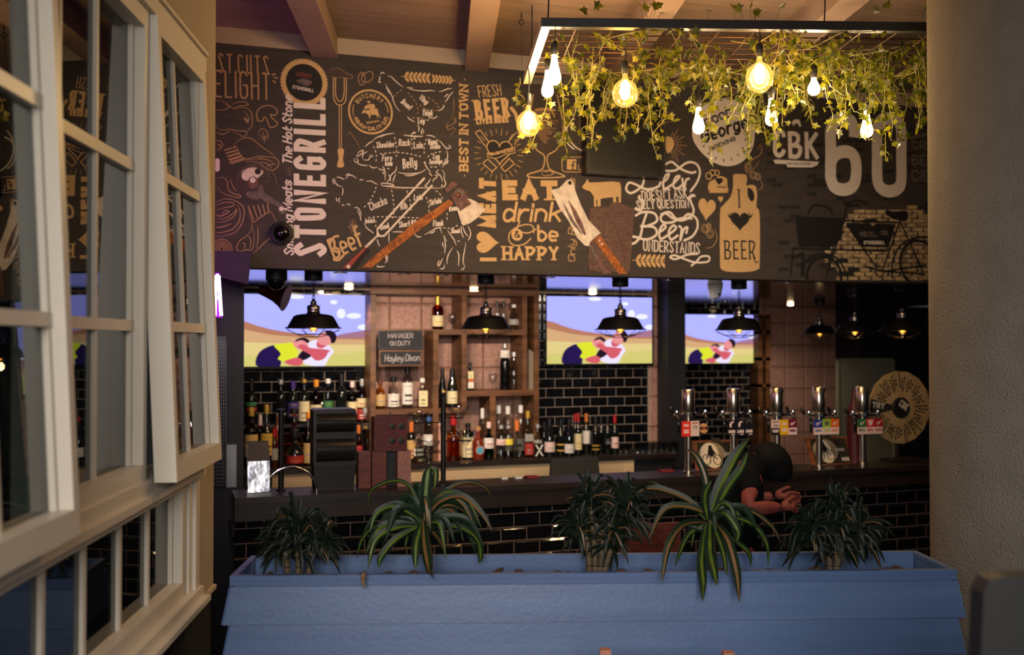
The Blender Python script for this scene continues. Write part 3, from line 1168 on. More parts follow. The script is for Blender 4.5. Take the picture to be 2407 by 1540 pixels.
# --- carving fork, rings, butchery seal
strokes(P, [[(784, 180), (784, 225), (790, 243), (800, 247), (811, 240), (814, 220), (814, 183)], [(789, 180), (789, 222), (795, 236), (800, 238), (806, 233), (809, 215), (809, 183)]], S(2), TAN, taper=False)
for x in (797.5, 802.5):
    MU.ribbon(P([(x, 248), (x, 350)]), S(1.5), TAN)
smooth_fill(P, [(794, 351), (808, 351), (806, 375), (809, 390), (800, 394), (792, 390), (796, 372)], TAN)
smooth_fill(P, [(773, 172), (782, 161), (800, 162), (815, 173), (828, 178), (826, 185), (808, 182), (790, 182), (778, 180)], SHD)
strokes(P, [[(773, 172), (782, 161), (800, 162), (815, 173), (828, 178), (826, 185), (808, 182), (790, 182), (776, 180)]], S(1), SKT)
g = A(820, 160, 8.596)
strokes(g, [[(330, 130), (270, 85), (210, 130), (190, 220), (230, 330), (290, 330), (330, 230), (300, 140), (250, 120)], [(250, 240), (270, 160), (350, 90), (440, 70), (485, 120), (470, 220), (380, 285), (280, 270), (250, 210)]], S(1.6), SKT, taper=False)
c = P([(871, 263)])[0]
MU.ring(c, S(45), S(4.2), TAN)
MU.arc_text('BUTCHERY', c, S(34), math.radians(152), math.radians(40), S(8), S(1.7), TAN)
MU.arc_text('PREMIUM QUALITY CUTS', c, S(35), math.radians(204), math.radians(346), S(7.5), S(1.5), TAN, inward=True)
MU.ring(c, S(37), S(1.6), TAN, a0=math.radians(160), a1=math.radians(198))
MU.ring(c, S(37), S(1.6), TAN, a0=math.radians(2), a1=math.radians(36))
MU.fill(g([(260, 910), (290, 850), (400, 855), (420, 830), (580, 820), (600, 930), (645, 1000), (635, 1005), (590, 950), (585, 1010), (570, 1010), (560, 950), (440, 945), (430, 1020), (415, 1020), (400, 960), (340, 905), (290, 910), (270, 925)]), TAN)
smooth_fill(g, [(315, 830), (330, 770), (400, 735), (500, 730), (530, 790), (500, 830), (400, 820)], TAN)
MU.fill(g([(360, 660), (390, 675), (430, 660), (430, 700), (405, 718), (375, 695)]), TAN)
MU.text('SINCE 1974', *g([(360, 1130), (620, 1090)]), S(4.5), S(1), TAN)

MU.d = 1e-5
# --- chicken, pig and cow line drawings
lw = S(2.1)
CH = [[(640, 130), (655, 100), (700, 92), (718, 125)], [(620, 160), (625, 210), (600, 290)], [(605, 290), (630, 285), (650, 275)], [(780, 150), (860, 180), (930, 250), (1010, 320), (1100, 390)],
      [(730, 320), (800, 420), (850, 520), (880, 590), (905, 680), (960, 790), (1040, 880)], [(745, 380), (800, 470), (825, 520)], [(1170, 395), (1240, 402), (1300, 408)], [(1220, 430), (1400, 455), (1560, 462), (1650, 452), (1740, 465)],
      [(1820, 478), (1900, 460), (2000, 420), (2080, 415)], [(2110, 480), (2030, 560), (1990, 630), (1940, 690)], [(2010, 520), (1970, 550), (1930, 590)], [(1925, 740), (1900, 810), (1810, 870)],
      [(1180, 980), (1240, 1040), (1330, 1085)], [(1565, 1050), (1590, 1052), (1620, 1050)], [(1690, 1030), (1750, 1000), (1790, 965)], [(1620, 1020), (1670, 1000), (1695, 985)], [(1390, 1140), (1420, 1210), (1400, 1290)], [(1500, 1215), (1465, 1290), (1480, 1345)], [(1515, 1260), (1508, 1290), (1510, 1320)]]
strokes(g, CH, lw, WHT)
for d in ([(910, 580), (1010, 480), (1110, 410)], [(1190, 490), (1330, 660), (1385, 790), (1400, 980)], [(1430, 750), (1540, 820), (1680, 855), (1790, 850), (1810, 780), (1740, 690), (1600, 590), (1550, 540)], [(1280, 1005), (1420, 1005), (1530, 1020)]):
    MU.dash(g(d), S(1.7), SKT)


def gt(s, a, c, h, wt=2.0, m=WHT):
    q = g([a, c])
    MU.text(s, q[0], q[1], S(h), S(wt), m, slant=0.12, gap=0.12)


gt('Breast', (1040, 700), (1220, 855), 13)
gt('Wing', (1400, 620), (1560, 745), 13)
gt('Thigh', (1480, 965), (1690, 965), 13)
gt('Leg', (1390, 1125), (1530, 1125), 13)
wheat((950, 180), (1010, 184), 6, TAN, A(0, 0, 1))
wheat((1064, 189), (1016, 185), 6, TAN, A(0, 0, 1))
strokes(g, [[(2115, 590), (2120, 700), (2120, 910)], [(2120, 920), (2070, 1000), (2150, 1060), (2090, 1140), (2000, 1180), (1990, 1230), (2050, 1240), (2100, 1200), (2150, 1250), (2070, 1330), (2120, 1400)], [(2110, 960), (2150, 1010), (2160, 1080), (2110, 1130)], [(2010, 1110), (1970, 1160), (2000, 1250)]], S(1.2), SKT)
g = A(780, 300, 7.079)
PG = [[(550, 320), (620, 260), (700, 215)], [(690, 200), (780, 150), (870, 115)], [(800, 165), (900, 115), (1040, 95)], [(415, 460), (460, 400), (520, 380), (490, 440), (420, 480), (415, 460)], [(510, 520), (520, 440), (590, 400)],
      [(630, 450), (635, 490), (600, 540), (520, 535)], [(660, 450), (672, 475), (668, 500)], [(370, 510), (385, 570), (430, 570), (435, 545), (400, 500)], [(415, 590), (500, 625), (600, 632)], [(620, 625), (680, 670), (760, 660)], [(770, 680), (830, 705), (880, 705)],
      [(840, 640), (880, 720), (885, 880)], [(850, 735), (855, 760), (860, 780)], [(1080, 640), (1060, 720), (980, 800), (975, 905)], [(940, 780), (970, 840), (910, 915)], [(1065, 770), (1025, 860), (1020, 910)], [(820, 960), (840, 925), (1010, 945), (1000, 970), (820, 965)],
      [(1090, 745), (1200, 765), (1380, 765), (1480, 745), (1570, 690)], [(1210, 795), (1300, 800), (1420, 775)], [(1190, 125), (1320, 140), (1520, 145)], [(1570, 130), (1650, 135), (1720, 165)], [(1720, 195), (1800, 230), (1870, 310), (1920, 350), (1970, 330), (1960, 300), (1930, 300)],
      [(1905, 370), (1925, 450), (1915, 540), (1890, 600), (1830, 660)], [(1935, 540), (1925, 580), (1905, 610)], [(1890, 515), (1870, 590), (1840, 615)], [(1530, 600), (1545, 570), (1560, 630), (1600, 690), (1640, 740)], [(1620, 740), (1640, 780), (1670, 810)], [(1640, 845), (1610, 910), (1550, 970), (1600, 980)],
      [(1700, 800), (1745, 790), (1740, 830), (1690, 870), (1680, 910)], [(1780, 700), (1740, 745), (1810, 810), (1840, 900)], [(1825, 700), (1870, 760), (1865, 840), (1885, 900), (1890, 950), (1850, 990), (1820, 970), (1850, 940)], [(1640, 980), (1660, 960), (1680, 970)],
      [(1310, 125), (1350, 95), (1400, 100)], [(1310, 150), (1400, 148), (1500, 150)], [(1350, 200), (1375, 180), (1400, 170)], [(1350, 75), (1370, 78), (1390, 85)], [(1440, 0), (1450, 20), (1455, 40)], [(1515, 20), (1490, 60), (1485, 110)]]
strokes(g, PG, lw, WHT)
for d in ([(690, 310), (720, 380), (740, 470), (730, 600)], [(1040, 160), (1070, 280), (1075, 420), (1070, 540)], [(1320, 180), (1330, 300), (1325, 410)], [(1575, 190), (1540, 300), (1535, 420), (1555, 470)], [(800, 440), (930, 425), (1100, 415), (1300, 440), (1500, 490)], [(1590, 490), (1680, 430), (1850, 395)], [(920, 680), (960, 690), (1000, 690)], [(1640, 660), (1690, 650), (1750, 665)]):
    MU.dash(g(d), S(1.7), WHT)
for s, a, c, h in (('Shoulder', (740, 345), (1050, 325), 13), ('Rack', (1110, 310), (1300, 305), 15), ('Loin', (1360, 355), (1515, 345), 15), ('Rump', (1600, 285), (1750, 280), 12), ('Steaks', (1630, 360), (1800, 355), 11),
                   ('Fore', (830, 560), (1000, 560), 14), ('ham', (880, 640), (1005, 640), 12), ('Belly', (1180, 690), (1420, 655), 21), ('Leg', (1680, 530), (1790, 525), 12), ('Escalope', (1620, 612), (1835, 604), 11)):
    gt(s, a, c, h, 2.6 if s == 'Belly' else 2.0)
for k in range(9):
    MU.ribbon(g([(900 + 42 * k, 1030), (925 + 42 * k, 1000)]), S(1), SKT)
g = A(770, 400, 6.334)
CW = [[(75, 130), (80, 170), (95, 215)], [(100, 120), (110, 180), (150, 230), (210, 245)], [(130, 105), (190, 115), (250, 145)], [(265, 80), (300, 60), (330, 60)], [(265, 135), (300, 85), (360, 80), (430, 125)], [(470, 150), (500, 145), (530, 155)], [(570, 170), (640, 165), (700, 195), (745, 220)],
      [(215, 255), (228, 320), (210, 380)], [(130, 410), (130, 450), (145, 470)], [(185, 410), (165, 440), (180, 490)], [(205, 525), (230, 522), (250, 530)], [(280, 520), (310, 505), (340, 530)], [(390, 565), (440, 560), (480, 610), (500, 680)], [(440, 600), (480, 680), (495, 760)], [(540, 790), (580, 860), (640, 910), (690, 945)],
      [(790, 230), (850, 238), (1100, 262), (1400, 265), (1700, 272)], [(960, 922), (1050, 920), (1140, 922)], [(1290, 950), (1340, 995), (1400, 990)], [(1440, 965), (1530, 915), (1620, 865), (1670, 870), (1700, 950)], [(1520, 945), (1560, 930), (1600, 905)], [(735, 1030), (750, 1090), (775, 1140)], [(915, 940), (910, 1010), (912, 1080)],
      [(870, 1260), (868, 1300), (865, 1340)], [(885, 1260), (885, 1340), (850, 1385)], [(740, 1410), (740, 1440), (800, 1440), (850, 1430)], [(1730, 970), (1740, 1020), (1770, 1060)], [(1710, 1070), (1712, 1110), (1720, 1150)], [(1735, 1030), (1750, 1120), (1735, 1240)], [(1780, 890), (1830, 970), (1880, 1040), (1910, 1120)],
      [(1710, 1310), (1670, 1400), (1645, 1440)], [(1660, 1340), (1640, 1390), (1635, 1430)], [(1665, 1470), (1720, 1465), (1740, 1410)], [(1860, 1150), (1800, 1250), (1775, 1330), (1775, 1400)], [(1920, 1200), (1950, 1270), (1945, 1430)], [(2055, 1075), (2035, 1200), (2020, 1280), (2015, 1380), (2045, 1440)], [(2035, 1440), (2020, 1465), (2015, 1490)],
      [(1985, 830), (1990, 930), (2020, 1010)], [(2010, 840), (2040, 930), (2090, 990)], [(2085, 830), (2125, 930), (2110, 1010), (2085, 1050)], [(1990, 1470), (1988, 1480), (1985, 1490)]]
strokes(g, CW, lw, WHT)
for d in ([(720, 250), (690, 340), (600, 500), (530, 560)], [(950, 300), (975, 450), (985, 600), (970, 700), (965, 790)], [(1175, 310), (1220, 440), (1240, 610)], [(1465, 400), (1500, 520), (1505, 640)], [(1610, 305), (1680, 370), (1715, 470)], [(600, 710), (750, 695), (1000, 700), (1370, 715)], [(715, 750), (715, 800), (715, 860)],
          [(1775, 640), (1775, 720), (1775, 800)], [(1660, 855), (1760, 865), (1870, 860), (1970, 790)], [(1930, 1060), (1970, 1055), (2010, 1055)]):
    MU.dash(g(d), S(1.7), WHT)
for s, a, c, h in (('Chucka', (640, 610), (890, 500), 17), ('Rib', (1090, 597), (1190, 570), 14), ('Loin', (1280, 455), (1410, 445), 13), ('Sirloin', (1520, 535), (1695, 490), 13), ('Brisket', (555, 797), (695, 787), 10), ('Shank', (780, 897), (920, 865), 12), ('Short Rib', (1060, 862), (1330, 825), 13),
                   ('Flank', (1565, 845), (1720, 830), 13), ('Round', (1805, 620), (1960, 600), 13), ('Shank', (1830, 945), (1965, 940), 10)):
    gt(s, a, c, h)
q = P([(785, 612), (857, 576)])
MU.text('Beef', q[0], q[1], S(44), S(5), TAN, slant=0.1, gap=0.12)
strokes(g, [[(160, 1230), (60, 1180), (35, 1090), (90, 1000), (170, 985)], [(240, 1260), (160, 1340), (75, 1330)]], S(5), TAN, taper=False)
strokes(g, [[(370, 970), (340, 930), (350, 870), (300, 855), (350, 830), (370, 850), (440, 855), (390, 880), (400, 930), (365, 970)], [(370, 730), (335, 770), (340, 820), (390, 825), (405, 780), (370, 730)], [(368, 760), (370, 940)]], S(1.2), SKT)
strokes(P, [[(818, 318), (822, 312), (835, 330), (847, 350)]], S(1), SKT)

MU.d = 1e-5
# --- BEST IN TOWN, FRESH BEER, bottles and heart, I heart MEAT, EAT drink & be HAPPY
T('BEST IN TOWN', (1101, 403), (1101, 199), 21, 4.2, TAN, serif=S(2), gap=0.22)
for p in ((1092, 187), (1092, 413)):
    MU.disc(P([p])[0], S(1.6), TAN)
T('FRESH', (1126, 230), (1180, 225), 26, 2, TAN)
T('BEER', (1119, 282), (1200, 275), 43, 7.5, TAN, serif=S(3), gap=0.24)
strokes(P, [[(1200, 252), (1212, 268), (1216, 284), (1224, 291)]], S(8), TAN, taper=False)
T('LIVES HERE', (1120, 293), (1196, 288), 13, 3.6, TAN)
g = A(1080, 160, 3.08)
strokes(g, [[(115, 465), (150, 450), (215, 540), (260, 600)], [(115, 470), (190, 570)], [(410, 465), (450, 490), (395, 555)], [(405, 470), (345, 545)], [(170, 685), (205, 660), (270, 720), (235, 750), (170, 690)], [(395, 690), (360, 655), (300, 720), (330, 750), (395, 695)]], S(2), TAN, smooth=False, taper=False)
heart(g([(290, 615)])[0], S(58), S(54), 0, DRK)
heart(g([(290, 615)])[0], S(58), S(54), 0, TAN, S(2.2))
MU.fill(g([(200, 615), (260, 640), (330, 590), (400, 575), (400, 615), (335, 625), (265, 655), (205, 645)]), DRK)
strokes(g, [[(200, 615), (260, 625), (330, 590), (400, 575), (400, 615), (335, 625), (265, 655), (205, 645), (200, 615)]], S(1.6), TAN, smooth=False, taper=False)
MU.text('WISH YOU WERE BEER', *g([(212, 640), (392, 603)]), S(7), S(1.2), TAN)
for k in range(26):
    a = 2 * math.pi * k / 26
    c = g([(285, 625)])[0]
    r0, r1 = S(42 + 4 * (k % 2)), S(56)
    MU.ribbon([(c[0] + r0 * math.cos(a), c[1] + r0 * math.sin(a)), (c[0] + r1 * math.cos(a), c[1] + r1 * math.sin(a))], S(1.1), TAN)
T('MEAT', (1166, 536), (1166, 420), 39, 11, TAN, gap=0.22)
heart(P([(1147, 570)])[0], S(46), S(54), math.radians(90), TAN)
MU.ribbon(P([(1128, 610), (1167, 610)]), S(8), TAN)
q = P([(1181, 471), (1312, 471)])
MU.text('EAT', q[0], q[1], S(44), S(13), TAN, serif=S(4), gap=0.35)
T('drink', (1180, 522), (1318, 522), 45, 6, TAN, slant=0.18, gap=0.2)
strokes(P, [[(1222, 520), (1216, 540), (1240, 548), (1260, 538)], [(1255, 548), (1250, 530), (1225, 530), (1200, 545), (1196, 565), (1210, 577), (1232, 574), (1248, 560)]], S(2.6), TAN, taper=False)
MU.disc(P([(1215, 552)])[0], S(13), TAN)
q = P([(1209, 559), (1222, 559)])
MU.text('&', q[0], q[1], S(15), S(2.6), DRK)
T('be', (1263, 568), (1312, 568), 37, 5.6, TAN, gap=0.2)
T('HAPPY', (1181, 612), (1313, 612), 31, 6.5, TAN, serif=S(3), gap=0.3)
T('Only Real Deals', (1352, 618), (1352, 420), 18, 2.4, SKT, slant=0.2, gap=0.12)

MU.d = 1e-5
# --- beer glass, social badge, roundel
smooth_fill(g, [(540, 300), (620, 290), (705, 300), (728, 400), (715, 500), (660, 585), (625, 605), (580, 580), (530, 510), (518, 400)], SHD)
strokes(g, [[(535, 190), (512, 320), (502, 420), (514, 515), (560, 592), (612, 632), (614, 690), (590, 738), (500, 768), (505, 788), (620, 795), (750, 788), (748, 774), (660, 738), (638, 690), (640, 632), (700, 592), (742, 515), (752, 420), (735, 320), (705, 190)]], S(2.6), TAN, taper=False)
for k in range(24):
    y = 300 + 10.5 * k
    dx = 78 + (22 * math.sin(math.pi * min(k, 17) / 17)) - (max(0, k - 15) * 8)
    MU.ribbon(g([(622 - dx, y), (622 + dx * random.uniform(0.15, 1.0), y)]), S(1), SKT)
smooth_fill(g, [(555, 295), (620, 288), (690, 298), (690, 312), (620, 305), (556, 312)], SKT)
strokes(g, [[(590, 755), (640, 740), (680, 765), (620, 780), (590, 760)], [(600, 735), (630, 750), (660, 735)]], S(1.6), TAN)
MU.ring(g([(870, 480)])[0], S(36), S(3), WHT, a0=math.radians(110), a1=math.radians(250))
MU.ring(g([(930, 440)])[0], S(52), S(3), WHT, a0=math.radians(140), a1=math.radians(262))
for x in (870, 905):
    MU.ribbon(g([(x, 330), (x, 560)]), S(2.6), GRY)
MU.text('ST', *g([(830, 230), (900, 230)]), S(14), S(2.4), GRY)
MU.fill(g([(778, 660), (845, 660), (845, 735), (778, 735)]), TAN)
MU.ribbon(g([(820, 735), (820, 690), (826, 680), (838, 680)]), S(3), DRK)
MU.ribbon(g([(806, 705), (836, 705)]), S(2.6), DRK)
strokes(g, [[(862, 700), (862, 735), (892, 735), (892, 712), (905, 690)], [(905, 645), (760, 645), (742, 665), (742, 735), (760, 752), (905, 752)]], S(1.6), TAN, smooth=False, taper=False)

MU.d = 0.006
# --- cow silhouette, cloth, cleaver
MU.fill(g([(885, 862), (905, 835), (925, 803), (935, 830), (1000, 828), (1110, 822), (1160, 830), (1168, 870), (1166, 975), (1150, 975), (1148, 930), (1130, 935), (1135, 975), (1112, 975), (1108, 935), (1030, 945), (1018, 950), (1020, 1000), (998, 1005), (995, 955), (985, 955), (992, 1003), (972, 1005), (970, 930), (945, 895), (900, 878)]), TAN)
MU.fill(g([(940, 1015), (1030, 1010), (1080, 1005), (1095, 970), (1150, 975), (1265, 1020), (1230, 1470), (1150, 1480), (940, 1470), (928, 1400), (940, 1250)]), CLO)
strokes(g, [[(1085, 1000), (1050, 1090), (1040, 1200), (1060, 1340)], [(1100, 985), (1120, 1040), (1200, 1050), (1260, 1030)], [(1110, 1100), (1170, 1280), (1200, 1440)], [(960, 1060), (980, 1250), (960, 1440)]], S(2.2), SHD)
MU.fill(g([(660, 885), (720, 870), (775, 812), (800, 806), (822, 825), (840, 900), (880, 1000), (930, 1100), (1020, 1195), (945, 1255), (935, 1290), (905, 1285), (850, 1230), (790, 1110), (720, 1010)]), STL)
MU.disc(g([(797, 832)])[0], S(4.5), DRK)
MU.fill(g([(745, 975), (765, 1000), (830, 1110), (890, 1200), (880, 1205), (800, 1110)]), GRY)
MU.fill(g([(780, 950), (840, 1030), (890, 1130), (915, 1210), (900, 1210), (840, 1110)]), IRN)
MU.fill(g([(935, 1290), (950, 1280), (1000, 1365), (1080, 1480), (1040, 1490), (980, 1375)]), GRY)
MU.fill(g([(985, 1380), (1010, 1365), (1095, 1490), (1030, 1490)]), IRN)
MU.fill(g([(970, 1240), (1015, 1212), (1215, 1490), (1150, 1490)]), WOD)
for p in ((1010, 1250), (1030, 1275)):
    MU.disc(g([p])[0], S(2.4), STL)

MU.d = 0.012
# --- axe and meat fork over the cow
g = A(770, 400, 6.334)
strokes(g, [[(1440, 118), (1100, 480), (730, 890)], [(1552, 232), (1230, 560), (835, 985)]], S(4.2), STL, smooth=False, taper=False)
smooth_fill(g, [(725, 880), (745, 905), (770, 965), (830, 970), (850, 985), (820, 1000), (740, 1000), (680, 1060), (580, 1155), (548, 1140), (650, 1040), (720, 970)], STL)
MU.fill(g([(548, 1148), (580, 1160), (420, 1340), (380, 1400), (330, 1460), (215, 1460)]), RED)
MU.fill(g([(580, 1165), (640, 1200), (480, 1380), (440, 1460), (350, 1460), (420, 1360)]), DRK)
MU.disc(g([(305, 1440)])[0], S(4), STL)
MU.fill(g([(1800, 440), (1855, 480), (1850, 520), (1640, 690), (1300, 940), (900, 1250), (650, 1458), (500, 1455), (600, 1360), (900, 1100), (1300, 770), (1600, 580)]), WOD)
MU.fill(g([(1730, 265), (1790, 230), (1830, 180), (1870, 165), (1920, 200), (1915, 240), (1880, 270), (1760, 340)]), IRN)
MU.fill(g([(1930, 260), (2020, 300), (2085, 410), (2080, 430), (1920, 545), (1870, 470), (1820, 390), (1860, 350)]), IRN)
MU.fill(g([(1925, 280), (1990, 310), (2030, 360), (1950, 400), (1880, 350)]), GRY)
MU.fill(g([(2075, 430), (2110, 430), (2200, 470), (2330, 580), (2330, 600), (2240, 700), (2120, 790), (2010, 830), (1985, 800), (1925, 600), (1975, 610), (2130, 500)]), STL)
MU.fill(g([(1915, 520), (2070, 435), (2130, 510), (1970, 612)]), IRN)
MU.disc(g([(1938, 375)])[0], S(6), DRK)
MU.disc(g([(1936, 372)])[0], S(3.5), WOD)

MU.d = 1e-5
# --- beer doesn't ask silly question
g = A(1460, 200, 3.3475)
strokes(g, [[(350, 625), (400, 605), (470, 660), (550, 690), (590, 680)], [(350, 675), (430, 670), (520, 610), (590, 620), (620, 680), (600, 760), (550, 830), (560, 820)], [(180, 745), (160, 800), (80, 850), (40, 820), (60, 770), (110, 780), (200, 820), (290, 800), (310, 760)],
            [(320, 770), (360, 740), (375, 700), (345, 720), (330, 790), (350, 815), (420, 770)], [(420, 770), (460, 720), (430, 725), (410, 790), (440, 815), (500, 770)], [(480, 730), (495, 820), (510, 750), (540, 735)]], S(5.2), WHT, taper=False)
T("DOESN'T ASK", (1509, 473), (1616, 466), 24, 2.8, WHT, serif=S(1.4))
T('SILLY QUESTION', (1496, 492), (1620, 489), 20, 2.6, WHT, serif=S(1.4), gap=0.16)
strokes(g, [[(105, 970), (150, 985), (180, 930), (140, 890), (150, 870)], [(520, 900), (550, 870), (575, 870), (540, 890), (570, 980), (560, 1020)], [(110, 1030), (170, 1000), (260, 1010), (280, 1070), (200, 1110), (150, 1110)], [(200, 1010), (170, 1100), (150, 1190), (110, 1240), (70, 1250)],
            [(150, 1110), (260, 1120), (275, 1180), (200, 1215), (130, 1200), (80, 1190)], [(300, 1160), (350, 1120), (330, 1100), (300, 1150), (310, 1210), (370, 1180)], [(370, 1180), (430, 1130), (410, 1105), (375, 1150), (390, 1215), (450, 1180)], [(450, 1110), (475, 1130), (465, 1220), (490, 1140), (520, 1120), (510, 1170)],
            [(560, 1050), (470, 1050), (400, 1080), (330, 1080), (310, 1040), (350, 1010), (410, 1050), (480, 1050), (530, 1015), (590, 1050), (600, 1120), (560, 1190), (490, 1225)], [(310, 1020), (380, 1000), (440, 1060), (500, 1060), (560, 1020)]], S(5.4), WHT, taper=False)
T('UNDERSTANDS', (1511, 590), (1645, 598), 27, 3, WHT, serif=S(1.4))
strokes(g, [[(600, 1330), (520, 1335), (430, 1370), (385, 1355), (420, 1340), (500, 1370), (580, 1395), (680, 1390), (690, 1350), (630, 1350), (590, 1390), (548, 1425)]], S(4.6), WHT, taper=False)
wheat((1494, 612), (1562, 614), 6, TAN, A(0, 0, 1))
MU.d = 1e-5
# --- round brewery badge
c = A()([(1700, 317)])[0]
smooth_fill(P, [(1640, 262), (1668, 240), (1700, 232), (1740, 240), (1766, 268), (1774, 310), (1768, 350), (1745, 380), (1710, 391), (1675, 380), (1642, 350), (1627, 315)], WHT)
T('GOOD', (1660, 300), (1725, 272), 20, 4.2, DRK, gap=0.25)
T('George', (1652, 338), (1760, 300), 34, 6, DRK, slant=0.15, gap=0.14)
T('BREWING', (1670, 356), (1730, 330), 11, 2.6, DRK, gap=0.2)
for k in range(13):
    a = math.radians(150 + 245 * k / 12)
    o = Vector(c) + Vector((math.cos(a), math.sin(a))) * S(60)
    e = Vector((-math.sin(a), math.cos(a))) * S(4)
    r = Vector((math.cos(a), math.sin(a))) * S(3.4)
    MU.ribbon([o - e + r, o, o - e - r], S(2), DRK)
MU.d = 1e-5
# --- hop cone with rays, small van, hearts, hops, growler
c = P([(1574, 340)])[0]
smooth_fill(P, [(1566, 322), (1578, 324), (1585, 338), (1578, 355), (1570, 360), (1565, 350)], TAN)
for k in range(11):
    a = math.radians(-75 + 15 * k)
    MU.ribbon([(c[0] + S(16) * math.cos(a), c[1] + S(16) * math.sin(a)), (c[0] + S(32 + 12 * (k % 2)) * math.cos(a), c[1] + S(32 + 12 * (k % 2)) * math.sin(a))], S(1.4), SKT)
smooth_fill(g, [(690, 770), (740, 740), (770, 715), (830, 735), (835, 790), (835, 840), (700, 840)], TAN)
MU.ribbon(g([(690, 845), (840, 845)]), S(2), TAN)
MU.fill(g([(745, 730), (800, 735), (800, 760), (770, 785), (745, 755)]), DRK)
MU.ribbon(g([(755, 800), (830, 805)]), S(2.4), DRK)
for p, r in (((690, 715), 8), ((720, 690), 7), ((755, 690), 6)):
    MU.ring(g([p])[0], S(r), S(2.4), TAN, n=10)
heart(P([(1661, 494)])[0], S(46), S(54), math.radians(-6), TAN)
heart(P([(1694, 469)])[0], S(14), S(16), math.radians(4), TAN)
for p, r in (((660, 1130), 10), ((700, 1170), 10), ((690, 1110), 6), ((1000, 640), 9), ((1040, 710), 9), ((1075, 720), 8)):
    q = g([p])[0]
    MU.ring(q, S(r), S(1.6), SKT, n=14)
    MU.ring(q, S(r * .55), S(1.4), SKT, n=8)
strokes(g, [[(735, 1130), (755, 1200), (720, 1270), (660, 1285)], [(1070, 510), (1100, 470), (1100, 540), (1030, 590), (980, 650), (1000, 690), (1060, 640), (1090, 590)], [(1090, 740), (1115, 790), (1080, 830)]], S(2), SKT)
smooth_fill(g, [(885, 705), (930, 700), (980, 706), (990, 745), (985, 790), (1020, 785), (1060, 800), (1070, 870), (1065, 960), (1090, 1020), (1090, 1400), (1075, 1450), (1000, 1470), (860, 1470), (790, 1450), (778, 1380), (778, 1010), (800, 950), (860, 880), (880, 800), (880, 740)], TAN, 3)
smooth_fill(g, [(995, 815), (1020, 815), (1045, 850), (1045, 900), (1025, 915), (1000, 880)], DRK)
MU.text('I', *g([(925, 965), (938, 965)]), S(44), S(4), DRK, serif=S(2.4))
heart(P([(1739, 522)])[0], S(52), S(46), 0, DRK)
for x in (860, 1005):
    MU.fill(g([(x - 25, 1005), (x, 1030), (x - 2, 985), (x + 10, 1030), (x + 35, 1005), (x + 20, 1045), (x - 12, 1045)]), DRK)
T('BEER', (1703, 610), (1776, 610), 45, 4, DRK, serif=S(2.4), gap=0.3)
strokes(P, [[(1770, 604), (1777, 617), (1783, 614)]], S(3), DRK)

MU.d = 1e-5
# --- the brick print with the bicycle
rnd = random.Random(5)
g = A(1780, 220, 3.348)
for r in range(42):
    y = 40 + r * 35
    for cidx in range(24):
        x = 70 + cidx * 92 + (46 if r % 2 else 0)
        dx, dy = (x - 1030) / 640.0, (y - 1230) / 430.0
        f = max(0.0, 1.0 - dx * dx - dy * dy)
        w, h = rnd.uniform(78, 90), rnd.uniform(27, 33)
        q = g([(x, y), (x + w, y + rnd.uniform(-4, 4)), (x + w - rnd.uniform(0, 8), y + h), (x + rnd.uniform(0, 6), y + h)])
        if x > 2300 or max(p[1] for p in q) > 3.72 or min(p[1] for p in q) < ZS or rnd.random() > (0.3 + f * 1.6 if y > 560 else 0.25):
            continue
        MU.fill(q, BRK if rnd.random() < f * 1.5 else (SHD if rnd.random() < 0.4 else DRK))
strokes(g, [[(762, 345), (762, 290), (735, 215), (670, 200), (605, 225), (577, 300), (577, 400), (577, 500), (577, 600), (577, 660), (605, 732), (675, 757), (745, 732), (775, 660), (775, 540), (745, 475), (685, 457), (615, 480), (578, 545), (577, 600)],
            [(943, 480), (943, 300), (968, 222), (1037, 195), (1107, 222), (1132, 300), (1132, 490), (1132, 680), (1107, 745), (1037, 770), (968, 738), (943, 660), (943, 480)],
            ], S(31), WHT, taper=False)
strokes(g, [[(208, 345), (200, 310), (170, 298), (142, 315), (138, 390), (140, 460), (168, 488), (198, 470), (210, 440)]], S(11), WHT, taper=False)
MU.text('BK', *g([(245, 512), (482, 518)]), S(66), S(11), WHT, gap=0.3)
MU.fill(g([(125, 525), (150, 520), (485, 537), (470, 565), (430, 582), (235, 580), (228, 555), (140, 552)]), WHT)
MU.text('CRAFT BAR & KITCHEN', *g([(235, 560), (420, 562)]), S(5), S(1), DRK)
MU.fill(g([(270, 225), (290, 205), (330, 205), (345, 260), (325, 260), (320, 235), (290, 240), (285, 260)]), WHT)
MU.text('CRAFT', *g([(1215, 440), (1500, 455)]), S(24), S(5), GRY, gap=0.3)
MU.text('BEER &', *g([(1215, 565), (1520, 575)]), S(28), S(5), GRY, gap=0.3)
MU.text('CIDER', *g([(1215, 690), (1500, 700)]), S(29), S(5), GRY, gap=0.3)
MU.fill(g([(1210, 335), (1330, 310), (1335, 335), (1212, 360)]), GRY)
bw = S(4.6)
for c, r in (((525, 1445), 165), ((1265, 1330), 185)):
    q = g([c])[0]
    MU.ring(q, S(r / 3.348), S(8), BIK)
    MU.ring(q, S(r / 3.348 * 0.84), S(2), SHD)
    MU.disc(q, S(5), BIK)
    for k in range(20):
        a = math.pi * 2 * k / 20
        MU.ribbon([q, (q[0] + S(r / 3.348) * math.cos(a), q[1] + S(r / 3.348) * math.sin(a))], S(0.9), SHD)
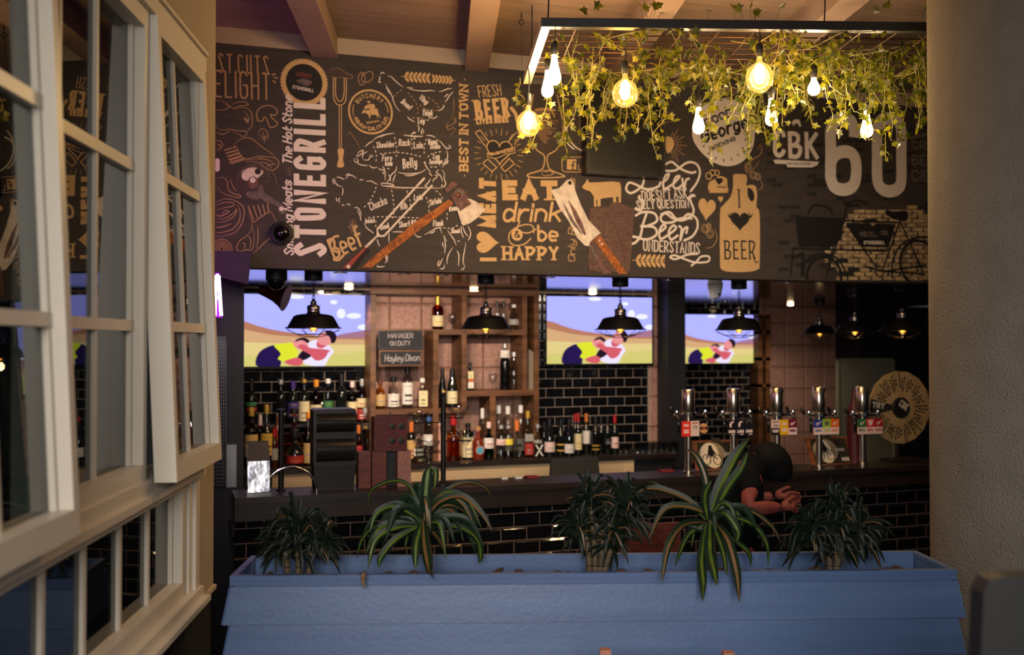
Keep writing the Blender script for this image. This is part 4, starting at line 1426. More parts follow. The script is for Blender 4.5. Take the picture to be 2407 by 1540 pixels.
strokes(g, [[(690, 1000), (1110, 1015)], [(700, 1030), (930, 1360)], [(1120, 1010), (990, 1370)], [(1120, 1000), (1190, 1160), (1300, 1400)], [(700, 890), (660, 1080), (600, 1250), (540, 1440)], [(680, 1080), (600, 1200), (560, 1330)],
            [(300, 970), (690, 990)], [(300, 970), (330, 1200)], [(330, 1200), (600, 1200), (690, 990)], [(270, 1220), (1040, 1240)], [(280, 1220), (260, 1440)], [(355, 1240), (345, 1440)], [(270, 1300), (360, 1250)], [(850, 1365), (1000, 1400), (1300, 1420)], [(1000, 1400), (1330, 1350)]], bw, BIK, smooth=False, taper=False)
MU.fill(g([(300, 970), (690, 990), (600, 1200), (330, 1200)]), BIK)
strokes(g, [[(395, 950), (430, 890), (500, 880), (570, 910), (590, 960)], [(690, 890), (720, 860), (790, 840), (870, 875)], [(700, 900), (750, 880), (800, 880)], [(1060, 1460), (1060, 1330), (1120, 1200), (1230, 1140), (1340, 1130)], [(360, 1440), (370, 1340), (450, 1275), (540, 1265), (640, 1310), (710, 1450)]], S(5), BIK, taper=False)
smooth_fill(g, [(1010, 920), (1080, 930), (1170, 925), (1180, 990), (1130, 1005), (1020, 960)], BIK)
MU.ring(g([(960, 1400)])[0], S(13), S(3.4), BIK)
MU.fill(g([(695, 1030), (880, 1018), (900, 1045), (940, 1020), (1085, 1030), (1030, 1210), (820, 1205)]), BIK)
MU.text('60', *g([(805, 1130), (858, 1130)]), S(14), S(3.2), GRY)
MU.text('CRAFT', *g([(863, 1105), (920, 1105)]), S(6), S(1), GRY)
MU.text('BEERS', *g([(863, 1130), (945, 1130)]), S(6), S(1), GRY)
MU.text('CBK', *g([(972, 1115), (1028, 1115)]), S(12), S(2), GRY)
MU.text('STONEGRILL', *g([(835, 1188), (1000, 1188)]), S(9), S(2), WHT)
mural = MU.b.build('mural', mural_mats, None, smooth=False, weld=False)
mural.location = (0, 0, 0)
tag(mural, 'long printed charcoal mural board above the bar with lettering, animals and tools', 'mural')

# ================================================================ hanging light frame, bulbs and ivy
ZF = hd(1290, 55, 4.4).z
FA = plan(hd(1272, 52, 4.4).dot(RIGHT), 4.4)
FB = plan(2.25, 4.48)
fx = (FB - FA).normalized()
FL = (FB - FA).length
FD = 0.98
fy = D1


def fp(a, d, z=0.0):
    return FA + fx * a + fy * d + Vector((0, 0, ZF + z))


fr = thing('light_frame', 'black steel frame with wire mesh hung below the ceiling, carrying bulbs and ivy', 'light frame', fp(FL / 2, FD / 2))
m_rail = mat('black_rail', (26, 24, 24), 0.4)
m_raw = mat('pale_rail', (206, 196, 176), 0.4)
hw = 0.02


def rail(p, q, m, name='rail'):
    e = (q - p).normalized()
    s = Vector((-e.y, e.x, 0)) * hw
    b = MB()
    b.hexa([p - s + Vector((0, 0, -hw)), q - s + Vector((0, 0, -hw)), q + s + Vector((0, 0, -hw)), p + s + Vector((0, 0, -hw)),
            p - s + Vector((0, 0, hw)), q - s + Vector((0, 0, hw)), q + s + Vector((0, 0, hw)), p + s + Vector((0, 0, hw))])
    return b.build(name, m, fr, smooth=False)


rail(fp(0, 0), fp(FL, 0), m_rail)
rail(fp(0, FD), fp(FL, FD), m_rail)
tag(rail(fp(0.02, hw), fp(0.02, FD - hw), m_raw), 'pale side rail')
rail(fp(FL, hw), fp(FL, FD - hw), m_rail)
b = MB()
for k in range(1, 11):
    d = FD * k / 11
    b.tube([fp(0.02, d, 0.004), fp(FL, d, 0.004)], 0.0032, 5)
for k in range(1, 13):
    a = FL * k / 13
    b.tube([fp(a, 0, -0.004), fp(a, FD, -0.004)], 0.0032, 5)
b.build('wire_mesh', mat('rusty_wire', (70, 46, 28), 0.5, 0.5), fr)
for a, d in ((0.03, 0.0), (0.05, FD), (FL * 0.6, 0), (FL * 0.6, FD)):
    b = MB()
    b.tube([fp(a, d, 0.02), fp(a + 0.004, d, 0.1), fp(a - 0.003, d, 0.2), fp(a, d, ZC - ZF)], 0.0035, 5)
    b.build('hanging_wire', m_rail, fr)

m_amber = thin_glass('amber_bulb_glass', (255, 226, 150), 0.9, glow=((255, 204, 110), 0.55))
m_hot = emis('filament_glow', (255, 222, 150), 26)
m_hotglass = emis('lit_bulb_glass', (255, 216, 140), 7.5)
m_socket = mat('black_socket', (24, 22, 21), 0.45)
WARM = (1.0, 0.69, 0.36)
GLOBE = [(0.011, 0.0), (0.013, -0.012), (0.0135, -0.022), (0.02, -0.03), (0.036, -0.04), (0.052, -0.058), (0.0605, -0.082), (0.062, -0.1), (0.058, -0.122), (0.046, -0.143), (0.026, -0.157), (0.0, -0.161)]
TEAR = [(0.0125, 0.0), (0.014, -0.02), (0.018, -0.045), (0.025, -0.075), (0.031, -0.098), (0.031, -0.113), (0.025, -0.128), (0.012, -0.137), (0, -0.139)]
PEAR = [(0.0125, 0.0), (0.0135, -0.014), (0.021, -0.03), (0.029, -0.045), (0.031, -0.06), (0.027, -0.075), (0.015, -0.086), (0, -0.089)]
# px, py of the glass top, distance, kind, label
BULBS = [(1242, 247, 5.05, 'g', 'smallest round globe bulb, hanging lowest at the back left corner of the frame'),
         (1303, 128, 4.46, 't', 'long teardrop bulb hanging nearest under the front left corner of the frame'),
         (1287, 165, 5.0, 't', 'long teardrop bulb just behind and below the front corner bulb'),
         (1469, 173, 4.72, 'g', 'round globe bulb in front of the black screen'),
         (1642, 252, 5.1, 't', 'teardrop bulb glowing among ivy over the round white badge'),
         (1785, 133, 4.47, 'g', 'largest round globe bulb hanging from the front rail above the badge'),
         (1813, 231, 4.95, 't', 'teardrop bulb below the largest globe, among bright ivy'),
         (1913, 182, 4.85, 'p', 'small pear-shaped bulb above the letters of the kitchen logo'),
         (2037, 260, 5.05, 't', 'rightmost teardrop bulb, in front of the big number on the mural')]
for px, py, zc, kd, lab in BULBS:
    p = hd(px, py, zc)
    t = thing('hanging_bulb', lab, 'light bulb', p, 0, 'bulbs on the hanging frame')
    prof = {'g': GLOBE, 't': TEAR, 'p': PEAR}[kd]
    b = MB()
    b.lathe([(r, z + p.z) for r, z in prof], 28, (p.x, p.y, 0))
    b.build('glass_bulb', m_amber if kd == 'g' else m_hotglass, t)
    b = MB()
    b.lathe([(0.0, p.z + 0.062), (0.012, p.z + 0.06), (0.017, p.z + 0.05), (0.0175, p.z + 0.02), (0.015, p.z + 0.0), (0.011, p.z - 0.004)], 18, (p.x, p.y, 0))
    b.build('socket', m_socket, t)
    b = MB()
    b.tube([(p.x, p.y, p.z + 0.055), (p.x + 0.006, p.y, p.z + 0.055 + (ZF - p.z - .055) * .5), (p.x, p.y, ZF - 0.01)], 0.0035, 6)
    b.build('cord', m_rail, t)
    if kd == 'g':
        b = MB()
        b.lathe([(0.004, p.z - 0.03), (0.02, p.z - 0.05), (0.026, p.z - 0.085), (0.019, p.z - 0.118), (0.003, p.z - 0.128)], 12, (p.x, p.y, 0))
        b.build('filament', m_hot, t)
    lamp('bulb_light', 'POINT', (p.x, p.y, p.z - 0.085), {'g': 21, 't': 24, 'p': 22}[kd], WARM, shadow_soft_size=0.06)

m_ivy = leaf_mat('ivy_leaf', (44, 56, 12), (112, 108, 16), 0.45, 0.45, 22)
m_ivystem = mat('ivy_stem', (120, 112, 58), 0.6)
IV = [(0, 0.0), (0.16, -0.02), (0.42, -0.08), (0.30, 0.16), (0.5, 0.42), (0.24, 0.5), (0.0, 1.0), (-0.24, 0.5), (-0.5, 0.42), (-0.30, 0.16), (-0.42, -0.08), (-0.16, -0.02)]
ri = random.Random(3)


def ivy_leaf(b, p, size, down=0.6):
    d = Vector((ri.gauss(0, 0.6), ri.gauss(0, 0.6), -down + ri.gauss(0, 0.35))).normalized()
    f = Vector((ri.gauss(0, 0.5), -1 + ri.gauss(0, 0.5), ri.gauss(0.1, 0.4))).normalized()
    s = d.cross(f)
    if s.length < 1e-3:
        return
    s.normalize()
    f = s.cross(d)
    vs = [p + (s * x + d * y) * size + f * size * (0.18 * abs(x) - 0.12 * y * y) for x, y in IV]
    c = p + d * size * 0.35 - f * size * 0.02
    o = len(vs)
    b.add(vs + [c], [(i, (i + 1) % o, o) for i in range(o)], 0)


def ivy_strand(b, pts, step=0.028, size=(0.026, 0.047)):
    q = catmull(pts, 6)
    b.tube(q, 0.0019, 4, 1, caps=False)
    acc = 0
    for u, v in zip(q, q[1:]):
        acc += (v - u).length
        if acc > step:
            acc = 0
            for k in range(ri.choice((1, 1, 2))):
                o = v + Vector((ri.gauss(0, 0.02), ri.gauss(0, 0.02), ri.gauss(-0.008, 0.012)))
                b.tube([v, (v + o) / 2 + Vector((0, 0, 0.006)), o], 0.0011, 3, 1, caps=False)
                ivy_leaf(b, o, ri.uniform(*size))


def hang(a, d, L, sway=0.05):
    pts = [fp(a, d, 0.01)]
    n = max(3, int(L / 0.09))
    x, y = 0, 0
    for i in range(1, n + 1):
        x += ri.gauss(0, sway * 0.45)
        y += ri.gauss(0, sway * 0.3)
        pts.append(fp(a + x, d + y, -L * i / n))
    return pts


b = MB()
for k in range(34):                       # vines lying on the mesh
    a = ri.uniform(0.05, FL - 0.3)
    d = ri.uniform(0.05, FD)
    pts = [fp(a, d, ri.uniform(-0.01, 0.02))]
    for i in range(5):
        a += ri.uniform(0.03, 0.12)
        d = min(max(d + ri.gauss(0, 0.09), 0.0), FD)
        pts.append(fp(min(a, FL), d, ri.uniform(-0.06, 0.02)))
    ivy_strand(b, pts, 0.034)
for k in range(105):
    a = 0.06 + (FL - 0.08) * (ri.random() ** 0.75)
    d = FD * (ri.random() ** 0.7)
    L = (ri.uniform(0.08, 0.3) if k % 4 else ri.uniform(0.26, 0.44)) * (0.75 + 0.35 * d / FD)
    ivy_strand(b, hang(a, d, L), 0.026)
for k in range(18):                       # sprigs sticking up over the front rail
    a = ri.uniform(0.1, FL - 0.2)
    p = fp(a, 0.0, 0.03)
    o = p + Vector((ri.gauss(0, 0.015), 0, ri.uniform(0.02, 0.06)))
    b.tube([p, o], 0.0013, 3, 1, caps=False)
    ivy_leaf(b, o, ri.uniform(0.035, 0.05), -0.2)
tag(b.build('ivy', [m_ivy, m_ivystem], None, smooth=False, weld=False), 'mass of green ivy trailing over the wire mesh of the light frame', 'ivy', kind='stuff')
# the long strands that hang clear of the mass: px top, px bottom, py bottom, distance
STR = [(1330, 1336, 372, 4.7, 'long lacy ivy strand hanging left of the black screen'), (1395, 1390, 348, 4.75, 'ivy strand hanging across the left edge of the black screen'),
       (1500, 1497, 312, 4.72, 'short ivy strand hanging just right of the front globe bulb over the screen'), (1556, 1546, 372, 4.8, 'thin ivy strand hanging along the right edge of the black screen'),
       (1682, 1672, 362, 4.85, 'ivy strand trailing down over the round white badge'), (1836, 1828, 330, 4.8, 'ivy strand hanging beside the lit teardrop bulb above the kitchen logo'),
       (1935, 1945, 310, 4.8, 'ivy strand hanging to the left side of the big number'), (2090, 2094, 330, 4.9, 'ivy strand hanging in front of the big number, right of the last bulb'),
       (2160, 2158, 312, 4.8, 'rightmost ivy strand, beside the plaster column'), (1222, 1228, 250, 5.3, 'leftmost ivy strand, at the back left corner of the frame')]
for (pxt, pxb, pyb, zc, lab) in STR:
    pb = hd(pxb, pyb, zc)
    pt = hd(pxt, 80, zc)
    pt.z = ZF
    pts = [pt] + [pt.lerp(pb, k / 5) + Vector((ri.gauss(0, 0.018), ri.gauss(0, 0.018), 0)) for k in range(1, 5)] + [pb]
    b = MB()
    ivy_strand(b, pts, 0.03)
    tag(b.build('ivy_strand', [m_ivy, m_ivystem], None, smooth=False, weld=False, loc=pt), lab, 'ivy', 'hanging ivy strands')

# ceiling hook left of the frame
p = hz(1226, 30, ZC)
t = thing('ceiling_hook', 'small ring hook with a thin wire hanging from the ceiling left of the light frame', 'hook', p)
b = MB()
b.tube([p, p + Vector((0, 0, -0.04))], 0.003, 6)
b.tube([p + Vector((0.014 * math.cos(a), 0, -0.054 + 0.014 * math.sin(a))) for a in [k * math.pi / 6 for k in range(12)]], 0.003, 6, closed=True)
b.build('ring', m_rail, t)
b = MB()
b.tube([p + Vector((0, 0, -0.068)), p + Vector((0.002, 0, -0.2)), p + Vector((0, 0, -0.3))], 0.0012, 4)
b.build('wire', m_rail, t)

# ================================================================ cage pendants
SPOT_W = (70, 120, 120, 90, 70, 60)
m_fil = emis('pendant_filament', (255, 170, 60), 9)
m_bulbglass = thin_glass('pendant_bulb_glass', (255, 224, 170), 1.0, glow=((255, 170, 70), 0.12))


def make_pendant():
    t = thing('pendant_lamp', 'x', 'pendant lamp')
    b = MB()
    b.lathe([(0.0, 0), (0.055, 0), (0.058, -0.004), (0.058, -0.04), (0.054, -0.046), (0.0, -0.048)], 28)
    b.build('ceiling_rose', m_black, t)
    b = MB()
    z = -0.048
    k = 0
    while z > -0.16:
        pts = []
        for i in range(12):
            a = 2 * math.pi * i / 12
            u, w = 0.008 * math.cos(a), 0.0155 * math.sin(a)
            pts.append((u, 0, z - 0.012 + w) if k % 2 == 0 else (0, u, z - 0.012 + w))
        b.tube(pts, 0.0026, 6, closed=True)
        z -= 0.0235
        k += 1
    b.build('chain', m_blackmetal, t)
    b = MB()
    b.lathe([(0.0, -0.158), (0.008, -0.16), (0.012, -0.172), (0.02, -0.18), (0.02, -0.19), (0.017, -0.194), (0.024, -0.2), (0.038, -0.205), (0.041, -0.21), (0.041, -0.228), (0.037, -0.231), (0.041, -0.236), (0.041, -0.244), (0.036, -0.247)], 28)
    b.build('socket_cap', m_pewter, t)
    b = MB()
    b.lathe([(0.036, -0.244), (0.042, -0.25), (0.045, -0.256), (0.075, -0.259), (0.105, -0.264), (0.124, -0.272), (0.132, -0.284), (0.165, -0.342), (0.18, -0.345), (0.18, -0.349), (0.163, -0.348), (0.13, -0.289), (0.12, -0.277), (0.07, -0.265), (0.036, -0.262)], 40)
    b.build('shade', mat('black_enamel', (17, 16, 17), 0.38), t)
    cg = MB()
    for k in range(8):
        a = 2 * math.pi * (k + 0.3) / 8
        c, s = math.cos(a), math.sin(a)
        cg.tube([(0.178 * c, 0.178 * s, -0.347), (0.172 * c, 0.172 * s, -0.362), (0.1 * c, 0.1 * s, -0.392), (0.05 * c, 0.05 * s, -0.404)], 0.0022, 5)
    for r, z in ((0.178, -0.348), (0.11, -0.388), (0.05, -0.404)):
        cg.tube([(r * math.cos(2 * math.pi * i / 28), r * math.sin(2 * math.pi * i / 28), z) for i in range(28)], 0.0024, 5, closed=True)
    cg.build('wire_cage', m_blackmetal, t)
    b = MB()
    b.lathe([(0.012, -0.3), (0.016, -0.312), (0.027, -0.33), (0.03, -0.347), (0.024, -0.364), (0.012, -0.373), (0, -0.375)], 18)
    g = b.build('glass_bulb', m_bulbglass, t)
    b = MB()
    b.lathe([(0.004, -0.328), (0.014, -0.332), (0.016, -0.345), (0.014, -0.356), (0.004, -0.359)], 10)
    b.build('filament', m_fil, g)
    return t


pend = make_pendant()
PD_ = [((737, 1), 6.45, 'black cage pendant lamp in front of the large left television'), ((1142, 1), 6.45, 'black cage pendant lamp in front of the pine bottle shelving'),
       ((1458, 1), 6.45, 'black cage pendant lamp in front of the middle television'), ((1737, 1), 6.45, 'black cage pendant lamp partly in front of the smallest, farthest television'),
       ((1926, 1), 9.0, 'farthest black cage pendant lamp, against the pale hide wall on the right'), ((2009, 1), 7.45, 'dim cage pendant lamp in the dark, second from the right'),
       ((2121, 1), 6.45, 'dim cage pendant lamp in the dark beside the plaster column, rightmost of the row')]
for i, ((px, _), yy, lab) in enumerate(PD_):
    o = pend if i == 0 else copy_tree(pend)
    x = hy(px, 700, yy).x
    o.location = (x, yy, ZS)
    o.rotation_euler = (0, 0, 0.37 * i)
    o['label'] = lab
    o['group'] = 'cage pendants over the bar'
    lamp('pendant_light', 'POINT', (x, yy, ZS - 0.40), 0.9, (1, 0.6, 0.24), shadow_soft_size=0.03)

# downlights let into the soffit
for i, (px, py, lab, en) in enumerate(((820, 674, 'recessed downlight in the soffit above the right edge of the left television', 10),
                                   (1114, 681, 'recessed downlight in the soffit above the pine bottle shelving', 10),
                                   (1393, 686, 'recessed downlight in the soffit above the middle television', 9),
                                   (1858, 714, 'recessed downlight in the soffit near the far hide wall', 16),
                                   (1704, 709, 'unlit dark recessed downlight above the farthest television', 0))):
    p = hz(px, py, ZS)
    t = thing('downlight', lab, 'downlight', p, 0, 'downlights in the soffit')
    b = MB()
    b.lathe([(0.034, p.z), (0.05, p.z), (0.05, p.z - 0.004), (0.036, p.z - 0.007), (0.034, p.z)], 24, (p.x, p.y, 0))
    b.build('trim_ring', m_pewter, t)
    b = MB()
    b.lathe([(0.034, p.z - 0.004), (0.034, p.z - 0.016), (0.026, p.z - 0.022), (0.0, p.z - 0.025)], 24, (p.x, p.y, 0))
    b.build('lens', emis('downlight_lens', (255, 214, 160), 9) if en else m_black, t, smooth=False)
    if en:
        lamp('downlight_beam', 'SPOT', p + Vector((0, 0, -0.03)), en * 3, (1, 0.78, 0.58), p + Vector((0, 0.05, -1)), spot_size=math.radians(130), spot_blend=0.7, shadow_soft_size=0.04)
# a row of unseen spots added just behind the mural board to brighten the shelves
for k, px in enumerate((800, 950, 1040, 1290, 1570, 1850)):
    x = hy(px, 800, 6.3).x
    t = thing('downlight', '%s of six added unseen spots along the front edge of the soffit' % ('first', 'second', 'third', 'fourth', 'fifth', 'sixth')[k] + ' from the left', 'downlight', (x, 6.3, ZS), 0, 'added spots behind the mural edge')
    b = MB()
    b.lathe([(0.03, ZS - 0.0005), (0.045, ZS - 0.0005), (0.045, ZS - 0.003), (0.03, ZS - 0.003)], 24, (x, 6.3, 0))
    b.build('trim_ring', m_pewter, t)
    lamp('added_spot_beam', 'SPOT', (x, 6.3, ZS - 0.008), SPOT_W[k], (1, 0.78, 0.6), hy(px, 900, 8.15) + Vector((0, 0, -0.05)), spot_size=math.radians(70), spot_blend=0.8, shadow_soft_size=0.035)

# ================================================================ televisions
TVM = [emis('tv_sky', (160, 162, 255), 1.35), emis('tv_cloud', (226, 228, 255), 1.2), emis('tv_hill', (196, 132, 104), 0.9), emis('tv_slope', (222, 176, 128), 0.95),
       emis('tv_field', (230, 208, 138), 1.0), emis('tv_grass', (216, 206, 120), 1.0), emis('tv_indigo', (42, 26, 84), 0.9), emis('tv_yellow', (226, 232, 50), 1.0),
       emis('tv_skin', (222, 96, 110), 0.95), emis('tv_pale_skin', (238, 150, 150), 1.0), emis('tv_shirt', (236, 226, 252), 1.05), emis('tv_hair', (44, 26, 44), 0.8),
       emis('tv_hill_far', (176, 126, 150), 0.9)]


def tv(label, x0, x1, z0, z1, y, name='television'):
    """A flat screen on the plane y: its picture is a couple in a dry field."""
    t = thing(name, label, 'television', ((x0 + x1) / 2, y, z0), 0, 'televisions showing the same picture')
    b = MB()
    e = 0.012
    b.box(x0 - e, x1 + e, y + 0.004, y + 0.05, z0 - e * 1.6, z1 + e)
    for (p, q, u, v) in ((x0 - e, x0, z0 - e * 1.6, z1 + e), (x1, x1 + e, z0 - e * 1.6, z1 + e), (x0, x1, z1, z1 + e), (x0, x1, z0 - e * 1.6, z0)):
        b.box(p, q, y - 0.004, y + 0.004, u, v)
    b.build('bezel', m_blackgloss, t, smooth=False)
    W_, H_ = x1 - x0, z1 - z0
    pr = Print(lambda u, v, d: Vector((x0 + min(max(u, 0), 1) * W_, y + 0.0035 - d, z1 - min(max(v, 0), 1) * H_)))
    pr.fill([(0, 0), (1, 0), (1, 1), (0, 1)], 0)

    def sm(pts, m):
        pr.fill([(p.x, p.y) for p in catmull([Vector((a, c, 0)) for a, c in pts], 5, closed=True)], m)
    for cx, cy, rx, ry in ((0.45, 0.03, 0.06, 0.03), (0.80, 0.26, 0.035, 0.07), (0.9, 0.29, 0.06, 0.04), (0.74, 0.1, 0.03, 0.03), (0.98, 0.45, 0.05, 0.04)):
        pr.disc((cx, cy), rx, 1, ry, 14)
    pr.fill([(0.7, 0.62), (0.8, 0.55), (0.9, 0.52), (1, 0.49), (1, 0.7), (0.7, 0.7)], 12)
    pr.fill([(0, 0.36), (0.06, 0.38), (0.14, 0.43), (0.24, 0.48), (0.36, 0.52), (0.5, 0.55), (0.62, 0.57), (0.75, 0.6), (1, 0.6), (1, 0.8), (0, 0.8)], 2)
    pr.fill([(0, 0.47), (0.1, 0.51), (0.25, 0.56), (0.5, 0.6), (0.75, 0.62), (1, 0.63), (1, 0.9), (0, 0.9)], 3)
    pr.fill([(0, 0.66), (0.3, 0.68), (0.6, 0.69), (0.8, 0.7), (1, 0.7), (1, 1), (0, 1)], 4)
    pr.fill([(0, 0.86), (0.3, 0.82), (0.6, 0.85), (1, 0.8), (1, 1), (0, 1)], 5)
    sm([(0.14, 0.92), (0.17, 0.80), (0.23, 0.73), (0.29, 0.71), (0.33, 0.8), (0.33, 0.98), (0.3, 1.0), (0.16, 1.0)], 6)
    sm([(0.28, 0.71), (0.36, 0.68), (0.43, 0.68), (0.46, 0.80), (0.45, 0.87), (0.38, 0.93), (0.31, 0.90), (0.33, 0.82)], 7)
    sm([(0.42, 0.66), (0.47, 0.62), (0.52, 0.63), (0.56, 0.7), (0.5, 0.76), (0.45, 0.75)], 9)
    sm([(0.44, 0.66), (0.46, 0.615), (0.51, 0.6), (0.55, 0.64), (0.56, 0.7), (0.53, 0.67), (0.49, 0.635)], 11)
    sm([(0.53, 0.98), (0.5, 0.9), (0.56, 0.8), (0.54, 0.68), (0.6, 0.63), (0.66, 0.65), (0.72, 0.74), (0.74, 0.8), (0.7, 0.9), (0.66, 1.0)], 10)
    sm([(0.46, 0.88), (0.5, 0.78), (0.55, 0.78), (0.57, 0.85), (0.5, 0.92)], 11)
    sm([(0.46, 0.73), (0.5, 0.69), (0.55, 0.74), (0.65, 0.76), (0.71, 0.78), (0.68, 0.83), (0.6, 0.86), (0.53, 0.81)], 8)
    sm([(0.56, 0.83), (0.62, 0.8), (0.69, 0.82), (0.66, 0.9), (0.6, 0.92)], 8)
    sm([(0.62, 0.58), (0.66, 0.52), (0.71, 0.54), (0.73, 0.62), (0.7, 0.7), (0.65, 0.74), (0.61, 0.7)], 9)
    sm([(0.61, 0.66), (0.64, 0.7), (0.68, 0.71), (0.65, 0.75), (0.61, 0.73)], 8)
    sm([(0.67, 0.51), (0.72, 0.5), (0.76, 0.56), (0.755, 0.65), (0.725, 0.68), (0.71, 0.6)], 11)
    sm([(0.36, 0.93), (0.45, 0.88), (0.5, 0.92), (0.48, 0.99), (0.4, 0.98)], 8)
    pr.b.build('screen_picture', TVM, t, smooth=False, weld=False)
    return t


YT = 8.11
zr0, zr1 = hy(1405, 855, YT).z, hy(1405, 698, YT).z
x1 = hy(861, 780, YT).x
zl0, zl1 = hy(860, 860, YT).z, hy(860, 695, YT).z
tv('large lit television at the left end of the bar wall, behind the first pendant', x1 - (zl1 - zl0) * 1.778, x1, zl0, zl1, YT)
xa, xb = hy(1285, 775, YT).x, hy(1533, 775, YT).x
tv('lit television in the middle of the bar wall, right of the pine shelving', xa, xb, zr0, zr1, YT)
YT3 = YB2 - 0.1
xb = hy(1771, 800, YT3).x
z0, z1 = hy(1690, 854, YT3).z, hy(1690, 740, YT3).z
tv('smallest lit television, farthest away on the wall behind the beer taps', xb - (z1 - z0) * 1.778, xb, z0, z1, YT3)

# switched-off black screen fixed over the mural, behind the ivy
ys = YM - 0.10
xa, xb = hy(1378, 400, ys).x, hy(1559, 400, ys).x
z0, z1 = hy(1468, 413, ys).z, hy(1468, 178, ys).z
t = thing('black_screen', 'switched-off black screen in a dark frame mounted over the mural behind the ivy', 'screen', ((xa + xb) / 2, ys, z0))
b = MB()
b.box(xa, xb, ys + 0.012, YS - 0.012, z0, z1)
for (p, q, u, v) in ((xa, xa + 0.028, z0, z1), (xb - 0.028, xb, z0, z1), (xa + 0.028, xb - 0.028, z1 - 0.028, z1), (xa + 0.028, xb - 0.028, z0, z0 + 0.03)):
    b.box(p, q, ys - 0.005, ys + 0.012, u, v)
b.build('screen_frame', mat('screen_frame_black', (30, 27, 25), 0.4), t, smooth=False)
b = MB()
b.box(xa + 0.028, xb - 0.028, ys + 0.006, ys + 0.0115, z0 + 0.03, z1 - 0.028)
b.build('screen_panel', mat('dead_screen', (16, 15, 15), 0.45), t, smooth=False)

# ================================================================ fittings at the left end of the mural
p = hy(662, 549, YS - 0.001)
t = thing('security_dome', 'black dome security camera on the mural, over the vertical white lettering', 'security camera', p)
b = MB()
b.lathe([(0.0, p.y), (0.066, p.y), (0.07, p.y - 0.006), (0.068, p.y - 0.02), (0.058, p.y - 0.026)], 32, (p.x, 0, p.z), axis='y')
b.build('dome_base', m_black, t)
b = MB()
b.lathe([(0.052 * math.cos(a), p.y - 0.024 - 0.052 * math.sin(a)) for a in [k * math.pi / 16 for k in range(9)]], 32, (p.x, 0, p.z), axis='y')
b.build('dome', m_blackgloss, t)
p = hz(650, 632, ZS)
p = hy(650, 645, 6.35)
p.z = ZS
t = thing('camera_turret', 'black round camera housing hanging under the soffit beside the red megaphone', 'security camera', p)
b = MB()
b.lathe([(0, p.z), (0.066, p.z), (0.066, p.z - 0.05), (0.06, p.z - 0.056)], 28, (p.x, p.y, 0))
b.build('housing', m_black, t)
b = MB()
b.lathe([(0.06, p.z - 0.054)] + [(0.058 * math.cos(a), p.z - 0.056 - 0.058 * math.sin(a)) for a in [k * math.pi / 16 for k in range(9)]], 28, (p.x, p.y, 0))
b.build('dome', m_blackgloss, t)
p = hy(640, 690, 6.8)
t = thing('megaphone', 'dark red megaphone hanging under the soffit in front of the left television', 'megaphone', p)
ax = Vector((0.85, -0.35, -0.3)).normalized()
b = MB()
b.tube([p - ax * 0.09, p - ax * 0.04, p + ax * 0.02, p + ax * 0.07, p + ax * 0.1], [0.032, 0.038, 0.05, 0.072, 0.092], 24)
b.build('horn', mat('dark_red_enamel', (58, 12, 16), 0.35), t)
b = MB()
b.tube([p - ax * 0.05, p + Vector((-0.02, 0, 0.08)), Vector((p.x - 0.02, p.y, ZS))], 0.012, 8)
b.build('bracket', m_black, t)
p = hy(1681, 668, 6.75)
p.z = ZS
t = thing('security_camera', 'white bullet-shaped dome camera under the soffit above the farthest television', 'security camera', p)
b = MB()
b.lathe([(0, p.z), (0.06, p.z), (0.058, p.z - 0.012), (0.05, p.z - 0.05), (0.045, p.z - 0.075), (0.03, p.z - 0.098), (0, p.z - 0.105)], 28, (p.x, p.y, 0))
b.build('housing', m_white, t)
b = MB()
for dz, r in ((-0.072, 0.011), (-0.09, 0.006)):
    q = Vector((p.x + 0.012, p.y - 0.043 - dz * 0.02 + (0.012 if dz < -0.08 else 0), p.z + dz))
    b.lathe([(0, q.y - 0.006), (r, q.y - 0.005), (r, q.y + 0.01)], 14, (q.x, 0, q.z), axis='y')
b.build('lens', m_blackgloss, t)

# black loudspeaker box under the left end of the mural
ys = 5.8
xa, xb = hy(480, 640, ys).x, hy(592, 640, ys).x
z0, z1 = hy(560, 668, ys).z, hy(560, 590, ys).z
t = thing('loudspeaker', 'black loudspeaker box tucked under the left end of the mural beside the wall edge', 'loudspeaker', ((xa + xb) / 2, ys, z0))
b = MB()
b.hexa([(xa, ys + 0.05, z0 + 0.06), (xb - 0.02, ys, z0), (xb - 0.02, ys + 0.16, z0), (xa, ys + 0.16, z0 + 0.06), (xa, ys + 0.05, z1), (xb, ys, z1), (xb, ys + 0.16, z1), (xa, ys + 0.16, z1)])
b.build('cabinet', mat('speaker_black', (24, 22, 23), 0.6), t, smooth=False)
b = MB()
b.box(xa + 0.12, xb - 0.05, ys + 0.16, ys + 0.186, z1 - 0.05, z1 - 0.02)
b.build('wall_bracket', m_black, t, smooth=False)

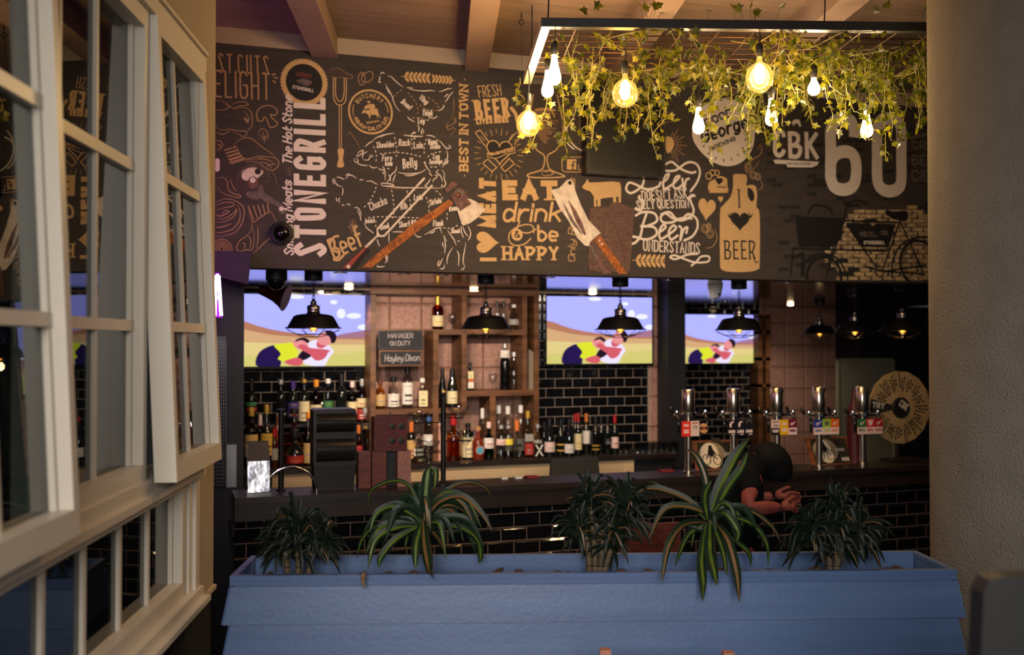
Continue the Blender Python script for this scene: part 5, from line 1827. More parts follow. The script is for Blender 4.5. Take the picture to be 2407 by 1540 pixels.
# neon letter on a backing board at the end of the pier
yn = 5.35
t = thing('neon_sign', 'glowing violet neon letter sign behind the edge of the plaster pier', 'neon sign', hy(512, 700, yn))
m_neon = emis('violet_neon', (232, 110, 255), 5.0)
m_neonw = emis('violet_neon_core', (250, 222, 255), 7.0)
b = MB()
strokes_n = [[(505, 742), (507.5, 648)], [(520, 742), (514, 648)], [(507.5, 648), (514, 648)], [(506, 700), (518, 700)]]
for st in strokes_n:
    b.tube([hy(x, y, yn) for x, y in st], 0.0085, 8)
b.build('neon_tube', m_neonw, t)
b = MB()
q = [hy(503, 746, yn + 0.03), hy(523, 746, yn + 0.03), hy(516, 642, yn + 0.03), hy(506, 642, yn + 0.03)]
b.prism(q, (0, 0.012, 0))
b.build('backing_panel', emis('violet_backing', (180, 40, 235), 1.3), t, smooth=False)
b = MB()
b.tube([hy(512, 660, yn + 0.04), hy(512, 660, yn + 0.04) + Vector((0, 0.7, 0)), ], 0.008, 8)
b.tube([hy(512, 660, yn + 0.74), hy(440, 660, yn + 0.74)], 0.008, 8)
b.build('mount_arm', m_black, t)
pn = hy(470, 690, yn)
lamp('neon_light', 'POINT', pn, 2.5, (0.72, 0.16, 1.0), shadow_soft_size=0.1)
lamp('neon_light', 'POINT', hy(420, 560, 5.3), 7, (0.85, 0.22, 0.75), shadow_soft_size=0.15)

# tall wire rack and a steel plate on the dark pillar
yr = 6.40
xa, xb = hy(500, 900, yr).x, hy(531, 900, yr).x
z0, z1 = hy(515, 1142, yr).z, hy(515, 802, yr).z
t = thing('wire_rack', 'tall black wire grid rack against the dark pillar at the left end of the bar', 'wire rack', ((xa + xb) / 2, yr, z0))
b = MB()
for k in range(7):
    x = xa + (xb - xa) * k / 6
    b.tube([(x, yr, z0), (x, yr, z1)], 0.0022, 4)
for k in range(40):
    z = z0 + (z1 - z0) * k / 39
    b.tube([(xa, yr, z), (xb, yr, z)], 0.0018, 4)
b.build('wire_grid', mat('rack_wire', (110, 104, 112), 0.35, 1.0), t)
b = MB()
b.box(xa, xb, yr + 0.005, yr + 0.028, z0 - 0.01, z1 + 0.03)
b.build('back_board', m_blackgloss, t, smooth=False)
xa, xb = hy(533, 1090, yr).x, hy(556, 1090, yr).x
z0, z1 = hy(545, 1146, yr).z, hy(545, 1046, yr).z
b = MB()
b.box(xa, xb, yr + 0.012, yr + 0.028, z0, z1)
tag(b.build('steel_plate', mat('satin_steel', (150, 148, 150), 0.38, 1.0), None, smooth=False, loc=((xa + xb) / 2, yr, z0)), 'satin steel plate fixed low on the dark pillar at the left of the bar', 'metal plate')

# speaker corner at the very top of the pier
p = ww(3.62, 3.37, 0.0)
t = thing('corner_speaker', 'dark box fixed high on the plaster pier above the open window', 'loudspeaker', p)
b = MB()
q0 = ww(3.66, 3.31, 0.04)
b.hexa([ww(3.60, 3.30, 0.02), ww(3.66, 3.30, 0.14), ww(3.72, 3.30, 0.02), ww(3.66, 3.30, 0.015),
        ww(3.54, 3.5, 0.02), ww(3.66, 3.5, 0.2), ww(3.78, 3.5, 0.02), ww(3.66, 3.5, 0.005)])
b.build('cabinet', m_darkwood, t, smooth=False)
b = MB()
b.tube([ww(3.32, 3.36, 0.006), ww(3.36, 3.31, 0.008), ww(3.4, 3.33, 0.008), ww(3.38, 3.38, 0.006), ww(3.34, 3.5, 0.006)], 0.004, 6)
tag(b.build('red_cable', mat('red_cable', (122, 44, 34), 0.5), None, loc=ww(3.36, 3.31, 0.008)), 'loop of red cable on the plaster above the windows', 'cable')

# ================================================================ bottles and glasses
SHAPE = {
    'wine': [(.92, 0), (1, .02), (1, .56), (.93, .63), (.6, .71), (.42, .77), (.36, .82), (.36, .95), (.42, .955), (.42, .985), (.36, .99), (.3, 1), (0, 1)],
    'champ': [(.95, 0), (1, .02), (1, .42), (.88, .56), (.62, .7), (.42, .82), (.36, .9), (.4, .96), (.36, 1), (0, 1)],
    'spirit': [(.92, 0), (1, .02), (1, .6), (.94, .66), (.6, .72), (.4, .76), (.36, .8), (.36, .97), (.42, .975), (.4, 1), (0, 1)],
    'tall': [(.94, 0), (1, .02), (1, .7), (.9, .755), (.5, .8), (.38, .83), (.36, .98), (.4, .985), (.4, 1), (0, 1)],
    'round': [(.55, 0), (.86, .04), (1, .18), (1, .36), (.82, .5), (.42, .6), (.26, .66), (.24, .95), (.34, .96), (.34, 1), (0, 1)],
    'cone': [(.96, 0), (1, .02), (.92, .2), (.62, .6), (.45, .8), (.38, .9), (.38, 1), (0, 1)],
    'squat': [(.92, 0), (1, .03), (1, .5), (.86, .6), (.5, .66), (.36, .7), (.36, 1), (0, 1)],
}
BODY = {
    'clear': thin_glass('bottle_clear', (226, 228, 226), 1.4), 'amber': thin_glass('bottle_amber', (226, 158, 74), 1.3),
    'green': thin_glass('bottle_green', (44, 128, 60), 1.3), 'dark': mat('bottle_dark', (16, 19, 17), 0.06, spec=0.7),
    'brown': mat('bottle_brown', (58, 26, 12), 0.08, spec=0.7), 'black': mat('bottle_black', (12, 12, 13), 0.14),
    'pink': thin_glass('bottle_pink', (240, 170, 176), 1.2), 'whiskey': thin_glass('bottle_whiskey', (176, 84, 26), 1.3),
    'red': mat('bottle_red_brown', (104, 38, 20), 0.12), 'pinkish': mat('bottle_blush', (206, 156, 142), 0.2), 'gold': thin_glass('bottle_gold', (234, 190, 96), 1.3)}
CAPC = {'black': (22, 22, 24), 'gold': (206, 164, 70), 'white': (226, 222, 216), 'red': (164, 28, 30), 'orange': (204, 112, 50), 'purple': (70, 44, 118),
        'green': (36, 120, 66), 'cork': (178, 128, 84), 'blue': (62, 98, 160), 'brown': (92, 56, 34), 'amber': (220, 140, 40), 'pinkw': (232, 196, 186), 'silver': (190, 188, 186)}
LABC = {'cream': (222, 204, 158), 'white': (226, 218, 208), 'tan': (196, 160, 98), 'purple': (58, 44, 104), 'black': (24, 24, 24), 'orange': (206, 104, 52), 'green': (54, 112, 62),
        'pink': (226, 196, 188), 'yellow': (222, 204, 60), 'red': (158, 36, 34), 'gold': (200, 160, 66), 'blue': (78, 152, 176), 'grey': (150, 146, 140)}


def cap_mat(k):
    return mat('cap_' + k, CAPC[k], 0.35, 0.6 if k in ('gold', 'silver') else 0.0)


def lab_mat(k):
    return mat('label_' + k, LABC[k], 0.6)


def loft_square(b, prof, c, r, h):
    n = 24
    vs, fs = [], []
    for (q, z) in prof:
        e = 0.35 if q > 0.55 else 1.0
        for j in range(n):
            t = 2 * math.pi * j / n
            cx, sx = math.cos(t), math.sin(t)
            vs.append(Vector(c) + Vector((math.copysign(abs(cx) ** e, cx) * q * r * 0.88, math.copysign(abs(sx) ** e, sx) * q * r * 0.7, z * h)))
    k = len(prof)
    for i in range(k - 1):
        for j in range(n):
            fs.append((i * n + j, i * n + (j + 1) % n, (i + 1) * n + (j + 1) % n, (i + 1) * n + j))
    fs.append(tuple(range(n - 1, -1, -1)))
    b.add(vs, fs)


def bottle(px, pyt, w, y, zb, kind, body, cap, capf, labs, label, group, fill=None, square=False, extra=None):
    top = hy(px, pyt, y)
    h = top.z - zb
    r = w * 0.5 * (y / ray(px, pyt).y) / F
    c = Vector((top.x, y, zb))
    t = thing('bottle', label, 'bottle', c, 0, group)
    prof = SHAPE[kind]
    b = MB()
    if square:
        loft_square(b, prof, c, r, h)
    else:
        b.lathe([(q * r, z * h) for q, z in prof], 20, c)
    b.build('glass_body', BODY[body], t)
    if fill:
        k, f = fill
        b = MB()
        pr = [(max(q - 0.1, 0.05) * r, z * h) for q, z in prof if z <= f and q > 0]
        if pr[0][1] < 0.004:
            pr[0] = (pr[0][0], 0.004)
        if square:
            loft_square(b, [(p[0] / r, p[1] / h) for p in pr], c, r, h)
        else:
            b.lathe(pr, 18, c)
        b.build('liquid', BODY[k], t)
    if cap:
        b = MB()
        z0 = 1 - capf
        rr = max(0.46 * r, 0.011)
        b.lathe([(rr, z0 * h), (rr * 1.04, (z0 + capf * .5) * h), (rr, h * 0.995), (rr * 0.7, h * 1.004), (0, h * 1.005)], 16, c)
        b.build('cap', cap_mat(cap), t)
    if isinstance(labs, tuple):
        labs = [labs]
    for (z0, z1, col, *rest) in labs:
        b = MB()
        n = 18
        vs, fs, mi = [], [], []
        rows = [0, .12, .2, .34, .46, .8, .88, 1]
        for i, f in enumerate(rows):
            for j in range(n + 1):
                a = math.radians(-180 + 180 * j / n)
                if square:
                    vs.append(c + Vector((-math.cos(a) * 0 + (j / n * 2 - 1) * r * 0.8, -r * 0.72, (z0 + (z1 - z0) * f) * h)))
                else:
                    vs.append(c + Vector((r * 1.02 * math.cos(a), r * 1.02 * math.sin(a), (z0 + (z1 - z0) * f) * h)))
        for i in range(len(rows) - 1):
            b.add(vs[i * (n + 1):(i + 2) * (n + 1)], [(j, j + 1, n + 2 + j, n + 1 + j) for j in range(n)], 0)
            if i in (1, 3, 5) and z1 - z0 > 0.1:
                q = [v + Vector((0, -0.0006, 0)) for v in vs[i * (n + 1) + 5:i * (n + 1) + n - 4]]
                u = [v + Vector((0, -0.0006, 0)) for v in vs[(i + 1) * (n + 1) + 5:(i + 1) * (n + 1) + n - 4]]
                k = len(q)
                dz = Vector((0, 0, (z1 - z0) * h * 0.02))
                if i == 5:
                    u = [v + Vector((0, 0, (z1 - z0) * h * 0.04)) for v in q]
                b.add([v + dz for v in q] + u, [(j, j + 1, k + j + 1, k + j) for j in range(k - 1)], 1)
        b.build('paper_label', [lab_mat(col), lab_mat(rest[0] if rest else 'grey')], t, weld=False)
    if extra == 'x':
        b = MB()
        for s in (-1, 1):
            p0, p1 = c + Vector((-s * r * .8, -r * 1.06, .06 * h)), c + Vector((s * r * .8, -r * 1.06, .4 * h))
            d = Vector((0.006, 0, 0))
            b.prism([p0 - d, p0 + d, p1 + d, p1 - d], (0, 0.003, 0))
        b.build('cross_emblem', mat('emblem_white', (226, 222, 216), 0.5), t, smooth=False)
    if extra in ('disc', 'roundel'):
        rr = r * (0.62 if extra == 'roundel' else 0.36)
        z = (0.3 if extra == 'roundel' else 0.42) * h
        b = MB()
        b.lathe([(0, c.y - r * 1.09), (rr, c.y - r * 1.08), (rr, c.y - r * 0.9)], 20, (c.x, 0, c.z + z), axis='y')
        if extra == 'roundel':
            b.lathe([(0, c.y - r * 1.055), (rr * 1.18, c.y - r * 1.05), (rr * 1.18, c.y - r * 0.9)], 20, (c.x, 0, c.z + z), 1, axis='y')
        b.build('round_emblem', [lab_mat('blue' if extra == 'roundel' else 'gold'), lab_mat('orange')], t)
    return t


ZK = 1.04
ZU = 1.356
GL, GS, GM, GW = 'bottles below the left television', 'bottles on the pine shelves', 'spirit bottles on the back counter', 'wine bottles below the middle television'
BT = [
    # upper step below the left television
    (591, 893, 24, 8.09, ZU, 'wine', 'dark', 'black', .2, [(.42, .5, 'green'), (.3, .38, 'red')], 'dark bottle with a green and red neck, leftmost on the step below the left television', GL),
    (660, 893, 24, 8.09, ZU, 'spirit', 'dark', 'silver', .1, [(.2, .24, 'grey')], 'black bottle with a bright silver cap on the step behind the thin post', GL),
    (689, 896, 26, 8.09, ZU, 'spirit', 'dark', 'purple', .18, [(.15, .5, 'purple', 'gold')], 'dark bottle with purple label and purple neck on the step', GL),
    (715, 892, 25, 8.09, ZU, 'wine', 'dark', 'gold', .08, [(.05, .5, 'cream')], 'green-black bottle with a tall cream label on the step', GL),
    (743, 893, 26, 8.09, ZU, 'spirit', 'whiskey', 'amber', .16, [(.1, .42, 'cream')], 'bottle with an amber-yellow cap and cream label on the step', GL),
    (771, 891, 24, 8.09, ZU, 'tall', 'clear', 'white', .1, [(.1, .5, 'green', 'gold')], 'clear bottle with a teal-green stripe and white cap on the step', GL, ('clear', .5)),
    (803, 879, 26, 8.09, ZU, 'wine', 'dark', 'black', .3, [], 'tallest plain dark green bottle on the step', GL),
    (828, 897, 22, 8.09, ZU, 'spirit', 'whiskey', 'pinkw', .14, [(.2, .5, 'cream', 'red')], 'small whisky bottle with a pale cap, second from right on the step', GL),
    (851, 891, 24, 8.09, ZU, 'spirit', 'whiskey', 'silver', .16, [(.05, .3, 'red', 'white'), (.34, .55, 'cream', 'red')], 'rum bottle with red and cream labels, rightmost on the step', GL),
    # lower row below the left television
    (591, 958, 30, 7.84, ZK, 'spirit', 'whiskey', 'gold', .14, [(.2, .56, 'tan', 'gold')], 'whisky bottle with banded gold label at the lower left end of the counter', GL),
    (612, 976, 18, 7.9, ZK, 'tall', 'amber', 'pinkw', .2, [], 'slim amber bottle with pale pink cap, second in the lower row', GL),
    (627, 952, 26, 7.84, ZK, 'squat', 'dark', 'gold', .14, [(.2, .55, 'gold', 'black')], 'dark bottle with an old gold label left of the thin post', GL),
    (645, 1008, 18, 7.84, ZK, 'spirit', 'brown', 'red', .2, [(.2, .5, 'grey')], 'small brown bottle with grey label beside the thin post', GL),
    (652, 975, 16, 7.98, ZK, 'tall', 'red', 'brown', .2, [], 'slim reddish bottle half hidden by the thin post', GL),
    (692, 960, 46, 7.86, ZK, 'round', 'amber', 'black', .1, [], 'round-bodied amber decanter bottle on the counter', GL, ('whiskey', .3)),
    (694, 1010, 40, 7.76, ZK, 'round', 'dark', 'black', .2, [(.14, .34, 'red', 'orange')], 'bulbous dark cognac bottle with a red label, in front of the amber decanter', GL),
    (724, 968, 24, 7.9, ZK, 'squat', 'whiskey', 'amber', .12, [(.05, .42, 'tan')], 'amber bottle with tan label left of the black machine', GL),
    (858, 960, 24, 7.8, ZK + 0.16, 'squat', 'clear', 'silver', .14, [(.42, .6, 'black', 'gold')], 'square whisky bottle with a slanting black and gold band right of the black machine', GL, ('gold', .4), True),
    (843, 1000, 18, 7.8, ZK, 'spirit', 'amber', 'orange', .2, [(.2, .5, 'red')], 'amber bottle with red label between the black machine and the shelving', GL, ('whiskey', .5)),
    # pine shelves
    (894, 891, 24, 7.98, Z_B, 'squat', 'gold', 'brown', .2, [(.1, .48, 'tan')], 'pale gold bottle with brown cap, first on the left lower pine shelf', GS, ('gold', .5)),
    (925, 885, 27, 7.98, Z_B, 'squat', 'clear', 'black', .18, [(.06, .46, 'white', 'black')], 'white-labelled rum bottle with black cap on the left lower pine shelf', GS, ('amber', .1)),
    (958, 865, 26, 7.98, Z_B, 'tall', 'clear', 'black', .16, [(.1, .64, 'white', 'black')], 'tall clear bottle with a black cap and black-striped label on the pine shelf', GS, ('clear', .6)),
    (993, 889, 26, 7.98, Z_B, 'squat', 'clear', 'white', .14, [(.05, .58, 'cream', 'green')], 'square tequila bottle with white ball stopper on the left lower pine shelf', GS, ('clear', .5), True),
    (1040, 867, 19, 7.95, Z_B, 'champ', 'black', 'black', .3, [], 'slim black bottle with one gold dot on the pine shelf', GS, None, False, 'disc'),
    (1063, 867, 25, 7.98, Z_B, 'champ', 'dark', 'black', .25, [(.1, .42, 'cream')], 'dark sparkling wine bottle with a cream label on the pine shelf', GS),
    (1029, 697, 27, 7.98, Z_A, 'spirit', 'whiskey', 'gold', .36, [(.1, .42, 'cream', 'gold')], 'cognac bottle with a long gold neck on the top pine shelf', GS),
    (1169, 708, 18, 8.02, Z_A, 'spirit', 'clear', 'black', .22, [], 'left of two clear bottles with black caps behind the second pendant', GS, ('clear', .5)),
    (1184, 708, 18, 8.02, Z_A, 'spirit', 'clear', 'black', .22, [], 'right of two clear bottles with black caps behind the second pendant', GS, ('clear', .5)),
    (1208, 716, 24, 7.98, Z_A, 'squat', 'clear', 'white', .12, [(.2, .42, 'grey')], 'clear decanter bottle with grey label at the right of the top pine shelf', GS, ('clear', .3)),
    (1105, 852, 17, 7.95, Z_C, 'squat', 'green', 'black', .12, [(.08, .3, 'white', 'orange'), (.32, .4, 'orange'), (.42, .68, 'cream', 'green')], 'square green herbal liqueur bottle with orange-banded label beside the pine post', GS, None, True),
    (1187, 808, 24, 7.95, Z_C, 'wine', 'black', 'silver', .1, [(.7, .86, 'white')], 'matte black bottle with white neck band on the right pine shelf', GS),
    (1208, 828, 25, 7.98, Z_C, 'squat', 'clear', 'silver', .12, [], 'clear bottle with a little amber spirit left, on the right pine shelf', GS, ('amber', .16)),
    # back counter, middle
    (967, 992, 22, 7.86, ZK, 'spirit', 'dark', 'orange', .26, [(.1, .55, 'tan', 'red')], 'bottle with an orange-gold neck and cream label right of the red box', GM),
    (984, 1032, 24, 7.8, ZK, 'squat', 'brown', 'black', .16, [(.3, .6, 'white')], 'short round dark bottle with a white label behind the hanging glasses', GM),
    (1008, 980, 26, 7.92, ZK, 'squat', 'clear', 'blue', .1, [(.35, .6, 'white')], 'clear bottle with a blue stopper and white label behind the glass stand', GM, ('clear', .4)),
    (1030, 992, 24, 7.9, ZK, 'cone', 'pinkish', 'pinkw', .1, [], 'blush pink cone-shaped carafe left of the black glass stand', GM),
    (1066, 978, 34, 7.86, ZK, 'squat', 'gold', 'red', .2, [], 'gold tequila bottle with a red and black pourer right of the black stand', GM, ('amber', .5)),
    (1100, 995, 28, 7.9, ZK, 'tall', 'green', 'black', .1, [(.06, .62, 'cream')], 'teal bottle with a long cream label behind the martini glass', GM),
    (1124, 1003, 29, 7.84, ZK, 'squat', 'red', 'cork', .12, [], 'red-brown bottle with cork and a round blue label on the back counter', GM, None, False, 'roundel'),
    (1134, 960, 20, 8.05, ZK, 'tall', 'clear', 'white', .22, [], 'tall clear bottle with white cap behind the green gin bottle', GM, ('clear', .5)),
    (1149, 992, 24, 7.84, ZK, 'squat', 'green', 'pinkw', .16, [(.3, .58, 'white', 'red')], 'bright green gin bottle with a white label on the back counter', GM, ('green', .3)),
    (1172, 953, 25, 8.0, ZK, 'tall', 'clear', 'white', .16, [], 'tall clear bottle with a white and yellow cap in the back row', GM, ('clear', .5)),
    (1178, 1000, 24, 7.84, ZK, 'tall', 'clear', 'silver', .1, [(.42, .6, 'pink', 'red')], 'clear gin bottle holding pink gin, front row of the counter', GM, ('pink', .6)),
    (1194, 955, 24, 8.03, ZK, 'tall', 'clear', 'white', .16, [(.1, .4, 'grey')], 'tall clear bottle with a white and green cap in the back row', GM),
    (1195, 1000, 22, 7.84, ZK, 'tall', 'clear', 'silver', .1, [(.42, .6, 'yellow', 'yellow')], 'clear gin bottle with a bright yellow band, front row of the counter', GM, ('clear', .5)),
    (1215, 987, 24, 7.84, ZK, 'squat', 'clear', 'orange', .28, [(.3, .38, 'brown') if 'brown' in LABC else (.3, .38, 'black')], 'orange-necked bottle with a little amber liqueur left in it', GM, ('amber', .22), True),
    (1224, 953, 24, 8.03, ZK, 'tall', 'clear', 'white', .15, [(.1, .34, 'grey')], 'tall clear bottle with a pale green cap, right of the back row', GM, ('clear', .4)),
    (1241, 966, 26, 7.9, ZK, 'squat', 'clear', 'gold', .16, [(.05, .3, 'red'), (.34, .5, 'grey')], 'clear bottle with red neck and gold pourer near the right pine post', GM, ('pink', .4), True),
    (1264, 998, 21, 7.82, ZK, 'squat', 'clear', 'silver', .1, [(.44, .54, 'grey')], 'vodka bottle with a big white cross emblem in front of the right post', GM, ('clear', .5), False, 'x'),
    # wine
    (1279, 992, 20, 7.98, ZK, 'wine', 'dark', 'black', .2, [], 'plain dark wine bottle behind the post end, leftmost of the wines', GW),
    (1292, 985, 25, 7.84, ZK, 'champ', 'dark', 'black', .2, [(.14, .4, 'pink')], 'wine bottle with a wide pinkish-white label, next to the cross-emblem vodka', GW),
    (1318, 986, 20, 7.86, ZK, 'wine', 'dark', 'black', .2, [(.3, .34, 'gold'), (.14, .18, 'gold')], 'dark wine bottle with thin gold bands, left part of the wine row', GW),
    (1338, 986, 23, 7.82, ZK, 'champ', 'dark', 'black', .22, [(.1, .34, 'white')], 'wine bottle with a low broad white label in front of the red capsules', GW),
    (1352, 974, 18, 8.0, ZK, 'wine', 'dark', 'red', .18, [], 'wine bottle with red capsule, half hidden behind the yellow-labelled one', GW),
    (1359, 972, 18, 7.86, ZK, 'wine', 'dark', 'red', .2, [(.14, .52, 'cream', 'gold')], 'wine bottle with red capsule and tall pale yellow label', GW),
    (1378, 973, 19, 7.95, ZK, 'wine', 'dark', 'orange', .2, [(.26, .58, 'white', 'pink')], 'wine bottle with orange capsule and tall white label', GW),
    (1400, 980, 19, 7.84, ZK, 'wine', 'dark', 'black', .2, [(.14, .17, 'gold'), (.24, .27, 'gold')], 'dark wine bottle with gold rings right of the orange capsule', GW),
    (1413, 978, 18, 7.98, ZK, 'wine', 'dark', 'black', .2, [], 'plain dark wine bottle set back between two others, right part of the row', GW),
    (1428, 978, 19, 7.86, ZK, 'wine', 'dark', 'black', .22, [(.26, .42, 'black', 'grey')], 'dark wine bottle with a faint grey emblem', GW),
    (1445, 976, 18, 7.86, ZK, 'wine', 'dark', 'red', .2, [(.16, .44, 'pink', 'red')], 'rightmost wine bottle, with red capsule and blush label', GW),
]
for row in BT:
    row = list(row) + [None, False, None][len(row) - 12:] if len(row) < 15 else list(row)
    bottle(*row)

TUMB = [(0.024, 0.0), (0.028, 0.004), (0.033, 0.088), (0.031, 0.088), (0.026, 0.01), (0, 0.008)]
SNIF = [(0.028, 0), (0.026, 0.003), (0.005, 0.006), (0.004, 0.04), (0.012, 0.05), (0.034, 0.075), (0.04, 0.1), (0.036, 0.125), (0.03, 0.14)]
MARG = [(0.034, 0), (0.03, 0.003), (0.005, 0.008), (0.0045, 0.075), (0.012, 0.085), (0.026, 0.1), (0.028, 0.116), (0.046, 0.128), (0.056, 0.142), (0.057, 0.156)]
MART = [(0.036, 0), (0.032, 0.003), (0.005, 0.008), (0.0045, 0.095), (0.016, 0.11), (0.058, 0.178)]


def glass(name, prof, c, label, group, s=1.0):
    b = MB()
    b.lathe([(r * s, z * s) for r, z in prof], 24, c, open_end=True)
    return tag(b.build(name, m_clear, None, loc=c), label, 'glass', group)


for px, y, zb, lab in ((1063, 8.0, Z_A, 'small brandy glass beside the cognac bottle on the top pine shelf'), (1158, 8.0, Z_C, 'small brandy glass on the right pine shelf beside the black bottle')):
    glass('brandy_glass', SNIF, Vector((hy(px, 900, y).x, y, zb)), lab, 'glasses on the pine shelves')
gn = 0
for r in range(2):
    for k in range(7):
        y = 7.84 + 0.1 * r
        x = hy(1497 + 14.4 * k + 4 * r, 1050, y).x
        w = ['first', 'second', 'third', 'fourth', 'fifth', 'sixth', 'seventh'][k]
        glass('tumbler', TUMB, Vector((x, y, ZK)), '%s clear tumbler from the left, %s row, right end of the back counter' % (w, ('front', 'back')[r]), 'tumblers at the end of the back counter')
for k, px in enumerate((1459, 1472)):
    glass('tumbler', TUMB, Vector((hy(px, 1050, 7.86).x, 7.86, ZK)), ('left', 'right')[k] + ' of two tumblers just right of the wine bottles', 'tumblers beside the wine')

# ================================================================ on the bar: left part
YBAR = 5.86


def bx(px, y=YBAR):
    return hy(px, 1000, y).x


def bz(px, py, y=YBAR):
    return hy(px, py, y).z


# black stand of hanging cocktail glasses
y = 5.86
x = bx(1042, y)
zt = bz(1042, 934, y)
t = thing('glass_stand', 'black pole stand with side arms holding cocktail glasses on the bar', 'glass stand', (x, y, ZT))
b = MB()
b.lathe([(0, ZT + 0.001), (0.075, ZT + 0.001), (0.075, ZT + 0.012), (0.018, ZT + 0.02), (0.016, ZT + 0.024)], 24, (x, y, 0))
b.build('base', m_blackmetal, t)
b = MB()
b.lathe([(0.0155, ZT + 0.02), (0.0155, zt - 0.03), (0.012, zt - 0.026), (0.012, zt - 0.012), (0.006, zt), (0, zt)], 16, (x, y, 0))
b.build('pole', m_blackmetal, t)
AR = [(985, 1010, 975, 'm', 'margarita glass on the upper left arm of the black stand', 0.02), (1078, 987, 963, 'm', 'margarita glass on the upper right arm of the black stand', -0.02),
      (1008, 1088, 1043, 'm', 'margarita glass on the lower left arm of the black stand', -0.05), (1095, 1077, 1008, 't', 'martini glass on the lower right arm of the black stand', -0.04), (990, 1083, 1050, 'r', 'rocks glass with dark drink at the lower left of the black stand', 0.06)]
for px, pyb, pyt, kd, lab, dy in AR:
    yy = y + dy
    gx = bx(px, yy)
    if kd == 'm':
        h = 0.156 * 1.15
        c = Vector((gx, yy, bz(px, pyt, yy) - h * 0.9))
        ring_z, rr = c.z + 0.098 * 1.15, 0.03
        glass('margarita_glass', MARG, c, lab, 'glasses on the stand', 1.15)
    elif kd == 't':
        c = Vector((gx, yy, bz(px, pyb, yy) - 0.03))
        ring_z, rr = c.z + 0.135, 0.033
        glass('martini_glass', MART, c, lab, 'glasses on the stand', 1.05)
    else:
        c = Vector((gx, yy, bz(px, pyb, yy)))
        ring_z, rr = c.z + 0.05, 0.036
        glass('rocks_glass', TUMB, c, lab, 'glasses on the stand', 1.05)
    b = MB()
    d = Vector((gx - x, yy - y, 0))
    e = d.normalized()
    b.tube([Vector((x, y, ring_z)), Vector((x, y, ring_z)) + d - e * rr], 0.0032, 6)
    b.tube([Vector((gx + rr * math.cos(a), yy + rr * math.sin(a), ring_z)) for a in [k * math.pi / 10 for k in range(20)]], 0.003, 5, closed=True)
    b.build('arm', m_blackmetal, t)

# thin black post with a flat cap, chrome hoop
y = 5.92
x = bx(661, y)
t = thing('rail_post', 'thin black post with a flat cap standing on the left part of the bar', 'post', (x, y, ZT))
b = MB()
zt = bz(661, 962, y)
b.lathe([(0, ZT + 0.001), (0.028, ZT + 0.001), (0.028, ZT + 0.008), (0.0165, ZT + 0.012), (0.0165, zt - 0.006), (0.026, zt - 0.004), (0.026, zt), (0, zt + 0.001)], 20, (x, y, 0))
b.build('post', m_blackmetal, t)
x, y = bx(683, 5.8), 5.8
b = MB()
rr = bz(683, 1098, y) - ZT
pts = [(x + rr * math.cos(a), y, ZT + 0.001 + rr * math.sin(a)) for a in [math.pi * k / 18 for k in range(19)]]
b.tube(pts, 0.0075, 10)
tag(b.build('chrome_hoop', m_chrome, None, loc=(x, y, ZT)), 'half-round chrome hoop rail on the bar left of the black machine', 'rail')

# chrome payment or napkin stand with sloping face
y = 5.81
x0, x1 = bx(583, y), bx(634, y)
z1, zm, z2 = bz(608, 1040, y), bz(608, 1084, y), ZT + 0.004
t = thing('napkin_dispenser', 'mirror-chrome napkin dispenser with a sloping top at the left end of the bar', 'dispenser', ((x0 + x1) / 2, y, ZT))
b = MB()
b.hexa([(x0, y - 0.03, z2 + 0.012), (x1, y - 0.03, z2 + 0.012), (x1, y + 0.1, z2 + 0.012), (x0, y + 0.1, z2 + 0.012), (x0 - 0.002, y - 0.004, zm), (x1, y - 0.004, zm), (x1, y + 0.1, zm), (x0, y + 0.1, zm)])
b.build('front_plate', mat('mirror_chrome', (235, 235, 240), 0.16, 1.0, noise=(14, (150, 150, 165), 2), bump=(7, 0.5)), t, smooth=False)
b = MB()
b.hexa([(x0 - 0.002, y - 0.006, zm + 0.003), (x1 + 0.001, y - 0.006, zm + 0.003), (x1, y + 0.1, zm + 0.003), (x0, y + 0.1, zm + 0.003), (x0 + 0.002, y + 0.03, z1), (x1 - 0.004, y + 0.03, z1), (x1, y + 0.09, z1), (x0, y + 0.09, z1)])
b.build('sloped_lid', m_chrome, t, smooth=False)
b = MB()
b.box(x0 - 0.006, x1 + 0.006, y - 0.036, y + 0.105, ZT + 0.001, z2 + 0.011)
b.build('foot', m_chrome, t, smooth=False)

# glossy black machine with two curved drums
y = 5.81
x0, x1 = bx(737, y), bx(838, y)
zt = bz(787, 962, y)
hh = zt - ZT
t = thing('drum_machine', 'black machine with rounded top and two curved glossy drums standing on the bar', 'machine', ((x0 + x1) / 2, y, ZT))
m_drum = mat('drum_black', (26, 25, 25), 0.22)


def rounded_front(b, x0, x1, y0, y1, z0, z1, r, m=0):
    pts = []
    for cx, cz, a0 in ((x1 - r, z1 - r, 0), (x0 + r, z1 - r, 90), (x0 + r * .6, z0 + r * .6, 180), (x1 - r * .6, z0 + r * .6, 270)):
        q = r if cz > (z0 + z1) / 2 else r * .6
        for k in range(6):
            a = math.radians(a0 + 18 * k)
            pts.append((cx + q * math.cos(a), y0, cz + q * math.sin(a)))
    b.prism(pts, (0, y1 - y0, 0), m)


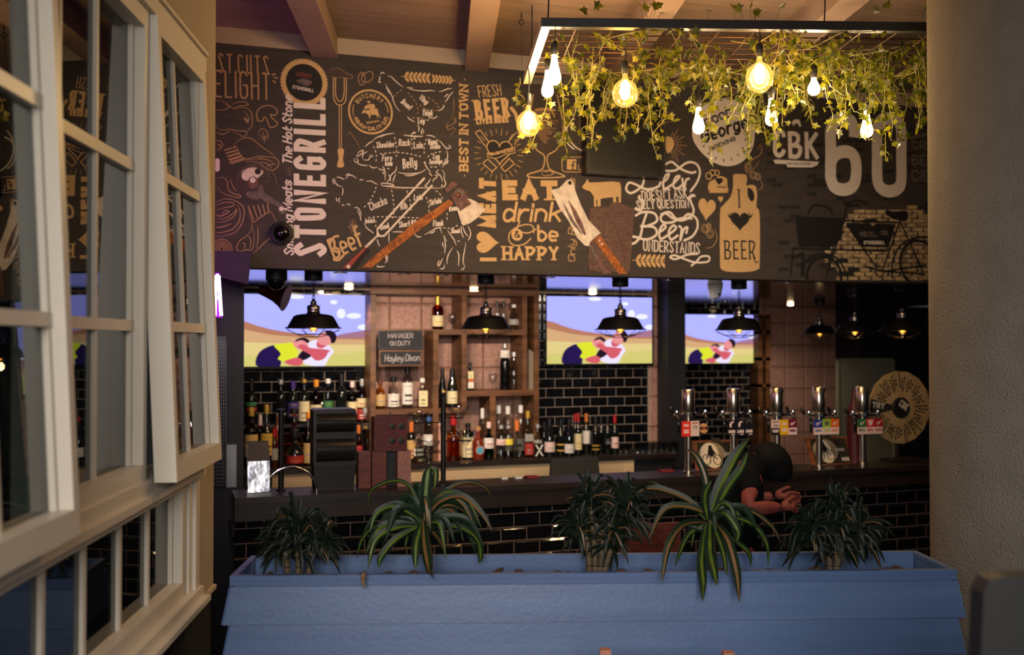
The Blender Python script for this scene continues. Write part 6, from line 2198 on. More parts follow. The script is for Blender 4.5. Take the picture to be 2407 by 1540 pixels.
b = MB()
rounded_front(b, x0, x1, y, y + 0.16, ZT + 0.3 * hh, zt, 0.02)
b.hexa([(x0 + 0.012, y + 0.01, ZT + 0.001), (x1 - 0.012, y + 0.01, ZT + 0.001), (x1 - 0.012, y + 0.15, ZT + 0.001), (x0 + 0.012, y + 0.15, ZT + 0.001),
        (x0 + 0.003, y + 0.005, ZT + 0.3 * hh), (x1 - 0.003, y + 0.005, ZT + 0.3 * hh), (x1 - 0.003, y + 0.15, ZT + 0.3 * hh), (x0 + 0.003, y + 0.15, ZT + 0.3 * hh)])
b.build('body', mat('machine_black', (20, 19, 21), 0.4), t, smooth=False)
for f0, f1 in ((0.72, 0.95), (0.36, 0.64)):
    b = MB()
    n = 12
    pr = [(y + 0.002 - 0.055 * math.sin(math.pi * k / n), ZT + hh * (f0 + (f1 - f0) * (0.5 - 0.5 * math.cos(math.pi * k / n)))) for k in range(n + 1)]
    vs = [(x0 + 0.012, p, q) for p, q in pr] + [(x1 - 0.012, p, q) for p, q in pr]
    b.add(vs, [(k, k + 1, n + 2 + k, n + 1 + k) for k in range(n)] + [tuple(range(n, -1, -1)), tuple(range(n + 1, 2 * n + 2))])
    b.build('drum', m_drum, t)

# red-brown wooden condiment box with round holes on a holder of upright boards
y = 5.84
t = thing('menu_holder', 'low holder of upright red-brown boards on the bar', 'menu holder', (bx(900, y), y, ZT))
zb = bz(900, 1062, y)
for p, q, mm in ((843, 872, m_redwood), (875, 908, m_redwood), (935, 966, mat('pink_board', (134, 92, 84), 0.6, noise=(40, (116, 78, 70), 3)))):
    b = MB()
    b.box(bx(p, y), bx(q, y), y, y + 0.09, ZT + 0.001, zb)
    b.build('board', mm, t, smooth=False)
b = MB()
b.box(bx(843, y), bx(966, y), y + 0.091, y + 0.1, ZT + 0.001, zb)
b.build('back_panel', m_black, t, smooth=False)
x0, xm, x1 = bx(887, y), bx(908, y), bx(957, y)
z0, z1 = zb + 0.002, bz(920, 980, y)
t = thing('condiment_box', 'red-brown wooden box with four round holes on top of the board holder', 'box', ((x0 + x1) / 2, y, z0))
b = MB()
b.box(x0 - 0.02, x1, y + 0.0, y + 0.1, z0, z1)
b.build('case', mat('deep_red_wood', (82, 30, 30), 0.4, noise=((12, 12, 40), (60, 20, 22), 4)), t, smooth=False)
for fx_ in (0.3, 0.72):
    for fz in (0.3, 0.72):
        b = MB()
        b.lathe([(0, y - 0.001), (0.017, y - 0.002), (0.02, y - 0.0005), (0.02, y + 0.004)], 18, (xm + (x1 - xm) * fx_, 0, z0 + (z1 - z0) * fz), axis='y')
        b.build('hole', m_black, t)
for px in (918, 954):
    b = MB()
    xx = bx(px, y)
    b.tube([(xx, y + 0.03, z1 - 0.01), (xx + 0.002, y + 0.03, z1 + 0.012), (xx + 0.002, y + 0.03, z1 + 0.03)], [0.004, 0.005, 0.002], 8)
    tag(b.build('spoon_handle', m_chrome, t), 'shiny metal handle')

# till screen seen from behind
y = 6.22
x0, x1 = bx(1293, y), bx(1413, y)
z0, z1 = 0.901, bz(1350, 1080, y)
t = thing('till_monitor', 'black till monitor seen from behind, low on the bar below the wine bottles', 'monitor', ((x0 + x1) / 2, y, ZT))
b = MB()
b.hexa([(x0 - 0.02, y - 0.04, z0 + 0.02), (x1 - 0.01, y - 0.04, z0 + 0.02), (x1 - 0.01, y + 0.0, z0 + 0.02), (x0 - 0.02, y, z0 + 0.02), (x0 + 0.03, y + 0.05, z1), (x1, y + 0.05, z1), (x1, y + 0.075, z1), (x0 + 0.03, y + 0.075, z1)])
b.build('housing', m_black, t, smooth=False)
b = MB()
b.box(x0 + 0.08, x1 - 0.08, y - 0.05, y + 0.08, z0, z0 + 0.02)
b.build('stand', m_black, t, smooth=False)
y = 5.95
for px, w, mm, lab in ((1180, 14, m_white, 'small white slip lying on the bar below the shelves'), (1212, 16, m_white, 'second small white slip on the bar, left of the till monitor'), (1240, 26, mat('red_mat', (120, 30, 30), 0.6), 'small red tray on the bar left of the till monitor'), (1555, 30, mat('red_mat', (120, 30, 30), 0.6), 'small red tray on the bar left of the first tap tower')):
    b = MB()
    b.box(bx(px, y), bx(px + w, y), y, y + 0.06, ZT + 0.001, ZT + 0.012)
    tag(b.build('bar_tray' if mm is not m_white else 'paper_slip', mm, None, smooth=False, loc=(bx(px, y), y, ZT)), lab, 'tray' if mm is not m_white else 'paper')

# ================================================================ beer taps
y = 5.87
m_red = mat('badge_red', (206, 44, 36), 0.4)


def bm(n, c):
    return mat('badge_' + n, c, 0.4)


PINKW, DK = bm('blush', (228, 200, 196)), bm('ink', (26, 24, 28))
BADGE = [[(bm('red2', (214, 48, 38)), bm('red2', (214, 48, 38)), 'lines', None), (bm('paper', (214, 186, 178)), bm('paper', (214, 186, 178)), 'sketch', None), (bm('tan', (204, 150, 96)), DK, 'round', None)],
         [(DK, DK, 'moon', 'CIDER'), (DK, DK, 'moon', 'LAGER'), (DK, DK, 'arc', 'DARK')],
         [(bm('paper', (214, 186, 178)), DK, 'sketch', 'PORT'), (bm('yellow', (222, 166, 22)), bm('yellow', (222, 166, 22)), 'lines', None), (bm('maroon', (112, 20, 46)), PINKW, 'swoosh', 'RED')],
         [(bm('blue', (40, 58, 140)), PINKW, 'swoosh', 'APA'), (bm('lime', (150, 182, 36)), PINKW, 'blot', 'PILSNER'), (bm('orange', (218, 96, 28)), PINKW, 'swoosh', 'HAZY')],
         [(bm('green', (44, 110, 62)), PINKW, 'swoosh', 'IPA'), (bm('scarlet', (206, 50, 58)), PINKW, 'shield', 'XPA'), (bm('crimson', (168, 32, 44)), PINKW, 'swoosh', 'PACIFIC')]]
TAPS = [(1618, 915, 988, 'first beer tap tower from the left, with a red badge'), (1724, 913, 986, 'second beer tap tower from the left, with three black badges'), (1826, 911, 985, 'third beer tap tower from the left, with a yellow badge in the middle'),
        (1925, 910, 984, 'fourth beer tap tower from the left, with blue, lime and orange badges'), (2027, 909, 983, 'fifth beer tap tower, nearest the prize wheel, with green and red badges')]
for (px, pyt, pyb, lab), bd in zip(TAPS, BADGE):
    x = bx(px, y)
    sc = (hy(px, 900, y) - EYE).dot(Vector((ST, CT, 0))) / F      # metres per pixel there
    zt, zb, zr = bz(px, pyt, y), bz(px, pyb, y), bz(px, 974, y)
    t = thing('tap_tower', lab, 'beer tap', (x, y, ZT), 0, 'beer tap towers on the bar')
    b = MB()
    b.lathe([(0.0, ZT + 0.001), (0.038, ZT + 0.001), (0.038, ZT + 0.012), (0.024, ZT + 0.016), (0.022, zr)], 28, (x, y, 0))
    b.build('column', m_steel, t)
    b = MB()
    b.lathe([(0.022, zr), (0.042, zr + 0.004), (0.045, zr + 0.01), (0.045, zt - 0.006), (0.041, zt), (0, zt + 0.002)], 36, (x, y, 0))
    b.build('head', m_steel, t)
    b = MB()
    b.lathe([(0.046, zr - 0.012), (0.052, zr - 0.012), (0.052, zr + 0.012), (0.046, zr + 0.012)], 28, (x, y, 0))
    b.tube([(x - 0.11, y - 0.01, zr), (x + 0.11, y - 0.01, zr)], 0.011, 10)
    b.build('clamp_ring', m_chrome, t)
    for s in (-1, 0, 1):
        xx = x + s * 0.105 + 0.01
        b = MB()
        b.lathe([(0, -0.02), (0.012, -0.016), (0.015, 0), (0.012, 0.016), (0, 0.02)], 14, (xx, y - 0.02, zr + 0.012))
        b.build('tap_valve', m_chrome, t)
        b = MB()
        b.tube([(xx, y - 0.02, zr - 0.004), (xx, y - 0.04, zr - 0.035), (xx, y - 0.045, zr - 0.075), (xx, y - 0.04, zr - 0.12)], [0.012, 0.011, 0.009, 0.007], 10)
        b.build('spout', m_blackgloss, t)
        b = MB()
        b.tube([(xx, y + 0.02, zr + 0.0), (xx + 0.004 * s, y + 0.05, zr + 0.02), (xx + 0.006 * s, y + 0.06, zr + 0.045)], [0.008, 0.012, 0.01], 10)
        b.build('tap_handle', m_blackgloss, t)
    bwid = 23 * sc
    xs = x - 0.5 * bwid - 13 * sc
    for k, (c1, c2, mark, word) in enumerate(bd):
        xa, xb = xs + k * bwid * 1.0 - 0.3 * bwid + 0.0015, xs + (k + 1) * bwid - 0.3 * bwid - 0.0015
        za, zb_ = zb - 35 * sc, zb
        yb = y - 0.075
        b = MB()
        if mark == 'round':
            cx, cz, r = (xa + xb) / 2, (za + zb_) / 2, (xb - xa) * 0.52
            b.lathe([(0, yb), (r, yb), (r, yb + 0.008)], 26, (cx, 0, cz), 0, axis='y')
            b.add([(cx - r * .95, yb - .0006, cz - r * .32), (cx + r * .95, yb - .0006, cz - r * .32), (cx + r * .95, yb - .0006, cz + r * .36), (cx - r * .95, yb - .0006, cz + r * .36)], [(0, 1, 2, 3)], 1)
            b.add([(cx - r * .5, yb - .0009, cz - r * .3), (cx + r * .5, yb - .0009, cz - r * .3), (cx + r * .4, yb - .0009, cz + r * .3), (cx - r * .4, yb - .0009, cz + r * .3)], [(0, 1, 2, 3)], 3)
        else:
            zm = za + (zb_ - za) * 0.46
            b.box(xa, xb, yb, yb + 0.008, za, zm, 1)
            b.box(xa, xb, yb, yb + 0.008, zm, zb_, 0)
        pr = Print(lambda u, v, d, xa=xa, xb=xb, za=za, zb_=zb_, yb=yb: Vector((xa + (xb - xa) * u, yb - 0.0004 - d, za + (zb_ - za) * v)))
        pr.b = b
        if mark == 'lines':
            for v in (0.78, 0.68, 0.42, 0.32, 0.24):
                pr.ribbon([(0.2, v), (0.8, v)], 0.06, 2)
        elif mark == 'sketch':
            pr.ribbon([(0.1, 0.85), (0.9, 0.88)], 0.07, 3)
            for q in ([(0.15, 0.55), (0.4, 0.7), (0.7, 0.62), (0.85, 0.7)], [(0.3, 0.45), (0.5, 0.6), (0.8, 0.5)]):
                pr.ribbon(q, 0.05, 4)
        elif mark == 'moon':
            pr.fill([(0.25, 0.55), (0.22, 0.75), (0.4, 0.92), (0.68, 0.93), (0.8, 0.86), (0.6, 0.86), (0.48, 0.74), (0.46, 0.55)], 2)
        elif mark == 'arc':
            pr.ring((0.5, 0.66), 0.4, 0.06, 4, 0.3, a0=0.4, a1=2.7)
        elif mark == 'swoosh':
            pr.ribbon([(0.2, 0.66), (0.4, 0.78), (0.55, 0.72), (0.8, 0.86)], 0.07, 2)
            pr.ribbon([(0.3, 0.6), (0.6, 0.7)], 0.05, 2)
        elif mark == 'blot':
            pr.disc((0.5, 0.74), 0.3, 4, 0.16, 10)
        elif mark == 'shield':
            pr.fill([(0.15, 0.92), (0.85, 0.92), (0.7, 0.62), (0.5, 0.54), (0.3, 0.62)], 2)
        if word:
            pr.text(word, (0.1, 0.16), (0.9, 0.16), 0.2, 0.07 if len(word) < 6 else 0.05, 2 if c2 is DK else (0 if mark != 'sketch' else 2))
            if mark in ('moon', 'arc'):
                pr.ribbon([(0.45, 0.05), (0.85, 0.07)], 0.06, 2)
        b.build('tap_badge', [c1, c2, PINKW, bm('brick', (150, 70, 50)), bm('grey', (96, 92, 92))], t, smooth=False, weld=False)

# picture menus on clipboards between the taps
for k, (px0, px1, pyt, pyb, dx, lab) in enumerate(((1636, 1742, 1037, 1112, 0.0, 'framed bike picture menu leaning on the bar right of the first tap tower'), (1906, 2003, 1029, 1106, 0.012, 'framed bike picture menu leaning on the bar below the blue and orange badges'))):
    y = 5.925
    x0, x1 = bx(px0, y), bx(px1, y)
    z1 = bz((px0 + px1) / 2, pyt, y)
    z0 = ZT + 0.002
    t = thing('picture_menu', lab, 'menu', ((x0 + x1) / 2, y, ZT), 0, 'picture menus on the bar')
    q = lambda u, v, d: Vector((x0 + dx + (x1 - x0) * u - dx * 2 * v, y - d + 0.05 * v, z0 + (z1 - z0) * v))
    b = MB()
    b.hexa([q(0, 0, 0), q(1, 0, 0), q(1, 0, -0.012), q(0, 0, -0.012), q(0, 1, 0), q(1, 1, 0), q(1, 1, -0.012), q(0, 1, -0.012)])
    b.build('backboard', mat('clipboard_wood', (150, 82, 42), 0.5, noise=((8, 8, 40), (92, 48, 26), 4)), t, smooth=False)
    pr = Print(lambda u, v, d: q(u, v, 0.0008 + d))
    pr.fill([(0.09, 0.04), (0.95, 0.04), (0.95, 0.94), (0.09, 0.94)], 0)
    for (cx, cy, rx, ry, m_) in ((0.4, 0.52, 0.3, 0.42, 1), (0.34, 0.55, 0.2, 0.38, 2), (0.42, 0.3, 0.16, 0.24, 2)):
        pr.disc((cx, cy), rx, m_, ry, 18)
    pr.ring((0.26, 0.36), 0.09, 0.022, 3, 0.17, 18)
    pr.ring((0.5, 0.34), 0.09, 0.02, 3, 0.17, 18)
    for st in ([(0.26, 0.38), (0.34, 0.62), (0.5, 0.36)], [(0.34, 0.62), (0.36, 0.78), (0.42, 0.66), (0.48, 0.52)], [(0.3, 0.62), (0.42, 0.6)]):
        pr.ribbon(st, 0.03, 3)
    pr.fill([(0.3, 0.55), (0.34, 0.84), (0.4, 0.84), (0.45, 0.55), (0.38, 0.42)], 3)
    for v in (0.56, 0.5):
        pr.ribbon([(0.66, v), (0.86, v)], 0.025, 4)
    pr.text('CBK', (0.74, 0.12), (0.92, 0.12), 0.13, 0.035, 4)
    pr.b.build('picture', [mat('sepia_dark', (48, 42, 32), 0.35), mat('sepia_mid', (150, 130, 98), 0.35), mat('sepia_light', (230, 206, 172), 0.35), mat('sepia_ink', (22, 19, 18), 0.4), mat('sepia_white', (220, 206, 190), 0.4)], t, smooth=False, weld=False)
    b = MB()
    b.hexa([q(0.42, 0.96, 0.008), q(0.62, 0.96, 0.008), q(0.62, 0.96, 0), q(0.42, 0.96, 0), q(0.45, 1.08, 0.006), q(0.59, 1.08, 0.006), q(0.59, 1.08, 0), q(0.45, 1.08, 0)])
    b.build('clip', m_pewter, t, smooth=False)

# prize wheel at the right end of the bar
y = 5.965
c = hy(2116, 958, y)
sc = (c - EYE).dot(Vector((ST, CT, 0))) / F
R = 86 * sc
t = thing('prize_wheel', 'round tan prize wheel with black hub standing at the right end of the bar', 'prize wheel', (c.x, y, ZT))
b = MB()
n = 16
ring = [(c.x + R * math.cos(2 * math.pi * (k + 0.3) / n), y, c.z + R * math.sin(2 * math.pi * (k + 0.3) / n)) for k in range(n)]
b.prism(ring, (0, 0.02, 0), 0)
pr = Print(lambda u, v, d: Vector((c.x + u, y - 0.0006 - d, c.z + v)))
pr.b = b
rw = random.Random(9)
for k in range(n):
    a = 2 * math.pi * (k + 0.3 + 0.5) / n
    if k == 7:
        continue
    for j in (-1, 0, 1):
        aa = a + j * 0.11
        r0, r1 = R * rw.uniform(0.46, 0.6), R * rw.uniform(0.75, 0.95)
        rr = r0
        while rr < r1:
            r2 = rr + R * rw.uniform(0.03, 0.1)
            pr.ribbon([(rr * math.cos(aa), rr * math.sin(aa)), (r2 * math.cos(aa), r2 * math.sin(aa))], R * 0.045, 1)
            rr = r2 + R * 0.025
a0, a1 = 2 * math.pi * 7.35 / n, 2 * math.pi * 8.5 / n
pr.fill([(0.05 * R, 0)] + [(R * 0.985 * math.cos(a0 + (a1 - a0) * k / 4), R * 0.985 * math.sin(a0 + (a1 - a0) * k / 4)) for k in range(5)], 1)
pr.text('TRY', (-R * 0.93, R * 0.02), (-R * 0.52, -R * 0.03), R * 0.16, R * 0.04, 2)
b.build('wheel_disc', [mat('wheel_tan', (178, 150, 108), 0.6, noise=(9, (150, 124, 88), 4)), mat('wheel_ink', (40, 36, 34), 0.6), mat('wheel_white', (210, 196, 184), 0.6)], t, smooth=False, weld=False)
b = MB()
b.lathe([(0, y - 0.016), (R * 0.26, y - 0.016), (R * 0.28, y - 0.012), (R * 0.28, y)], 32, (c.x, 0, c.z), axis='y')
pr = Print(lambda u, v, d: Vector((c.x + u, y - 0.0168 - d, c.z + v)))
pr.b = b
pr.text('CBK', (-R * 0.11, R * 0.06), (R * 0.14, -R * 0.1), R * 0.2, R * 0.035, 1)
b.build('hub', [m_black, mat('wheel_white', (210, 196, 184), 0.6)], t, smooth=False, weld=False)
b = MB()
b.tube([(c.x, y + 0.03, c.z), (c.x, y + 0.035, c.z - R * 0.6), (c.x, y + 0.035, ZT + 0.02)], 0.014, 10)
b.box(c.x - 0.13, c.x + 0.13, y - 0.06, y + 0.062, ZT + 0.001, ZT + 0.02)
b.build('stand', m_darkwood, t, smooth=False)
# dark red bottle-shaped cooler behind the fifth tower
y = 5.95
xx = bx(2008, y)
b = MB()
b.lathe([(0, ZT + 0.001), (0.05, ZT + 0.001), (0.052, ZT + 0.2), (0.05, ZT + 0.36), (0.03, ZT + 0.43), (0.018, ZT + 0.46), (0.018, ZT + 0.53), (0, ZT + 0.535)], 24, (xx, y, 0))
tag(b.build('wine_cooler', mat('dark_red_sleeve', (74, 14, 20), 0.5), None, loc=(xx, y, ZT)), 'dark red sleeve-covered bottle standing just left of the fifth tap tower', 'bottle')

# chalkboards on the shelving
ych = YF - 0.004
for (p0, p1, q0, q1, fr_, lines, lab) in ((888, 993, 777, 821, 0, (('MANAGER', (911, 795), (971, 795), 12), ('ON DUTY', (916, 813), (964, 812), 11)), 'upper of two chalkboards on the pine shelving, saying manager on duty'),
                                          (890, 992, 823, 861, 1, (('Hayley Dixon', (903, 850), (986, 848), 16),), 'lower of two chalkboards on the pine shelving, with a handwritten name')):
    x0, x1 = hy(p0, 800, ych).x, hy(p1, 800, ych).x
    pm = (p0 + p1) / 2
    z1, z0 = hy(pm, q0, ych).z, hy(pm, q1, ych).z
    t = thing('chalkboard', lab, 'chalkboard', ((x0 + x1) / 2, ych, z0), 0, 'chalkboards on the shelving')
    w = 0.012
    b = MB()
    b.box(x0 + w, x1 - w, ych - 0.01, ych - 0.002, z0 + w, z1 - w, 0)
    pr = Print(lambda u, v, d: Vector((u, ych - 0.0104 - d, v)))
    pr.b = b
    for s, a, e, h in lines:
        g1, g2 = hy(a[0], a[1], ych), hy(e[0], e[1], ych)
        pr.text(s, (g1.x, g1.z), (g2.x, g2.z), h * 0.0034, 0.0034 if fr_ == 0 else 0.0042, 1, slant=0.12 * fr_)
    b.build('slate', [mat('slate', (36, 36, 40), 0.8), mat('chalk', (186, 176, 172), 0.9)], t, smooth=False, weld=False)
    b = MB()
    for (aa, bb, cc_, dd) in ((x0, x0 + w, z0, z1), (x1 - w, x1, z0, z1), (x0 + w, x1 - w, z0, z0 + w), (x0 + w, x1 - w, z1 - w, z1)):
        b.box(aa, bb, ych - 0.014, ych - 0.001, cc_, dd)
    b.build('frame', m_wood_h if fr_ else m_black, t, smooth=False)
x0, x1 = hy(886, 800, YF + .003).x, hy(1020, 800, YF).x
b = MB()
b.box(x0, x1, ych + 0.002, ych + 0.0038, hy(940, 776.5, YF).z - 0.002, hy(940, 773, YF).z)
b.build('sign_rail', m_wood_h, su, smooth=False)

# ================================================================ plants in the planter
m_leafd = mat('dracaena_leaf', (16, 32, 14), 0.5, noise=(14, (15, 28, 17), 3), spec=0.25)
m_leafy = mat('leaf_yellow_stripe', (80, 88, 20), 0.5, noise=(20, (50, 70, 20), 3), spec=0.25)
m_leafb = mat('brown_leaf_edge', (96, 66, 30), 0.5, noise=(20, (92, 62, 34), 3))
m_bush = mat('bush_leaf', (10, 17, 9), 0.45, noise=(12, (9, 15, 10), 3), spec=0.15)
m_bush2 = mat('bush_leaf_pale', (30, 32, 14), 0.5, noise=(12, (24, 28, 16), 3), spec=0.15)
m_cane = mat('ringed_cane', (80, 63, 38), 0.7, noise=((2, 2, 130), (20, 16, 12), 0))
VIEW = Vector((ST, CT, 0))


def strap(b, pts, w, rnd, edge=0, mid=1, cup=0.18):
    """A strap leaf: dark margins, a paler stripe down the middle, tapering to a point."""
    q = catmull(pts, 6)
    n = len(q)
    vs = []
    for i, p in enumerate(q):
        t = (q[min(i + 1, n - 1)] - q[max(i - 1, 0)]).normalized()
        s = t.cross(VIEW + Vector((0, 0, 0.35)))
        s = s.normalized() if s.length > 1e-4 else RIGHT
        nn = s.cross(t)
        f = i / (n - 1)
        h = w * 0.5 * max(0.03, min(1.0, 0.35 + f * 2.4) * (1 - max(0, (f - 0.55) / 0.45) ** 1.6))
        for k, c in ((-1, 0), (-0.3, 1), (0.3, 1), (1, 0)):
            vs.append(p + s * h * k - nn * h * cup * 2 * (1 if c else 0))
    for i in range(n - 1):
        a, c = i * 4, i * 4 + 4
        b.add([vs[a + j] for j in range(4)] + [vs[c + j] for j in range(4)], [(0, 1, 5, 4), (2, 3, 7, 6)], edge)
        b.add([vs[a + 1], vs[a + 2], vs[c + 2], vs[c + 1]], [(0, 1, 2, 3)], mid)


def corn_plant(name, lab, ox, oy, s, crown, zc, leaves, extra, base_px, seed):
    rp = random.Random(seed)
    base = hd(base_px, 1330, zc)
    base.z = ZP - 0.075
    t = thing(name, lab, 'plant', base, 0, 'plants in the planter')
    cr = hd(ox + crown[0] / s, oy + crown[1] / s, zc)
    b = MB()
    for pts, w, dep in leaves:
        k = len(pts)
        q = []
        for i, (u, v) in enumerate(pts):
            f = i / (k - 1)
            q.append(hd(ox + u / s, oy + v / s, zc + dep * f ** 0.8))
        strap(b, q, w / s * zc / F, rp, 0, 1 if rp.random() < 0.75 else 2)
    for i in range(extra):
        a = rp.uniform(0, 2 * math.pi)
        L = rp.uniform(0.14, 0.26)
        d = RIGHT * math.cos(a) + VIEW * math.sin(a) * 0.32
        el = rp.uniform(0.1, 0.75)
        p = cr + Vector((0, 0, rp.uniform(-0.05, 0.02)))
        q = [p, p + d * L * 0.35 + Vector((0, 0, L * el * 0.6)), p + d * L * 0.75 + Vector((0, 0, L * el * 0.45)), p + d * L * 1.0 + Vector((0, 0, L * (el - 0.75) * 0.7))]
        strap(b, q, rp.uniform(0.02, 0.034), rp, 0, rp.choice((0, 0, 1, 2)))
    b.build('leaves', [m_leafd, m_leafy, m_leafb], t, weld=False)
    b = MB()
    b.tube([base, base.lerp(cr, 0.5) + RIGHT * 0.008, cr], [0.014, 0.013, 0.011], 10)
    b.build('cane', m_cane, t)
    return t


PL2 = [([(1495, 430), (1503, 300), (1520, 110), (1535, 52)], 80, 0.02), ([(1535, 55), (1575, 80), (1575, 150), (1568, 210)], 46, 0.0), ([(1490, 430), (1400, 200), (1280, 150), (1130, 210), (1095, 320)], 34, 0.1), ([(1480, 440), (1300, 330), (1160, 380), (1110, 520)], 58, -0.08),
       ([(1480, 450), (1400, 420), (1320, 390), (1250, 330), (1290, 310)], 50, 0.1), ([(1480, 470), (1300, 480), (1150, 570), (1100, 780)], 60, -0.09), ([(1490, 430), (1500, 600), (1530, 760), (1562, 845)], 66, -0.21), ([(1510, 430), (1640, 230), (1800, 160), (1930, 200), (1965, 275)], 36, 0.1),
       ([(1510, 430), (1600, 300), (1760, 260), (1900, 380), (1978, 510)], 62, -0.06), ([(1520, 440), (1680, 300), (1790, 380), (1830, 480)], 50, 0.08), ([(1520, 460), (1750, 480), (1870, 560), (1895, 680), (1880, 740)], 54, 0.08), ([(1480, 460), (1300, 560), (1190, 690), (1180, 770)], 56, -0.08),
       ([(1480, 450), (1440, 600), (1435, 780)], 66, -0.1), ([(1500, 450), (1560, 300), (1650, 240)], 40, 0.06), ([(1480, 440), (1180, 460), (1060, 560), (1020, 700)], 34, 0.1), ([(1500, 450), (1600, 560), (1640, 660)], 50, 0.1), ([(1480, 440), (1420, 350), (1380, 250), (1330, 245)], 36, 0.08)]
PL4 = [([(870, 400), (925, 250), (1000, 100), (1062, 25)], 66, 0.03), ([(895, 380), (950, 270), (1025, 165), (1055, 90)], 50, -0.05), ([(865, 400), (850, 220), (805, 110), (755, 75)], 36, 0.08), ([(860, 400), (760, 320), (640, 272), (560, 268), (490, 302)], 36, 0.06), ([(850, 420), (780, 350), (680, 280), (575, 230)], 26, 0.1),
       ([(850, 430), (745, 440), (670, 540), (634, 735)], 46, -0.21), ([(870, 420), (868, 560), (888, 660), (905, 742)], 50, -0.21), ([(850, 440), (828, 600), (836, 720), (834, 822)], 44, -0.22), ([(900, 430), (958, 520), (1000, 680), (1015, 826)], 48, -0.23), ([(890, 390), (950, 390), (1005, 470), (1003, 530)], 44, -0.1),
       ([(890, 400), (990, 360), (1090, 385), (1180, 460), (1220, 540)], 26, 0.08), ([(890, 410), (1000, 410), (1090, 450), (1150, 540), (1155, 650)], 30, 0.06), ([(880, 440), (980, 510), (1060, 580), (1070, 650)], 28, 0.1), ([(860, 420), (845, 300), (880, 228)], 40, -0.06), ([(850, 440), (760, 500), (700, 650)], 30, 0.06), ([(880, 430), (930, 560), (955, 700)], 30, -0.19)]
corn_plant('corn_plant', 'strappy corn plant with arching leaves, second from the left in the blue planter', 500, 1080, 3.009, (1492, 440), 3.47, PL2, 28, 1010, 4)
corn_plant('corn_plant', 'tallest yellow-striped corn plant, its leaves hanging over the blue planter front', 1250, 1020, 2.0804, (872, 420), 3.47, PL4, 10, 1672, 5)


def bushy(lab, px, py_crowns, zc, canes, seed, n=90):
    rp = random.Random(seed)
    base = hd(px, 1330, zc)
    base.z = ZP - 0.075
    t = thing('dracaena', lab, 'plant', base, 0, 'plants in the planter')
    b = MB()
    for (cx, cy, rad) in py_crowns:
        c = hd(cx, cy, zc + rp.uniform(-0.05, 0.05))
        R_ = rad * zc / F
        for i in range(n):
            a = rp.uniform(0, 2 * math.pi)
            el = rp.uniform(-0.75, 1.35)
            L = R_ * rp.uniform(0.65, 1.2)
            d = (RIGHT * math.cos(a) + VIEW * math.sin(a) * 0.45) * math.cos(el) + Vector((0, 0, math.sin(el)))
            p = c + Vector((0, 0, rp.uniform(-0.6, 0.15) * R_))
            q = [p, p + d * L * 0.4 + Vector((0, 0, 0.05 * L)), p + d * L * 0.75, p + d * L - Vector((0, 0, L * rp.uniform(0.1, 0.4)))]
            strap(b, q, rp.uniform(0.01, 0.017), rp, 0, rp.choice((0, 0, 0, 1)) if rp.random() < 0.93 else 2, 0.1)
    b.build('leaves', [m_bush, m_bush2, m_leafb], t, weld=False)
    for (x0, x1, yt) in canes:
        p0 = hd(x0, 1340, zc)
        p0.z = ZP - 0.075
        b = MB()
        b.tube([p0, p0.lerp(hd(x1, yt, zc), 0.5) + RIGHT * 0.004, hd(x1, yt, zc)], [0.012, 0.011, 0.009], 10)
        b.build('cane', m_cane, t)


bushy('leftmost bushy dark dracaena in the blue planter', 700, [(700, 1240, 84), (660, 1262, 66), (752, 1258, 66)], 3.48, [(676, 668, 1280), (700, 700, 1270), (722, 730, 1280)], 21)
bushy('bushy dracaena on two ringed canes in the middle of the blue planter', 1395, [(1388, 1165, 70), (1470, 1182, 72), (1360, 1240, 66), (1440, 1245, 72)], 3.5, [(1386, 1378, 1260), (1405, 1418, 1255), (1400, 1390, 1200), (1412, 1455, 1200)], 22, 80)
bushy('rightmost dark bushy dracaena in the blue planter, beside the plaster column', 1955, [(1965, 1190, 80), (1905, 1235, 72), (2020, 1235, 74), (1960, 1255, 66)], 3.5, [(1950, 1945, 1260), (1963, 1966, 1260), (1957, 1990, 1230)], 23, 80)
b = MB()
strap(b, [hd(862, 1342, 3.33), hd(856, 1348, 3.27), hd(853, 1366, 3.265), hd(857, 1385, 3.262)], 0.014, ri, 0, 0)
tag(b.build('dry_leaf', m_leafb, None, weld=False, loc=hd(856, 1350, 3.28)), 'single dried brown leaf hanging over the planter front, left part', 'leaf')

# ================================================================ furniture in front of and behind the planter
m_chair = mat('chair_wood', (150, 82, 46), 0.45, noise=((6, 6, 30), (112, 58, 32), 4))
zc = 2.9
c0, c1 = hd(1422, 1526, zc), hd(1711, 1532, zc)
mid = (c0 + c1) / 2
e = Vector((c1.x - c0.x, c1.y - c0.y, 0)).normalized()
nb = Vector((e.y, -e.x, 0))           # towards the camera
ch = thing('wooden_chair', 'brown wooden chair with its back posts against the blue planter front', 'chair', (mid.x, mid.y, 0))


def post(b, p0, p1, w, d, m=0):
    u, v = e * w / 2, nb * d / 2
    b.hexa([p0 - u - v, p0 + u - v, p0 + u + v, p0 - u + v, p1 - u * .9 - v, p1 + u * .9 - v, p1 + u * .9 + v, p1 - u * .9 + v], m)


